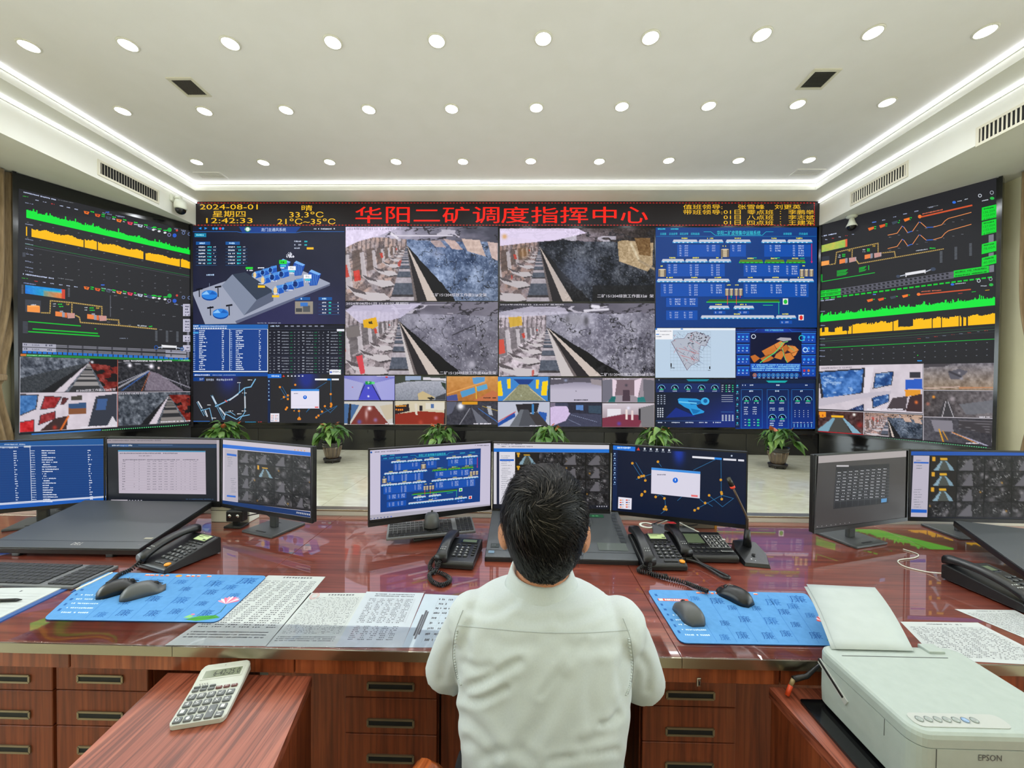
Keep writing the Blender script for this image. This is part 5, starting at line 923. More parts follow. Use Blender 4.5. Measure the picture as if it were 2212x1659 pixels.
# ------------------------------------------------------------------ curtains
def curtain_fabric():
    m = noise_color('curtain_fabric', (126,106,80), (156,134,104), scale=(1,1,.1), ns=40, detail=3, rough=.85, spec=.15, sheen=.2)
curtain_fabric()
def curtain(label, X, yfar, ynear, wav, sgn):
    """pleated drape hanging along the side wall, gathered by a tie"""
    t = thing('curtain', label, 'curtain', (X, (yfar(0)+ynear)/2, 0)); n, m = 90, 40; Z = np.linspace(.06, 4.6, m); out = []
    for z in Z:
        yf = yfar(z); s = np.linspace(0, 1, n); y = yf+(ynear-yf)*s; a = wav*(.6+.4*min(1, abs(z-1.45)/1.2))
        out.append(np.stack([sgn*(a*np.sin(s*n*.62)+.3*a*np.sin(s*n*.23+z*.4)), y-(yfar(0)+ynear)/2, np.full(n, z)], 1))
    V = np.concatenate(out); F = [(j*n+i, j*n+i+1, (j+1)*n+i+1, (j+1)*n+i) for j in range(m-1) for i in range(n-1)]
    o = MB().add(V, F, True).build('drape', 'curtain_fabric', t); md = o.modifiers.new('thickness', 'SOLIDIFY'); md.thickness = .006
    yt = yfar(1.45); MB().bb(-.09, .09, yt-(yfar(0)+ynear)/2-.03, ynear-(yfar(0)+ynear)/2, 1.40, 1.50, bev=.02).build('tie_band', 'curtain_fabric', t)
curtain('brown pleated curtain hanging at the left edge of the room', -7.88, lambda z: 6.02-.22*math.exp(-((z-1.45)/.9)**2)-(.06 if z < 1.45 else 0), 5.0, .045, 1)
curtain('brown pleated curtain hanging at the right edge of the room', 7.40, lambda z: 5.93-.17*math.exp(-((z-1.45)/.8)**2)-(.02 if z < 1.45 else 0), 4.9, .045, -1)

# ------------------------------------------------------------------ surveillance cameras
c = onX(390, 440, XL2+.16)
t = thing('dome_camera', 'white dome camera on a wall arm beside the banner, black ball below', 'security camera', c)
MB().box((-.135, 0, .1), (.05, .13, .13), bev=.015).build('wall_plate', 'white_plastic', t)
MB().tube([(-.13,0,.1),(-.05,0,.12),(0,0,.11),(0,0,.06)], .032, 12).build('arm', 'white_plastic', t)
MB().lathe([(.04,.07),(.085,.055),(.1,.0),(.104,-.06),(.1,-.1),(.09,-.11)], n=24).build('housing', 'white_plastic', t)
b = MB(); b.sphere((0,0,-.12), .086, 20, 12); b.build('dome', 'black_gloss', t)
MB().cyl((0,-.06,-.15), (.02,-.1,-.165), .03, .028, 14).build('lens', 'black_plastic', t)
d = rays((1840, 466)); cp = Vector(d*((ZL-HC)/d[2])+CAMP)
t = thing('dome_camera', 'white dome camera hanging under the soffit before the right side screen', 'security camera', cp)
MB().lathe([(.085,0),(.085,-.03),(.06,-.045)], n=24).build('ceiling_plate', 'white_plastic', t)
MB().lathe([(.035,-.04),(.045,-.09),(.06,-.14),(.085,-.19),(.088,-.2)], n=24).build('housing', 'white_plastic', t)
b = MB(); b.sphere((0,0,-.2), .075, 20, 10); b.build('dome', 'black_gloss', t)

# ------------------------------------------------------------------ potted plants
noise_color('leaf_green', (40,74,26), (84,122,52), ns=9, rough=.38, spec=.4)
noise_color('leaf_pale', (64,100,36), (120,150,70), ns=9, rough=.38, spec=.4)
noise_color('spathe', (150,66,30), (196,104,54), ns=12, rough=.4)
noise_color('pot_glaze', (70,56,44), (98,82,66), scale=(1,1,.15), ns=30, rough=.18, coat=.6)
pmat('pot_rim_glaze', (26,22,20), rough=.1, coat=.6); pmat('pot_rib', (140,122,98), rough=.25); pmat('soil', (36,28,22), rough=.9); pmat('saucer', (34,30,28), rough=.4)
def leaf_mesh(name, mat, L, W, droop):
    b = MB(); prof = [(0,.02),(.06,.62),(.2,1.0),(.42,.9),(.65,.58),(.85,.24),(1,.0)]; V = []
    for s, w in prof:
        x = s*L; z = .04*L*math.sin(s*3.1)-droop*L*s*s
        V += [(x, -w*W/2, z+w*W*.12), (x, 0, z), (x, w*W/2, z+w*W*.12)]
    F = []
    for i in range(len(prof)-1):
        for k in (0, 1): F.append((i*3+k, i*3+k+1, i*3+k+4, i*3+k+3))
    b.add(V, F, True); return b.mesh(name, mat)
leaf_me = [leaf_mesh('leaf', 'leaf_green', .20, .115, .45), leaf_mesh('leaf', 'leaf_green', .17, .10, .6), leaf_mesh('leaf', 'leaf_pale', .18, .09, .35), leaf_mesh('leaf', 'leaf_green', .22, .09, .7)]
spathe_me = leaf_mesh('spathe', 'spathe', .085, .07, -.1)
def plant(label, p, seed):
    r = random.Random(seed); t = thing('potted_plant', label, 'potted plant', p, r.uniform(0, 6))
    b = MB(); b.lathe([(.05,.025),(.13,.03),(.145,.05),(.15,.075),(.135,.08),(.05,.078)], n=24)
    for k in range(5): a = k*1.2566; b.sphere((.115*math.cos(a), .115*math.sin(a), .021), .021, 8, 6)
    b.build('rolling_saucer', 'saucer', t)
    pot = MB().lathe([(.105,.08),(.112,.1),(.125,.16),(.145,.24),(.152,.28)], n=32).build('pot', 'pot_glaze', t)
    MB().lathe([(.152,.28),(.16,.29),(.163,.315),(.156,.335),(.168,.345),(.17,.36),(.155,.36),(.148,.335)], n=32, caps=False).build('rim', 'pot_rim_glaze', pot)
    b = MB()
    for k in range(14): a = 2*math.pi*k/14; b.tube([(q*math.cos(a), q*math.sin(a), z) for q, z in ((.112,.1),(.127,.16),(.147,.24),(.153,.28))], .0035, 5)
    b.build('ribs', 'pot_rib', pot)
    MB().lathe([(.001,.345),(.15,.34)], n=24, caps=False).build('soil', 'soil', t)
    stems = MB()
    for k in range(52):
        a = r.uniform(0, 6.283); e = r.uniform(.1, 1.0); R = .05+.2*e; z = .41+.25*(1-e*e)*r.uniform(.45, 1)+.06*r.random()
        o = link('leaf', leaf_me[r.randrange(4)], t); o.location = (R*math.cos(a), R*math.sin(a), z)
        o.rotation_euler = (r.uniform(-.5, .5), r.uniform(-.25, .55)+.3*e, a+r.uniform(-.7, .7)); s = r.uniform(.8, 1.2); o.scale = (s, s, s)
        stems.tube([(.03*math.cos(a), .03*math.sin(a), .345), (.6*R*math.cos(a), .6*R*math.sin(a), .345+(z-.345)*.7), (R*math.cos(a), R*math.sin(a), z)], .0035, 5)
    for k in range(6):
        a = r.uniform(0, 6.283); R = r.uniform(.02, .2); z = r.uniform(.58, .68)
        o = link('spathe', spathe_me, t); o.location = (R*math.cos(a), R*math.sin(a), z); o.rotation_euler = (r.uniform(-.6,.6), r.uniform(-.9,.2), a)
        stems.tube([(.02*math.cos(a), .02*math.sin(a), .345), (R*math.cos(a), R*math.sin(a), z)], .003, 5)
    stems.build('stems', 'leaf_green', t)
for k, (x, lb) in enumerate(((485,'leafy potted plant behind the left group of monitors'), (718,'brown pot with leafy plant standing clear between the left and centre monitors'), (950,'leafy potted plant showing above the monitor with the blue diagram'), (1187,'leafy potted plant showing above the seated operator'), (1418,'leafy potted plant showing above the monitor with the white dialog'), (1680,'brown pot with leafy plant standing clear between the centre and right monitors'))):
    plant(lb, (pY(x, 1000, 6.77).x, 6.77, 0), k+3)

# ------------------------------------------------------------------ control desk
DT = .75
t = thing('control_desk', 'long red-brown control desk with glossy top and steel front edge', 'desk', (0, 1.5, 0))
cuts = [-2.95, -2.356, -.956, .444, 1.844, 2.95]
for a, c in zip(cuts[:-1], cuts[1:]):
    MB().bb(a+.0008, c-.0008, 1.052-1.5, 2.08-1.5, .722, DT, bev=.0012, seg=1).build('top_panel', 'desk_wood', t)
    MB().bb(a+.0008, c-.0008, 1.047-1.5, 1.0515-1.5, .722, DT-.0006).build('steel_edge', 'steel', t)
for a, c in ((-2.95,-1.262),(-1.258,-.622),(-.618,.3),(.304,.712),(.716,2.95)):
    MB().bb(a, c, 1.058-1.5, 1.078-1.5, .674, .722, bev=.002, seg=1).build('apron_board', 'apron_wood', t)
t = thing('desk_upstand', 'low cream upstand with steel cap along the back of the desk', 'upstand', (0, 2.1, 0))
MB().bb(-2.95, 2.95, -.018, .0, .0, .772).build('board', 'fascia_paint', t)
MB().bb(-2.95, 2.95, -.02, .036, .772, .781, bev=.002, seg=1).build('steel_cap', 'steel', t)

def pull(parent, x, z, w=.15, h=.022, y=0.0):
    """flush metal pull: frame with a dark recess"""
    b = MB(); fr = .0065
    for s in (-1, 1): b.bb(x+s*w/2-fr/2, x+s*w/2+fr/2, y-.004, y+.001, z-h/2, z+h/2); b.bb(x-w/2, x+w/2, y-.004, y+.001, z+s*h/2-fr/2, z+s*h/2+fr/2)
    o = b.build('pull_frame', 'pull_metal', parent); MB().bb(x-w/2, x+w/2, y-.0025, y+.001, z-h/2, z+h/2).build('pull_recess', 'black_matt', parent); return o
YC_ = 1.25
def cabinet(label, px0, px1, pzs, px_pull):
    x0 = pY(px0, 1560, YC_).x; x1 = pY(px1, 1560, YC_).x; xc = (x0+x1)/2; t = thing('drawer_cabinet', label, 'cabinet', (xc, YC_, 0)); w = x1-x0
    MB().bb(-w/2, w/2, .02, .55, .04, .66).build('body', 'cabinet_wood', t)
    edges = [.655]+[(pzs[k]+pzs[k+1])/2+.02 for k in range(len(pzs)-1)]+[.06]
    xp = pY(px_pull, 1560, YC_).x-xc if px_pull else 0
    for k, z in enumerate(pzs):
        d = MB().bb(-w/2+.004, w/2-.004, 0, .019, edges[k+1]+.0015, edges[k]-.0015, bev=.002, seg=1).build('drawer', 'cabinet_wood', t); pull(d, xp, z)
    MB().bb(-w/2+.02, w/2-.02, .05, .5, 0, .04).build('kick_base', 'black_matt', t)
def zz(y, x=1106): return pY(x, y, YC_).z
cabinet('drawer cabinet at the far left under the desk', -80, 116, [zz(1466,60), zz(1543,60), zz(1618,60)], 18)
cabinet('drawer cabinet under the desk beside the calculator shelf', 119, 322, [zz(1466,220), zz(1545,220), zz(1620,220)], 218)
cabinet('drawer cabinet under the desk to the left of the operator', 742, 946, [zz(1482,844), zz(1561,844), zz(1638,844)], 844)
cabinet('drawer cabinet under the desk to the right of the operator', 1385, 1592, [zz(1501,1490), zz(1580,1490), zz(1655,1490)], 1490)
t = thing('desk_support', 'narrow upright wood panel beside the cabinet left of the operator', 'support', (pY(975, 1560, 1.27).x, 1.27, 0))
MB().bb(-.035, .035, 0, .5, 0, .67, bev=.002, seg=1).build('board', 'cabinet_wood', t)
for lb, a, c in (('dark wood filler board under the desk beside the calculator shelf', -.86, -.565), ('dark wood filler board under the desk beside the printer shelf', .70, 1.9), ('dark wood back board in the knee space of the operator', -.19, .40)):
    y = 1.31 if a != -.19 else 1.64; t = thing('filler_board', lb, 'board', ((a+c)/2, y, 0)); MB().bb((a-c)/2, (c-a)/2, 0, .018, 0, .70, bev=.002, seg=1).build('board', 'cabinet_wood', t)
t = thing('key_lock', 'small metal lock plate on the desk apron right of the operator', 'lock', pY(1509, 1472, 1.058))
MB().box((0,-.002,0), (.012,.004,.024), bev=.002).build('plate', 'chrome', t); MB().box((0,-.0045,-.002), (.003,.002,.01)).build('keyhole', 'black_matt', t)

# ------------------------------------------------------------------ returns (side shelves)
RT = .672
def shelf(label, poly, sidex, loc):
    t = thing('side_shelf', label, 'shelf', loc); P2 = [(x-loc[0], y-loc[1]) for x, y in poly]
    MB().prism(P2, RT-.028, RT).build('shelf_top', 'return_wood', t)
    (ax, ay), (bx, by) = sidex; d = Vector((bx-ax, by-ay, 0)); n = Vector((-d.y, d.x, 0)).normalized()*.012
    q = [(ax-loc[0]-n.x, ay-loc[1]-n.y), (bx-loc[0]-n.x, by-loc[1]-n.y), (bx-loc[0]+n.x, by-loc[1]+n.y), (ax-loc[0]+n.x, ay-loc[1]+n.y)]
    MB().prism(q, 0, RT-.028).build('shelf_side', 'cabinet_wood', t)
    return t
def shp(pts): return [tuple(pz(x, y, RT)[:2]) for x, y in pts]
A = shp([(350,1465),(672,1465),(590,1659),(148,1659)])
ext = lambda p, q, Y: (p[0]+(q[0]-p[0])*(Y-p[1])/(q[1]-p[1]), Y)
q0, q1, q2, q3 = ext(A[0],A[3],1.053), ext(A[1],A[2],1.053), ext(A[1],A[2],.2), ext(A[0],A[3],.2)
shelf('low wooden side shelf carrying the calculator', [q0,q3,q2,q1], ((q1[0]-.014,1.05),(q2[0]-.014,.21)), (-.75,.6,0))
A = shp([(1666,1490),(1820,1659)]); q1, q2 = ext(A[0],A[1],1.053), ext(A[0],A[1],.2)
shelf('low wooden side shelf carrying the white printer', [q1,q2,(1.42,.2),(1.42,1.053)], ((q1[0]+.016,1.05),(q2[0]+.016,.21)), (1.05,.6,0))
# ------------------------------------------------------------------ monitors
def cp_at(x, y, zc): return Vector(CAMP+rays((x, y))*zc)
MH = .348
def monitor(label, l, r, base=None, cable=False):
    """l, r: (x, top, bottom) of the panel's two upright edges in the photo; a 24 inch panel is MH tall"""
    zl = FPX*MH/(l[2]-l[1]); zr = FPX*MH/(r[2]-r[1])
    A = cp_at(l[0], l[2], zl); B = cp_at(r[0], r[2], zr); zb = (A.z+B.z)/2; A.z = B.z = zb
    d = (B-A); L = d.length; d.normalize(); n = Vector((d.y, -d.x, 0)); mid = (A+B)/2
    bc = mid-n*.05 if base is None else Vector((*base, 0)); t = thing('monitor', label, 'monitor', (bc.x, bc.y, DT)); R = np.array((d, n, Vector((0,0,1)))).T
    o = Vector((mid.x-bc.x, mid.y-bc.y, zb-DT)); up = Vector((0,0,1))
    b = MB(); b.box(o-n*.012+up*MH/2, (L, .02, MH), R, bev=.003); b.box(o-n*.03+up*(MH*.5), (L*.55, .03, MH*.5), R, bev=.01); b.build('housing', 'bezel', t)
    b = MB()
    for s in (-1, 1): b.box(o+d*(s*(L/2-.003))+up*MH/2, (.006, .005, MH), R)
    b.box(o+up*(MH-.003), (L, .005, .006), R); b.box(o+up*.009, (L, .006, .018), R); b.build('bezel', 'bezel', t)
    st = MB(); nb = o-n*.05
    st.box((nb+Vector((0,0,0))*1).to_tuple()[:2]+((zb-DT+MH*.45)/2+.004,), (.045, .02, zb-DT+MH*.45-.008), R, bev=.006); st.build('neck', 'grey_plastic', t)
    b2 = MB(); b2.box(Vector((0,0,.006)), (.20, .185, .012), R, bev=.004); b2.build('stand_base', 'grey_plastic', t)
    b3 = MB(); b3.box(Vector((0,0,.0125))+n*.07, (.06, .008, .0015), R); b3.build('stand_slot', 'black_matt', t)
    P = Print(plane_map(np.array(mid+n*.0), np.array(n)), np.array(n), .00035)
    return t, P
def dark_feed(P, q, seed, kind, L=3):
    im = Img(q, 5); im.fill((34,33,36)); im.grain(40, 6, seed); im.grain(26, 20, seed+1); r = random.Random(seed)
    if kind == 'belt': im.fill((30,26,26)); im.poly([(.42,.25),(.6,.25),(.85,1),(.2,1)], (70,74,70)); im.poly([(.4,.3),(.46,.3),(.3,1),(.12,1)], (130,160,176)); im.poly([(.56,.3),(.62,.3),(.95,1),(.76,1)], (120,150,166)); im.poly([(.36,.14),(.64,.14),(.64,.26),(.36,.26)], (214,166,40)); im.poly([(.06,.05),(.18,.05),(.16,.35),(.08,.35)], (214,160,40))
    else:
        for k in range(7): im.line((r.random(), r.random()), (r.random(), r.random()), .012, (r.randint(90,180),)*3, .7)
        im.blob(r.random(), r.random()*.6+.3, .3, (120,116,120), .6); im.blob(r.random(), r.random(), .2, (160,156,160), .6)
        if r.random() < .5: im.blob(r.random(), r.random(), .09, (206,150,50), .8)
        if r.random() < .5: im.poly([(r.random()*.3,1),(.45,.2),(.55,.2),(.6,1)], (96,94,100))
    P.image(im, L)
def cam_grid(P, TLc, TRc, BRc, BLc, nx, ny, seed, belts=()):
    P.poly([TLc, TRc, BRc, BLc], (16,16,19), 2.6)
    TLc, TRc, BRc, BLc = (np.array(c, float) for c in (TLc, TRc, BRc, BLc)); f = lambda u, v: (TLc*(1-u)+TRc*u)*(1-v)+(BLc*(1-u)+BRc*u)*v
    for j in range(ny):
        for i in range(nx):
            e = .006; u0, u1, v0, v1 = i/nx+e, (i+1)/nx-e, j/ny+e, (j+1)/ny-e
            dark_feed(P, [f(u0,v0), f(u1,v0), f(u1,v1), f(u0,v1)], seed+i+j*nx, 'belt' if (i, j) in belts else 'x')
def tree(P, x0, y0, w, n, step, L=3, seed=1):
    r = random.Random(seed)
    for k in range(n): P.micro(x0+r.choice([2,6,10]), y0+k*step, x0+w*(.5+.4*r.random()), y0+k*step+step*.35, (120,124,134), L, k)
# left group
t, P = monitor('far-left monitor with a dark blue list of lines, cut by the picture edge', (-88,955,1116), (228,945,1089)); P.crop(0, 900, 3.16)
P.poly([(-250,168),(712,150),(724,562),(-250,650)], (16,62,126), 1).poly([(-250,606),(724,540),(724,552),(-250,622)], (196,204,226), 2).poly([(-250,622),(724,552),(726,578),(-250,650)], (24,90,180), 2).poly([(-250,168),(712,150),(713,190),(-250,214)], (30,86,150), 2).poly([(203,196),(207,196),(220,588),(216,588)], (190,200,220), 3)
P.line([(-20,203),(708,193)], 2.5, (170,190,220), 3); P.micro(0,206,130,216,(206,214,226),3).rect(164,198,212,210,(190,196,206),3).micro(30,185,180,193,(190,206,230),3)
for k in range(23):
    y = 232+k*15.8; r_ = np.random.RandomState(k); sh = k*1.3
    P.micro(92+k*.8,y,108+k*.8+14*r_.rand(),y+8,(220,228,244),3).micro(206+k*.6,y-2,238+k*.6,y+4,(206,216,236),3,k,cw=4).micro(284+k*.5,y-4,320+90*r_.rand(),y+4,(226,232,246),3,k).micro(598+k*.8,y-6,612+18*r_.rand()+k*.6,y+2,(226,232,246),3,k).micro(-120,y+4,-60,y+11,(220,228,244),3,k)
    P.line([(-200,y+12),(716,y-2)], 1, (30,84,150), 2)
P.build('screen_picture', 'lcd_screen', t)
t, P = monitor('left-group middle monitor with a pale table window on black', (230,945,1090), (477,945,1093)); P.crop(0, 900, 3.16)
P.poly([(732,152),(1498,156),(1504,578),(740,576)], (20,24,34), 1).poly([(732,152),(1498,156),(1498,186),(732,182)], (150,142,150), 2).poly([(1480,160),(1499,160),(1504,578),(1484,578)], (176,168,176), 3).poly([(736,184),(1480,190),(1480,214),(738,208)], (24,58,96), 3)
P.micro(740,158,1100,166,(110,104,112),3).micro(766,190,926,202,(180,190,206),4).rect(946,193,1180,196,(90,120,160),4).rect(820,190,880,204,(30,90,160),4)
P.poly([(808,228),(1404,234),(1408,530),(814,522)], (184,174,188), 4).poly([(808,228),(1404,234),(1404,242),(808,238)], (60,140,180), 5)
for k in range(12):
    y = 300+k*17.4
    for j, x in enumerate((836,916,950,1006,1044,1084,1124,1164,1202,1236,1262,1296,1320)): P.micro(x,y+(x-836)*.006,x+(26 if j in (0,3,4,5,6,7,12) else 9),y+6,(96,90,104),5,k)
    P.line([(816,y+12),(1404,y+14)], 1, (160,150,164), 5)
P.micro(820,246,1220,254,(96,90,104),5).micro(950,264,1040,270,(110,100,114),5).micro(840,290,1360,297,(100,94,110),5).rect(760,566,874,578,(176,170,180),5); [P.rect(882+k*20,568,892+k*20,576,(150,150,160),5) for k in range(5)]; P.micro(1270,560,1460,566,(60,90,130),4)
P.build('screen_picture', 'lcd_screen', t)
t, P = monitor('left-group monitor angled to the right with a grid of dark camera pictures', (479,946,1094), (676,965,1131)); P.crop(0, 900, 3.16)
P.poly([(1522,152),(2120,208),(2120,690),(1520,600)], (196,188,200), 1).poly([(1522,188),(2120,244),(2120,270),(1522,212)], (24,104,206), 2).poly([(1534,222),(1620,230),(1622,578),(1534,570)], (176,170,182), 2).poly([(1520,570),(2120,650),(2120,688),(1520,600)], (20,52,104), 3).poly([(1550,250),(1616,258),(1616,272),(1550,264)], (24,100,200), 3).poly([(1550,534),(1610,540),(1610,552),(1550,546)], (24,100,200), 3)
tree(P, 1552, 278, 50, 5, 14); tree(P, 1574, 420, 50, 8, 13); [P.disc(2014+k*22,227+k*2,4,(220,150,60),4,8) for k in range(4)]
cam_grid(P, (1622,228), (2120,272), (2122,634), (1626,572), 4, 4, 100, ((1,1),)); P.poly([(1626,572),(2122,634),(2122,646),(1626,586)], (30,30,34), 3.5); [P.rect(2026+k*12,648+k*2,2034+k*12,660+k*2,(170,170,176),5) for k in range(8)]
P.build('screen_picture', 'lcd_screen', t)
# centre group
t, P = monitor('centre-left monitor with a blue conveyor diagram in a white window', (795,967,1136), (1061,955,1103)); P.crop(700, 900, 3.16)
P.poly([(314,230),(1136,180),(1138,596),(314,692)], (196,190,212), 1).poly([(314,672),(1138,596),(1138,606),(314,706)], (170,166,180), 1.5)
P.w = None; P.warp((20,228,1132,918), [(385,262),(1070,216),(1064,580),(384,654)]); belt_panel(P, 2); P.w = None
P.micro(346,238,520,246,(110,106,124),3,slope=-.06).disc(322,244,7,(40,90,170),3,10).micro(1030,192,1130,200,(120,116,130),3); [P.disc(320+k*23,697-k*2.6,4,(40,60,120) if k != 6 else (30,80,230),3,8) for k in range(7)]
P.build('screen_picture', 'lcd_screen', t)
t, P = monitor('centre monitor directly behind the operator\'s head with camera pictures', (1063,956,1107), (1318,957,1110)); P.crop(700, 900, 3.16)
P.poly([(1158,180),(1946,188),(1946,630),(1158,624)], (206,204,214), 1).poly([(1158,216),(1946,222),(1946,246),(1158,240)], (28,112,206), 2).poly([(1178,240),(1196,240),(1196,600),(1178,600)], (30,36,60), 2).poly([(1196,240),(1300,241),(1300,600),(1196,600)], (214,212,222), 2).rect(1200,290,1296,303,(28,100,200),3).poly([(1158,596),(1946,604),(1946,630),(1158,624)], (24,26,36), 3.5)
tree(P, 1206, 266, 90, 6, 13); tree(P, 1206, 350, 90, 16, 13); P.micro(1180,184,1360,192,(120,118,130),3).micro(1210,200,1430,207,(120,118,130),3); cam_grid(P, (1304,242), (1946,246), (1946,604), (1304,598), 4, 4, 140, ((0,0),(0,1))); [P.rect(1860+k*16,608,1868+k*16,616,(160,160,170),5) for k in range(5)]
P.build('screen_picture', 'lcd_screen', t)
t, P = monitor('centre-right monitor with a dark orange-dotted network map and white dialog', (1320,958,1109), (1613,976,1143)); P.crop(1300, 900, 2.4254)
P.poly([(54,146),(758,190),(752,580),(48,494)], (10,22,48), 1).poly([(54,150),(176,158),(174,182),(54,172)], (28,110,210), 2).poly([(54,172),(82,175),(78,494),(50,490)], (14,34,72), 2).micro(72,158,164,168,(200,224,250),3)
im = Img([(300,176),(560,190),(560,300),(300,290)], 12); im.fill((10,22,48)); im.blob(.4, .1, .35, (24,60,180), .8, .7); P.image(im, 1.5)
P.poly([(182,176),(192,160),(200,177)], (200,60,50), 3); [P.rect(220+k*32,163+k*2,229+k*32,173+k*2,(200,206,216),3).micro(216+k*32,176+k*2,234+k*32,181+k*2,(150,160,176),3) for k in range(5)]; [P.disc(68,194+k*25,4,(150,190,230),3,8).micro(60,202+k*25,76,207+k*25,(120,150,190),3) for k in range(7)]
P.poly([(474,206),(590,213),(590,224),(474,216)], (226,226,234), 3).poly([(590,213),(628,216),(628,227),(590,224)], (40,130,220), 3).poly([(636,218),(704,222),(704,232),(636,228)], (216,216,226), 3).poly([(714,223),(745,225),(745,235),(714,233)], (216,216,226), 3).disc(680,205,5,(180,190,206),3,8)
for pts in ([(160,244),(208,320)],[(178,240),(228,324)],[(180,328),(260,300)],[(294,236),(312,262)],[(624,230),(626,430)],[(480,280),(600,222)],[(484,490),(628,412)],[(628,412),(690,428)],[(690,428),(632,472),(560,412)],[(550,450),(580,470)],[(330,425),(334,480)],[(282,420),(306,408),(330,426)],[(396,440),(420,418)],[(512,432),(545,458)],[(310,508),(330,492)]): P.line(pts, 3, (40,96,140), 3)
for x, y in ((160,244),(294,236),(208,312),(194,318),(228,334),(220,310),(210,406),(226,392),(208,412),(623,331),(626,396),(628,404),(628,432),(541,452),(505,480),(486,490),(334,472),(326,484),(338,486),(562,412),(282,420),(328,428)): P.disc(x,y,7,(206,146,40),4,10)
P.poly([(260,266),(516,288),(513,428),(258,402)], (214,210,226), 5).poly([(260,266),(516,288),(516,300),(260,278)], (60,140,220), 6).disc(385,333,14,(24,104,214),6,16).rect(383,325,387,336,(240,244,250),7).poly([(468,408),(502,411),(502,421),(468,418)], (226,110,110), 6).micro(290,300,336,307,(120,120,140),6)
P.poly([(87,420),(157,427),(155,486),(85,480)], (226,222,234), 5); [P.rect(94+i*32,434+j*12,104+i*32,440+j*12,[(230,130,50),(220,80,50),(60,60,120)][(i+j) % 3],6).micro(108+i*32,434+j*12,118+i*32,440+j*12,(90,90,100),6) for i in range(2) for j in range(4)]
P.build('screen_picture', 'lcd_screen', t)
# right group
t, P = monitor('right-group monitor with a dark window and small black table', (1757,981,1151), (1959,971,1126)); P.crop(1300, 900, 2.4254)
P.poly([(1134,206),(1594,178),(1588,528),(1112,588)], (62,58,58), 1).poly([(1134,206),(1594,178),(1594,210),(1134,244)], (164,156,156), 2).poly([(1228,262),(1506,246),(1502,452),(1212,484)], (28,28,34), 2)
for j in range(10):
    for i in range(9): x = 1234+i*30-j*1.4; y = 290+j*16-i*2.4; P.micro(x,y,x+20,y+5,(190,190,196),3,j)
for j in range(10): P.line([(1230-j*1.4,301+j*16),(1504,279+j*16)], .8, (110,110,116), 3)
for i in range(10): P.line([(1228+i*30,280-i*2),(1216+i*31.5,478-i*3)], .8, (90,90,96), 3)
P.poly([(1462,430),(1492,427),(1490,446),(1462,450)], (80,140,190), 4).rect(1228,254,1292,262,(190,186,190),4); [P.disc(1128+k*24,576-k*3,2.5,(150,150,150),3,6) for k in range(8)]
P.build('screen_picture', 'lcd_screen', t)
t, P = monitor('right-group monitor with camera grid and blue bar, cut by the picture edge', (1961,972,1126), (2240,974,1130)); P.crop(1300, 900, 2.4254)
P.poly([(1616,180),(2290,184),(2290,536),(1596,530)], (26,28,40), 1).poly([(1616,182),(2290,186),(2290,204),(1616,202)], (20,80,170), 2).poly([(1632,204),(1716,205),(1704,526),(1618,524)], (182,176,192), 2).poly([(1634,236),(1712,238),(1711,246),(1633,244)], (24,92,190), 3).poly([(1620,484),(1702,487),(1701,504),(1619,502)], (24,92,190), 3)
tree(P, 1640, 226, 50, 4, 14); tree(P, 1630, 380, 60, 8, 13); cam_grid(P, (1720,206), (2290,208), (2290,528), (1706,526), 4, 4, 200, ((0,0),(0,1),(0,2)))
P.build('screen_picture', 'lcd_screen', t)

# ------------------------------------------------------------------ touch panels lying on the desk
def touch_panel(label, FLc, FRc, BRc, BLc, draw=None, logo=None):
    """slab given by four top corners; raised on two feet and a folding stand"""
    C = [Vector(c) for c in (FLc, FRc, BRc, BLc)]; mid = sum(C, Vector())/4; u = (C[1]-C[0]).normalized(); v = (C[3]-C[0]); v = (v-u*v.dot(u)).normalized(); n = u.cross(v)
    W = ((C[1]-C[0]).length+(C[2]-C[3]).length)/2; H = ((C[3]-C[0]).length+(C[2]-C[1]).length)/2; R = np.array((u, v, n)).T
    t = thing('touch_panel', label, 'touch screen', (mid.x, mid.y, DT)); o = Vector((0,0,mid.z-DT))
    MB().box(o-n*.017, (W, H, .026), R, bev=.004).build('housing', 'black_plastic', t)
    MB().box(o-n*.0025, (W-.004, H-.004, .003), R, bev=.001).build('glass', 'panel_glass', t)
    b = MB()
    for s in (-1, 1): q = o+u*(s*W*.3)-v*(H*.46)-n*.03; b.box((q.x, q.y, q.z/2), (.03, .03, max(.012, q.z)), Rz(math.atan2(u.y, u.x)), bev=.003)
    b.build('foot', 'black_plastic', t)
    b = MB(); q = o+v*(H*.2)-n*.03; b.box((q.x, q.y, q.z*.5), (.2, .03, max(.02, q.z)), Rz(math.atan2(u.y, u.x)), bev=.004); b.box((q.x, q.y+.0, .004), (.3, .2, .008), Rz(math.atan2(u.y, u.x)), bev=.002); b.build('folding_stand', 'black_plastic', t)
    if draw:
        P = Print(lambda p: np.array(mid)+np.outer(p[:, 0]-.5, np.array(u))*W+np.outer(.5-p[:, 1], np.array(v))*H, np.array(n), .0003); draw(P); P.build('display_marks', 'touch_glass', t)
    return t
pmat('panel_glass', (76,80,84), rough=.34, spec=.5)
def dell(P): P.text('DELL', (.53,.905,.595,.95), (214,214,206), 3).poly([(.93,.80),(.985,.80),(.985,.83),(.93,.83)], (170,170,150), 3).rect(.0,.875,1,.878,(40,42,44),2).rect(.955,.93,.975,.936,(170,170,170),3)
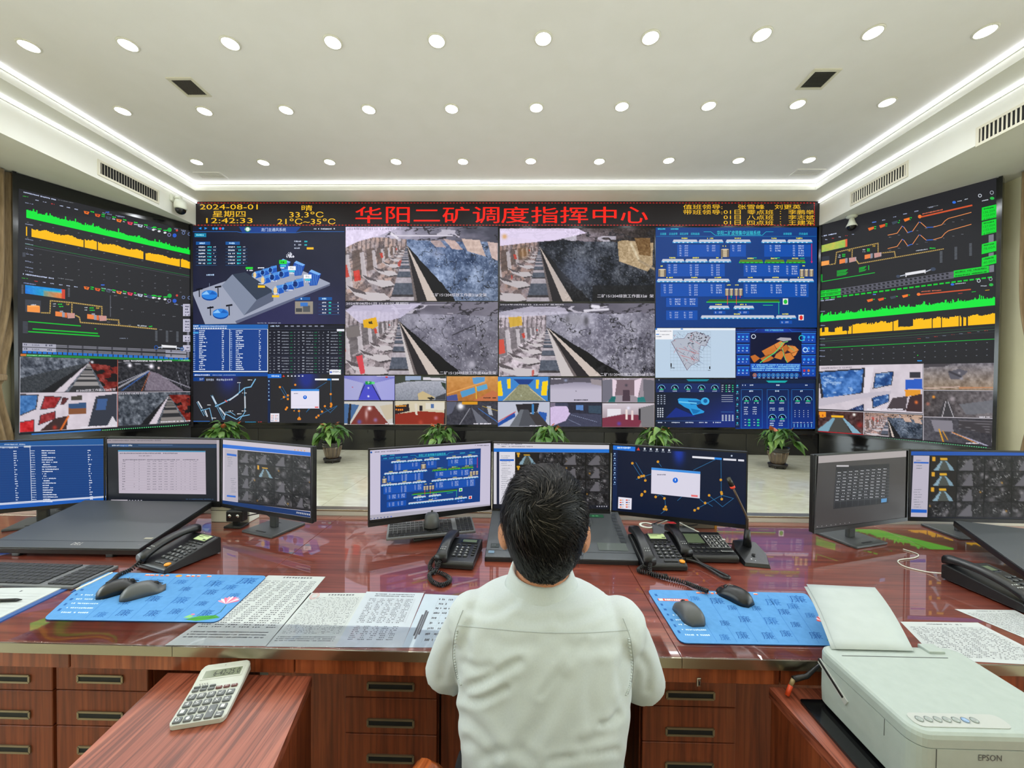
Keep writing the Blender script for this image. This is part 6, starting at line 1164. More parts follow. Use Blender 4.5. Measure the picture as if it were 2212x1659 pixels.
def ctrl(P):
    P.rect(.0,.875,1,.879,(20,20,22),2).rect(.02,.89,.06,.935,(120,150,170),3)
    for k in range(9): P.rect(.925,.06+k*.072,.965,.11+k*.072,(62,66,68),3)
    for k in range(6): P.rect(.03+k*.09,.76,.09+k*.09,.83,(58,66,64),3).micro(.04+k*.09,.785,.08+k*.09,.8,(110,116,116),4)
    P.rect(.76,.70,.955,.84,(96,104,98),3).rect(.76,.09,.87,.16,(36,80,56),3).micro(.78,.11,.86,.14,(70,140,90),4); [P.rect(.60+k*.05,.775,.64+k*.05,.84,(104,106,104),3) for k in range(2)]; P.micro(.05,.03,.2,.04,(120,124,126),3)
touch_panel('large black touch panel lying under the left monitors above a keyboard', (-2.215,1.545,.79), (-1.545,1.55,.79), (-1.56,1.93,.865), (-2.2,1.93,.865), dell)
touch_panel('black touch panel in front of the operator with dim buttons down its side', (-.14,1.575,.772), (.485,1.565,.772), (.495,1.93,.846), (-.13,1.935,.846), ctrl)
touch_panel('black touch panel at the right picture edge, turned sideways', (1.83,1.36,.80), (2.42,1.10,.80), (2.62,1.60,.855), (2.03,1.86,.855), None)

# ------------------------------------------------------------------ keyboards
def keyboard(label, loc, rz, L, W, frame, tilt=.0, z=0.0):
    t = thing('keyboard', label, 'keyboard', (loc[0], loc[1], DT+z), rz); t.rotation_euler = (tilt, 0, rz)
    MB().box((0,0,.007), (L, W, .012), bev=.003).build('case', frame, t)
    rows = [15]*6; kw = L*.72/15; kh = (W-.016)/6; me = {}
    def key(x, y, w):
        k = round(w, 4)
        if k not in me: me[k] = MB().box((0,0,0), (w-.003, kh-.003, .005), bev=.0012, seg=1).mesh('key', 'key_cap')
        o = link('key', me[k], t); o.location = (x, y, .0155)
    for r in range(6):
        y = W/2-.008-kh*(r+.5); x0 = -L/2+.008
        if r < 5:
            for k in range(15): key(x0+kw*(k+.5), y, kw)
        else:
            for a, w in ((0,1.3),(1.3,1.2),(2.5,1.2),(3.7,6.1),(9.8,1.2),(11,1.3),(12.3,1.35),(13.65,1.35)): key(x0+kw*(a+w/2), y, kw*w)
        kx = L/2-.008-kw*4
        for k in range(4): key(kx+kw*(k+.5), y, kw)
    return t
pmat('key_cap', (34,35,37), rough=.5); pmat('key_frame', (104,106,108), rough=.4)
keyboard('black keyboard in front of the left touch panel', (-1.80, 1.395), -.02, .50, .155, 'key_frame')
kb = keyboard('grey-framed keyboard propped behind the desk telephone under the centre-left monitor', (-.41, 1.815), .27, .40, .135, 'key_frame', .16, .036)
MB().box((0,.03,-.010), (.2,.05,.020), bev=.004).build('prop', 'grey_plastic', kb)

# ------------------------------------------------------------------ mice
def mouse(name, label, p, rz, mat, L=.115, W=.07, H=.038, dots=False, z=DT, tilt=0):
    t = thing(name, label, 'mouse', (p[0], p[1], z), rz); rings = []; n = 20
    for i in range(13):
        s = -1+2*i/12; wv = W/2*(max(0, 1-abs(s)**4.5))**.5*(1-.06*math.cos(s*3)); hv = H*max(.12, (1-abs(s*.96+.12)**2.6))
        if i in (0, 12): wv = W*.26; hv = H*.3
        rings.append([(wv*math.copysign(abs(math.cos(a))**.75, math.cos(a)), s*L/2, max(0, math.sin(a))**.8*hv if math.sin(a) > 0 else 0) for a in np.linspace(0, 2*math.pi, n, endpoint=False)])
    body = MB().loft(rings).build('body', mat, t)
    MB().box((0, L*.3, H*.66), (.002, L*.3, .002), Rx(-.45)).build('button_gap', 'black_matt', t)
    MB().cyl((-.0035, L*.27, H*.60), (.0035, L*.27, H*.60), .0085, n=12).build('wheel', 'black_matt', t)
    if dots:
        b = MB()
        for i in range(5):
            for j in range(6): b.sphere(((i-2)*.007, .005+j*.008-.02, H*.97-abs(i-2)*.0015-abs(j-2.5)*.0012), .0016, 6, 4)
        tag(b.build('grip_dots', 'mouse_dot', t), kind='stuff')
    return t
pmat('mouse_dot', (120,122,122), rough=.4)
PADZ = DT+.0045
mouse('computer_mouse', 'black mouse with grip dots on the left blue mat', pz(258, 1277, PADZ), -.75, 'black_plastic', .112, .07, .04, True, PADZ)
mouse('computer_mouse', 'grey mouse lying on the left blue mat', pz(310, 1282, PADZ), -.85, 'mouse_grey', .115, .072, .04, False, PADZ)
mouse('computer_mouse', 'grey mouse lying on the right blue mat', pz(1487, 1330, PADZ), .12, 'mouse_grey', .112, .072, .042, False, PADZ)
mouse('computer_mouse', 'black mouse with grip dots at the top of the right blue mat', pz(1587, 1292, PADZ), .55, 'black_plastic', .112, .07, .04, True, PADZ)
t = thing('computer_mouse', 'grey mouse stood on end on the keyboard under the centre-left monitor', 'mouse', (-.405, 1.795, DT+.052), .0); t.rotation_euler = (-.12, 0, .1)
MB().lathe([(.026,0),(.034,.004),(.035,.03),(.031,.058),(.022,.068),(.001,.071)], n=20).build('body', 'mouse_grey', t); MB().cyl((-.004,.006,.07),(.004,.006,.07), .008, n=12).build('wheel', 'black_matt', t)

# ------------------------------------------------------------------ telephones
def coil(pts, r=.0065, wire=.0022, turns=40, n=6, seg=9):
    """helix around a path"""
    P = np.array([tuple(p) for p in pts], float); k = np.linspace(0, len(P)-1, turns*seg)
    i = np.clip(k.astype(int), 0, len(P)-2); f = (k-i)[:, None]
    P0 = P[np.clip(i-1, 0, len(P)-1)]; P1 = P[i]; P2 = P[i+1]; P3 = P[np.clip(i+2, 0, len(P)-1)]
    C = .5*((2*P1)+(-P0+P2)*f+(2*P0-5*P1+4*P2-P3)*f**2+(-P0+3*P1-3*P2+P3)*f**3)
    T = np.gradient(C, axis=0); T /= np.linalg.norm(T, axis=1, keepdims=True)+1e-9; N = np.cross(T, [0,0,1.0]); N /= np.linalg.norm(N, axis=1, keepdims=True)+1e-9; B = np.cross(T, N)
    a = np.arange(len(C))*2*math.pi/seg; return MB().tube(C+r*(np.cos(a)[:, None]*N+np.sin(a)[:, None]*B), wire, n)
pmat('sticker_red', (190,40,44), rough=.4); pmat('lcd_green', (168,186,130), rough=.3, emit=(168,190,130), es=.25); pmat('lcd_dim', (84,96,74), rough=.3, emit=(84,100,74), es=.12); pmat('phone_key', (46,48,50), rough=.4); pmat('orange_key', (236,150,30), rough=.35); pmat('phone_print', (190,192,192), rough=.5)
def telephone(label, p, rz, w, d, h0, h1, hand, lcd, keys, style=0):
    """sloping body, handset along the left side, display, separate keys. local x right, y back"""
    t = thing('telephone', label, 'telephone', (p[0], p[1], DT), rz); sl = math.atan2(h1-h0, d)
    side = [(-d/2, .004), (d/2, .004), (d/2, h1*.92), (d/2-.012, h1), (-d/2+.008, h0), (-d/2, h0*.7)]
    b = MB(); V = [(-w/2, y, z) for y, z in side]+[(w/2, y, z) for y, z in side]; k = len(side)
    b.add(V, [list(range(k)), [k+i for i in range(k)][::-1]]+[(i, k+i, k+(i+1) % k, (i+1) % k) for i in range(k)])
    me = b.mesh('body', 'black_plastic'); bm = bmesh.new(); bm.from_mesh(me); bmesh.ops.recalc_face_normals(bm, faces=bm.faces); bmesh.ops.bevel(bm, geom=list(bm.edges), offset=.004, segments=2, profile=.5, affect='EDGES'); bm.to_mesh(me); bm.free(); link('body', me, t)
    zt = lambda y: h0+(h1-h0)*(y+d/2-.008)/(d-.02)
    hx = -w/2+.026
    # handset: two ends and a bowed grip
    hs = MB(); rings = []
    for i in range(15):
        s = -1+2*i/14; y = s*d*.5; zc = zt(y)+.012+.020*(1-s*s); ww = .021+.004*abs(s)**3; hh = .011+.006*abs(s)**4
        rings.append([(hx+ww*math.copysign(abs(math.cos(a))**.6, math.cos(a)), y, zc+hh*math.copysign(abs(math.sin(a))**.6, math.sin(a))) for a in np.linspace(0, 2*math.pi, 16, endpoint=False)])
    hs.loft(rings); hd = hs.build('handset', 'black_plastic', t)
    b = MB()
    for i in range(3):
        for j in range(3): b.sphere((hx+(i-1)*.008, -d*.36+j*.014, zt(-d*.36+j*.014)+.036), .0022, 6, 4)
    tag(b.build('mouthpiece_holes', 'phone_print', hd), kind='stuff')
    Rk = Rx(sl)
    x0 = hx+.03; cx, cy, lw, lh = lcd[0], lcd[1], lcd[2], lcd[3]
    if style != 3:
        MB().box((cx, cy, zt(cy)+.001), (lw+.012, lh+.012, .004), Rk, bev=.0015).build('display_frame', 'black_gloss', t)
        dsp = MB().box((cx, cy, zt(cy)+.0035), (lw, lh, .001), Rk).build('display', lcd[4], t)
    kme = {}
    for (kx, ky, kw, kh, mat) in keys:
        kk = (kw, kh, mat)
        if kk not in kme: kme[kk] = MB().box((0,0,0), (kw, kh, .006), Rk, bev=.0018, seg=1).mesh('key', mat)
        o = link('key', kme[kk], t); o.location = (kx, ky, zt(ky)+.002)
    return t, zt
def pad(x0, y0, dx, dy, w, h, mat='phone_key', nx=3, ny=4): return [(x0+i*dx, y0-j*dy, w, h, mat) for j in range(ny) for i in range(nx)]
# plain phone
ks = pad(-.012, .005, .023, .018, .017, .012, 'phone_key')+pad(-.012, .030, .023, .02, .016, .005, 'phone_key', 3, 1)+pad(.062, .028, .02, .017, .014, .005, 'phone_key', 1, 5)
t, zt = telephone('plain black telephone with small display left of the operator', (-.243, 1.60), -.10, .155, .19, .03, .052, 0, (.03,.058,.06,.018,'lcd_dim'), ks)
P = Print(lambda p: np.stack([p[:, 0], p[:, 1], np.array([zt(y) for y in p[:, 1]])+.0056], 1), (0,0,1), .0002)
for j, row in enumerate(('123','456','789','*0#')):
    for i, ch in enumerate(row): P.text(ch, (-.012+i*.023-.003, .005-j*.018+.004, -.012+i*.023+.003, .005-j*.018-.004), (206,206,206), 1)
tag(P.build('key_print', 'printed', t, local=True), kind='stuff')
coil([(-.055,-.095,.03),(-.06,-.135,.012),(-.075,-.16,.009),(-.05,-.205,.009),(-.01,-.225,.009),(.012,-.20,.009),(.005,-.175,.01),(-.03,-.15,.011),(-.085,-.12,.012),(-.10,-.06,.012),(-.092,0,.012)], turns=62).build('coiled_cord', 'black_plastic', t)
# feature phone, orange key
def feat(label, p, rz):
    ks = pad(.0, .0, .024, .019, .018, .011)+pad(.005, .022, .02, .02, .014, .005, 'phone_key', 3, 1)+pad(-.004, .036, .018, .02, .013, .004, 'phone_key', 5, 1)+pad(.072, .010, .02, .017, .016, .009, 'phone_key', 1, 5)+[(.016,-.082,.03,.009,'phone_key'),(.044,-.082,.024,.009,'phone_key')]
    t, zt = telephone(label, p, rz, .175, .205, .028, .072, 0, (.028,.068,.068,.034,'lcd_green'), ks)
    MB().lathe([(.011,-.002),(.011,.003),(.008,.005),(.001,.0055)], c=(.072,-.084,zt(-.084)+.001), n=18).build('speaker_key', 'orange_key', t)
    P = Print(lambda q: np.stack([q[:, 0], q[:, 1], np.array([zt(y) for y in q[:, 1]])+.0056], 1), (0,0,1), .0002)
    for j, row in enumerate(('123','456','789','*0#')):
        for i, ch in enumerate(row): P.text(ch, (i*.024-.003, -j*.019+.004, i*.024+.003, -j*.019-.004), (170,172,172), 1)
    P.micro(.0,.094,.05,.0905,(200,200,200),1); P.rect(-.004,.08,.05,.077,(70,80,56),1).rect(.045,.06,.06,.054,(70,80,56),1).rect(.0,.07,.03,.068,(70,80,56),1); tag(P.build('key_print', 'printed', t, local=True), kind='stuff')
    return t
t = feat('black telephone with green display and orange key beside the left blue mat', (-1.375, 1.545), -.32)
coil([(-.06,-.10,.03),(-.06,-.13,.012),(-.05,-.17,.012),(-.02,-.20,.012),(.0,-.225,.014)], turns=22).build('coiled_cord', 'black_plastic', t)
t = feat('black telephone with green display and orange key right of the operator\'s touch panel', (.575, 1.625), .02)
coil([(-.06,-.10,.03),(-.07,-.14,.010),(-.02,-.17,.010),(.03,-.20,.010),(.055,-.24,.014),(.08,-.27,.016)], turns=36).build('coiled_cord', 'black_plastic', t)
coil([(-.075,-.09,.02),(-.11,-.115,.01),(-.06,-.14,.010),(-.02,-.165,.014)], turns=24).build('coiled_cord', 'black_plastic', t)
# large display phone
ks = pad(.042, .035, .027, .022, .022, .017)+pad(-.045, -.062, .024, .02, .014, .006, 'phone_key', 6, 1)+pad(-.045, -.038, .021, .02, .015, .009, 'phone_key', 4, 1)
t, zt = telephone('wide black telephone with large dim display and red sticker on the handset', (.785, 1.69), .0, .24, .185, .03, .062, 0, (-.018,.026,.075,.07,'lcd_dim'), ks)
P = Print(lambda q: np.stack([q[:, 0], q[:, 1], np.array([zt(y) for y in q[:, 1]])+.0056], 1), (0,0,1), .0002)
for j, row in enumerate(('123','456','789','*0#')):
    for i, ch in enumerate(row): P.text(ch, (.042+i*.027-.0045, .035-j*.022+.0055, .042+i*.027+.0035, .035-j*.022-.0055), (226,226,226), 1)
for i in range(4): P.rect(.0285+i*.027-.0006,.047,.0285+i*.027+.0006,-.042,(200,200,200),1)
for j in range(5): P.rect(.0285,.047-j*.0222+.0006,.1095,.047-j*.0222-.0006,(200,200,200),1)
P.rect(.06,-.058,.11,-.068,(150,152,152),1).rect(.062,-.059,.108,-.065,(26,27,29),1.5).micro(.03,.082,.062,.078,(110,112,112),1).rect(.104,.022,.118,.012,(200,200,196),1); tag(P.build('key_print', 'printed', t, local=True), kind='stuff')
MB().box((-.094,.07,.106), (.03,.034,.0015), Rx(-.12), bev=.0005).build('red_sticker', 'sticker_red', t)
MB().tube(resample([(-.07,-.09,.03),(-.05,-.11,.012),(-.02,-.15,.008),(.0,-.19,.008),(.012,-.215,.008),(.0,-.225,.008),(-.016,-.21,.008),(-.035,-.16,.010),(-.06,-.11,.012),(-.10,-.09,.016)], 60), .0055, 8).build('handset_cord', 'black_plastic', t)
# phone at the right edge
ks = pad(.0, .02, .024, .019, .018, .011)+pad(.072, .02, .02, .017, .014, .008, 'phone_key', 1, 5)
t, zt = telephone('black telephone at the right picture edge seen from its handset side', (1.715, 1.40), .10, .18, .235, .034, .06, 0, (.028,.07,.066,.03,'lcd_dim'), ks)
coil([(-.06,-.115,.03),(-.04,-.14,.012),(.03,-.16,.012),(.10,-.17,.012),(.18,-.17,.012)], turns=34).build('coiled_cord', 'black_plastic', t)
MB().tube(resample([(-.07,.115,.02),(-.09,.16,.004),(-.13,.21,.003),(-.10,.26,.003),(.0,.28,.003),(.05,.31,.003),(.04,.36,.003)], 50), .0022, 6).build('line_wire', 'white_plastic', t)

pmat('neck_metal', (96,80,66), rough=.3, metal=.6); pmat('ring_red', (206,60,36), rough=.4, emit=(206,60,36), es=.2)
# ------------------------------------------------------------------ gooseneck microphone
t = thing('gooseneck_microphone', 'black gooseneck microphone with red ring on a wedge base', 'microphone', (.985, 1.665, DT), -.18)
side = [(-.10,.004),(.09,.004),(.09,.03),(.05,.036),(-.10,.012)]; out = [(-.055,-.10),(.04,-.10),(.06,-.02),(.05,.07),(.0,.095),(-.05,.07),(-.065,.0)]
zt = lambda y: .014+.026*min(1, max(0, (y+.1)/.15))
b = MB(); V = [(x, y, .002) for x, y in out]+[(x*.9, y*.93, zt(y)) for x, y in out]; k = len(out); b.add(V, [list(range(k))[::-1], [k+i for i in range(k)]]+[(i, (i+1) % k, k+(i+1) % k, k+i) for i in range(k)]); b.build('base', 'black_plastic', t)
MB().cyl((0,.03,.036),(0,.03,.105), .017, .011, 16).build('socket', 'black_plastic', t)
MB().tube([(0,.03,.10),(.0,.03,.15),(-.012,.03,.18),(-.04,.03,.24),(-.062,.025,.285)], .0045, 10).build('neck', 'neck_metal', t)
MB().cyl((-.0615,.025,.284),(-.066,.024,.293), .0105, .0105, 14).build('ring', 'ring_red', t); MB().cyl((-.066,.024,.293),(-.083,.02,.328), .0105, .009, 14).build('capsule', 'dark_metal', t)
MB().lathe([(.007,0),(.007,.002),(.0005,.0022)], c=(0,-.04,.0275), n=14).build('talk_button', 'black_matt', t)
P = Print(lambda q: np.stack([q[:, 0], q[:, 1], np.array([zt(y) for y in q[:, 1]])+.001], 1), (0,0,1), .0002); P.micro(-.016,-.066,.018,-.073,(210,210,210),1).micro(-.006,-.077,.008,-.081,(210,210,210),1); P.build('mark', 'printed', t, local=True)
MB().tube([(-.04,.085,.016),(-.07,.10,.01),(-.10,.14,.02),(-.15,.16,.03)], .003, 6).build('lead', 'black_plastic', t)
# ------------------------------------------------------------------ mats, papers and desk sheets
def flat_map(z): return plane_map((0,0,z), (0,0,1))
def hull_local(pts, z): 
    W = [pz(x, y, z) for x, y in pts]; c = sum(W, Vector())/len(W); return c, [(w.x-c.x, w.y-c.y) for w in W]
noise_color('mat_cloth', (84,142,196), (90,148,203), ns=60, rough=.8, spec=.2); pmat('mat_edge', (26,60,110), rough=.7)
def rounded(poly, r, n=4):
    out = []; m = len(poly)
    for i in range(m):
        p = Vector(poly[i]); a = (Vector(poly[i-1])-p); b = (Vector(poly[(i+1) % m])-p); rr = min(r, a.length*.4, b.length*.4); A = p+a.normalized()*rr; B = p+b.normalized()*rr
        for k in range(n+1): t = k/n; q = A*(1-t)**2+p*2*t*(1-t)+B*t*t; out.append((q.x, q.y))
    return out
def mouse_mat(label, q, flip):
    """q: four corners in the photo, back-left, back-right, front-right, front-left"""
    c, poly = hull_local(q, DT); poly = rounded(poly, .022); t = thing('mouse_mat', label, 'mouse mat', (c.x, c.y, DT+.0008))
    MB().prism(poly, 0, .0028).build('base', 'mat_edge', t); MB().prism(poly, .0028, .0036).build('cloth', 'mat_cloth', t)
    W = [np.array(pz(x, y, DT)) for x, y in q]
    def m(p):
        u = p[:, :1]; v = p[:, 1:]; r = (W[0]*(1-u)+W[1]*u)*(1-v)+(W[3]*(1-u)+W[2]*u)*v; r[:, 2] = PADZ-.00005; return r
    P = Print(m, (0,0,1), .00006); D = (36,92,156); r = random.Random(4)
    for k, (u, v, s) in enumerate([(.27,.18,.05),(.40,.22,.07),(.47,.36,.05),(.55,.20,.055),(.50,.58,.06),(.62,.36,.05),(.66,.60,.07),(.70,.82,.055),(.58,.86,.06),(.75,.22,.075),(.78,.42,.06),(.80,.66,.05),(.86,.30,.06),(.88,.84,.06),(.92,.14,.08),(.93,.48,.05),(.36,.66,.05),(.42,.86,.06),(.30,.90,.05),(.24,.42,.04)]):
        P.text('廉', (u-s*.62, v-s, u+s*.62, v+s), D if k % 3 else (44,104,170), 1)
    for u in (.235,.36,.49,.62,.745,.87): P.line([(u,.06),(u,.97)], .0022, (50,112,180), 1)
    for k in range(5): P.micro(.06,.52+k*.085,.22,.545+k*.085,(196,220,240),2,k,cw=.012)
    for k in range(8): P.micro(.025,.1+k*.1,.05,.15+k*.1,D,1,k,cw=.02)
    P.micro(.30,.035,.47,.075,(214,90,50),2,3,cw=.03).micro(.30,.03,.47,.05,(240,214,190),2.5,3,cw=.03).disc(.50,.055,.018,(226,150,50),2,12,.03).micro(.54,.035,.72,.075,(214,90,50),2,5,cw=.03).micro(.54,.03,.72,.05,(240,214,190),2.5,5,cw=.03)
    if not flip:
        for k in range(9): a = 2.9-k*.32; P.poly([(.935,.66),(.935+.05*math.cos(a-.16),.66-.10*math.sin(a-.16)-.03),(.935+.065*math.cos(a),.66-.13*math.sin(a)-.03),(.935+.05*math.cos(a+.16),.66-.10*math.sin(a+.16)-.03)], [(236,150,170),(246,206,214),(220,110,140)][k % 3], 3)
        P.line([(.945,.68),(.955,.82),(.93,.93)], .004, (40,90,60), 3); P.poly([(.80,.965),(.86,.90),(.95,.88),(.985,.92),(.93,.96),(.87,.985)], (70,150,60), 3).line([(.80,.965),(.98,.91)], .004, (30,90,50), 4).poly([(.78,.93),(.80,.88),(.83,.90),(.82,.94)], (130,190,120), 3).disc(.815,.87,.012,(226,120,140),3,8)
    else:
        P.rect(.03,.20,.22,.25,(230,90,70),3).rect(.035,.205,.06,.245,(250,220,200),4).micro(.07,.21,.21,.24,(250,230,220),4,cw=.014)
        for k in range(7): a = 2.9-k*.4; P.poly([(.985,.60),(.985+.03*math.cos(a-.2),.60-.09*math.sin(a-.2)),(.985+.04*math.cos(a),.60-.12*math.sin(a)),(.985+.03*math.cos(a+.2),.60-.09*math.sin(a+.2))], [(236,90,80),(246,206,214)][k % 2], 3)
        P.poly([(.93,.92),(.97,.86),(.995,.90),(.98,.97)], (70,150,60), 3)
    P.build('print', 'printed_cloth', t)
mouse_mat('blue calligraphy mouse mat with a pink lotus, left of the operator', [(207,1238),(578,1246),(470,1347),(92,1341)], False)
mouse_mat('blue calligraphy mouse mat partly under the white sheet, right of the operator', [(1398,1276),(1742,1284),(1818,1398),(1470,1392)], True)

def paper(label, q, draw, z=DT+.0006, tint=(184,190,188), name='document', cat='document'):
    c, poly = hull_local(q, z); t = thing(name, label, cat, (c.x, c.y, z)); k = 'paper_%d_%d_%d' % tint
    if k not in _M: noise_color(k, tint, tuple(v+4 for v in tint), ns=20, rough=.6, spec=.3)
    MB().prism(poly, 0, .0003).build('sheet', k, t); W = [np.array(pz(x, y, z)) for x, y in q]
    def m(p):
        u = p[:, :1]; v = p[:, 1:]; r = (W[0]*(1-u)+W[1]*u)*(1-v)+(W[3]*(1-u)+W[2]*u)*v; r[:, 2] = z+.00035; return r
    P = Print(m, (0,0,1), .00005); draw(P); P.build('print', 'printed', t); return t
INK = (74,76,82)
def table(P, x0, y0, x1, y1, nx, ny, seed=0, lines=True, fill=.8, col=INK, h=.45):
    for j in range(ny):
        for i in range(nx):
            a = x0+(x1-x0)*i/nx; c = x0+(x1-x0)*(i+.75)/nx; y = y0+(y1-y0)*(j+.25)/ny; P.micro(a, y, c, y+(y1-y0)/ny*h, col, 2, seed+i*7+j, cw=(c-a)/4, fill=fill)
        if lines: P.line([(x0-.01,y0+(y1-y0)*j/ny),(x1+.0,y0+(y1-y0)*j/ny)], .0016, (120,122,128), 1)
    if lines:
        for i in range(nx+1): P.line([(x0-.01+(x1-x0)*i/nx,y0),(x0-.01+(x1-x0)*i/nx,y1)], .0016, (120,122,128), 1)
def d1(P): P.micro(.30,.02,.82,.045,INK,2,cw=.05); table(P, .06,.09,.97,.80, 6, 26, 1, False); [P.micro(.06,.84+k*.03,.9,.855+k*.03,INK,2,k,cw=.01) for k in range(3)]
def d2(P):
    P.micro(.34,.03,.80,.06,INK,2,cw=.05); table(P, .08,.10,.94,.80, 8, 30, 2, True, .35, h=.4); [P.micro(.06,.84+k*.03,.9,.855+k*.03,INK,2,k,cw=.012) for k in range(3)]
    P.ring(.12,.07,.07,.006,(206,110,90),3).ring(.12,.07,.05,.004,(206,110,90),3)
def d3(P): [P.micro(.18,.04+k*.04,.86,.06+k*.04,INK,2,k,cw=.025) for k in range(2)]; table(P, .12,.14,.9,.62, 5, 16, 3, True, .6); table(P, .12,.66,.85,.9, 5, 8, 4, False, .6)
def d4(P): table(P, .24,.06,1.2,.93, 8, 9, 5, True, .5); P.micro(.05,.35,.2,.9,INK,2,cw=.03)
def dr(P): P.micro(.3,.05,.75,.08,INK,2,cw=.02); table(P, .06,.14,.95,.92, 9, 22, 7, True, .55)
paper('densely printed list half under the left blue mat and the clear sheet', [(580,1243),(703,1246),(575,1396),(356,1394)], d1)
paper('printed timetable with a round red stamp under the clear sheet', [(670,1281),(795,1281),(728,1398),(573,1397)], d2)
paper('printed form with dotted table, second from the operator\'s left arm', [(792,1278),(916,1281),(868,1399),(724,1398)], d3, z=DT+.0010, tint=(180,188,195))
paper('printed grid form beside the operator\'s left arm', [(918,1283),(1062,1290),(1030,1399),(868,1399)], d4, tint=(174,187,197))
paper('printed form with ruled rows behind the printer', [(1945,1343),(2112,1345),(2300,1440),(2025,1425)], dr, tint=(184,189,188))
paper('printed table at the right picture edge', [(2062,1316),(2192,1318),(2300,1374),(2212,1378)], dr, z=DT+.0010, tint=(184,189,188))

# clear plastic sheets over the front of the desk
thin_glass('clear_sheet', (.93,.94,.97), .05, 1.4)
def clear_sheet(label, x0, x1, y0, y1, seed):
    n, k = 70, 14; V = []; c = ((x0+x1)/2, (y0+y1)/2); t = thing('desk_sheet', label, 'plastic sheet', (c[0], c[1], DT))
    for j in range(k):
        v = j/(k-1); y = y0+(y1-y0)*v**1.6
        for i in range(n):
            u = i/(n-1); x = x0+(x1-x0)*u; e = math.exp(-(y-y0)/.035)
            z = .0022+e*(.0035*math.sin(u*9+seed)+.0025*math.sin(u*23+seed*2)+.003)
            if j == 0: z -= .002
            V.append((x-c[0], y-c[1], max(.0016, z)))
    F = [(j*n+i, j*n+i+1, (j+1)*n+i+1, (j+1)*n+i) for j in range(k-1) for i in range(n-1)]
    MB().add(V, F, True).build('sheet', 'clear_sheet', t)
clear_sheet('clear plastic sheet over the papers on the left front of the desk', -1.42, -.30, 1.043, 1.15, 1)
clear_sheet('clear plastic sheet curling at the desk edge before the operator', -.29, .42, 1.043, 1.14, 4)
clear_sheet('clear plastic sheet curling at the desk edge by the right blue mat', .45, 1.02, 1.043, 1.10, 2)

# clipboard, pens
q = [(-60,1262),(140,1281),(0,1360),(-220,1340)]
t = thing('clipboard', 'blue clipboard with written sheets at the left picture edge', 'clipboard', (-1.70, 1.215, DT)); 
pmat('folder_blue', (40,84,150), rough=.45); noise_color('sheet_white', (186,192,190), (192,198,196), ns=20, rough=.6)
MB().prism(rrect(.27,.20,.008), 0, .004, Rz(.05)).build('board', 'folder_blue', t)
MB().box((-.008,.004,.0055), (.245,.185,.003), Rz(.06)).build('sheets', 'sheet_white', t)
P = Print(lambda p: np.stack([p[:, 0], p[:, 1], np.full(len(p), .0072)], 1), (0,0,1), .0001)
for k in range(9): P.rect(-.10,.06-k*.016,.10,.0594-k*.016,(150,152,156),1)
P.micro(.0,.078,.08,.07,(90,92,98),1); P.build('writing', 'printed', t, local=True)
t = thing('pen', 'black pen lying on the clipboard at the left edge', 'pen', (-1.69, 1.225, DT+.0072), .1)
MB().cyl((-.07,0,.005),(.05,0,.005), .0048, n=10).build('barrel', 'black_plastic', t); MB().cyl((.05,0,.005),(.066,0,.005), .0048, .0012, 10).build('tip', 'black_matt', t)
a = pz(180, 1272, DT); c = pz(232, 1247, DT); d = (c-a)
t = thing('pen', 'white pen lying between the keyboard and the left blue mat', 'pen', ((a.x+c.x)/2-.006, (a.y+c.y)/2, DT), math.atan2(d.y, d.x))
MB().cyl((-.06,0,.0052),(.05,0,.0052), .0046, n=10).build('barrel', 'white_plastic', t); MB().cyl((-.075,0,.0052),(-.06,0,.0052), .0012, .0046, 10).build('tip', 'folder_blue', t); MB().cyl((.05,0,.0052),(.062,0,.0052), .004, n=10).build('cap', 'white_plastic', t)

# boxes and adapters behind the monitors
t = thing('storage_box', 'white box standing behind the left-group monitors', 'box', (-1.48, 1.985, DT)); MB().bb(-.1,.1,-.03,.05,0,.095,bev=.004).build('carton', 'white_plastic', t); MB().bb(-.1,.1,-.0312,-.03,.06,.062).build('lid_seam', 'vent_dark', t)
t = thing('twin_eye_device', 'small black twin-eyed device before the white box', 'device', (-1.405, 1.90, DT)); MB().bb(-.045,.045,-.03,.03,0,.012,bev=.004).build('foot', 'black_plastic', t); MB().bb(-.04,.045,-.02,.02,.03,.085,bev=.006).build('body', 'black_plastic', t); MB().bb(-.012,.012,-.01,.01,.01,.035).build('hinge', 'black_matt', t)
for s in (-1,1): MB().cyl((s*.02,-.0205,.06),(s*.02,-.0225,.06), .009, n=14).build('eye', 'chrome', t)
t = thing('set_top_box', 'black device box behind the left touch panel', 'device', (-2.33, 2.0, DT)); MB().bb(-.13,.13,-.05,.05,0,.075,bev=.004).build('case', 'black_plastic', t)
P = Print(lambda p: np.stack([p[:, 0], np.full(len(p), -.0505), -p[:, 1]], 1), (0,-1,0), .0001); P.micro(-.05,-.03,.05,-.02,(170,170,166),1).micro(-.06,-.05,-.02,-.046,(150,150,146),1); P.build('mark', 'printed', t, local=True)
t = thing('socket_box', 'grey box with an amber side behind the wide telephone', 'box', (.92, 2.015, DT))
pmat('box_grey', (120,112,100), rough=.5); pmat('amber', (196,140,50), rough=.5)
MB().bb(-.09,.07,-.04,.04,0,.075,bev=.003).build('case', 'box_grey', t); MB().bb(.07,.082,-.04,.04,0,.075).build('side_plate', 'amber', t); MB().bb(-.02,.03,-.0415,-.04,.03,.055).build('socket', 'black_matt', t)
t = thing('cable_grommet', 'round white cable outlet in the desk behind the centre-right monitor', 'cable outlet', (.66, 2.0, DT)); MB().lathe([(.028,0),(.04,.0),(.04,.004),(.03,.006),(.028,.002)], n=24, caps=False).build('ring', 'white_plastic', t)
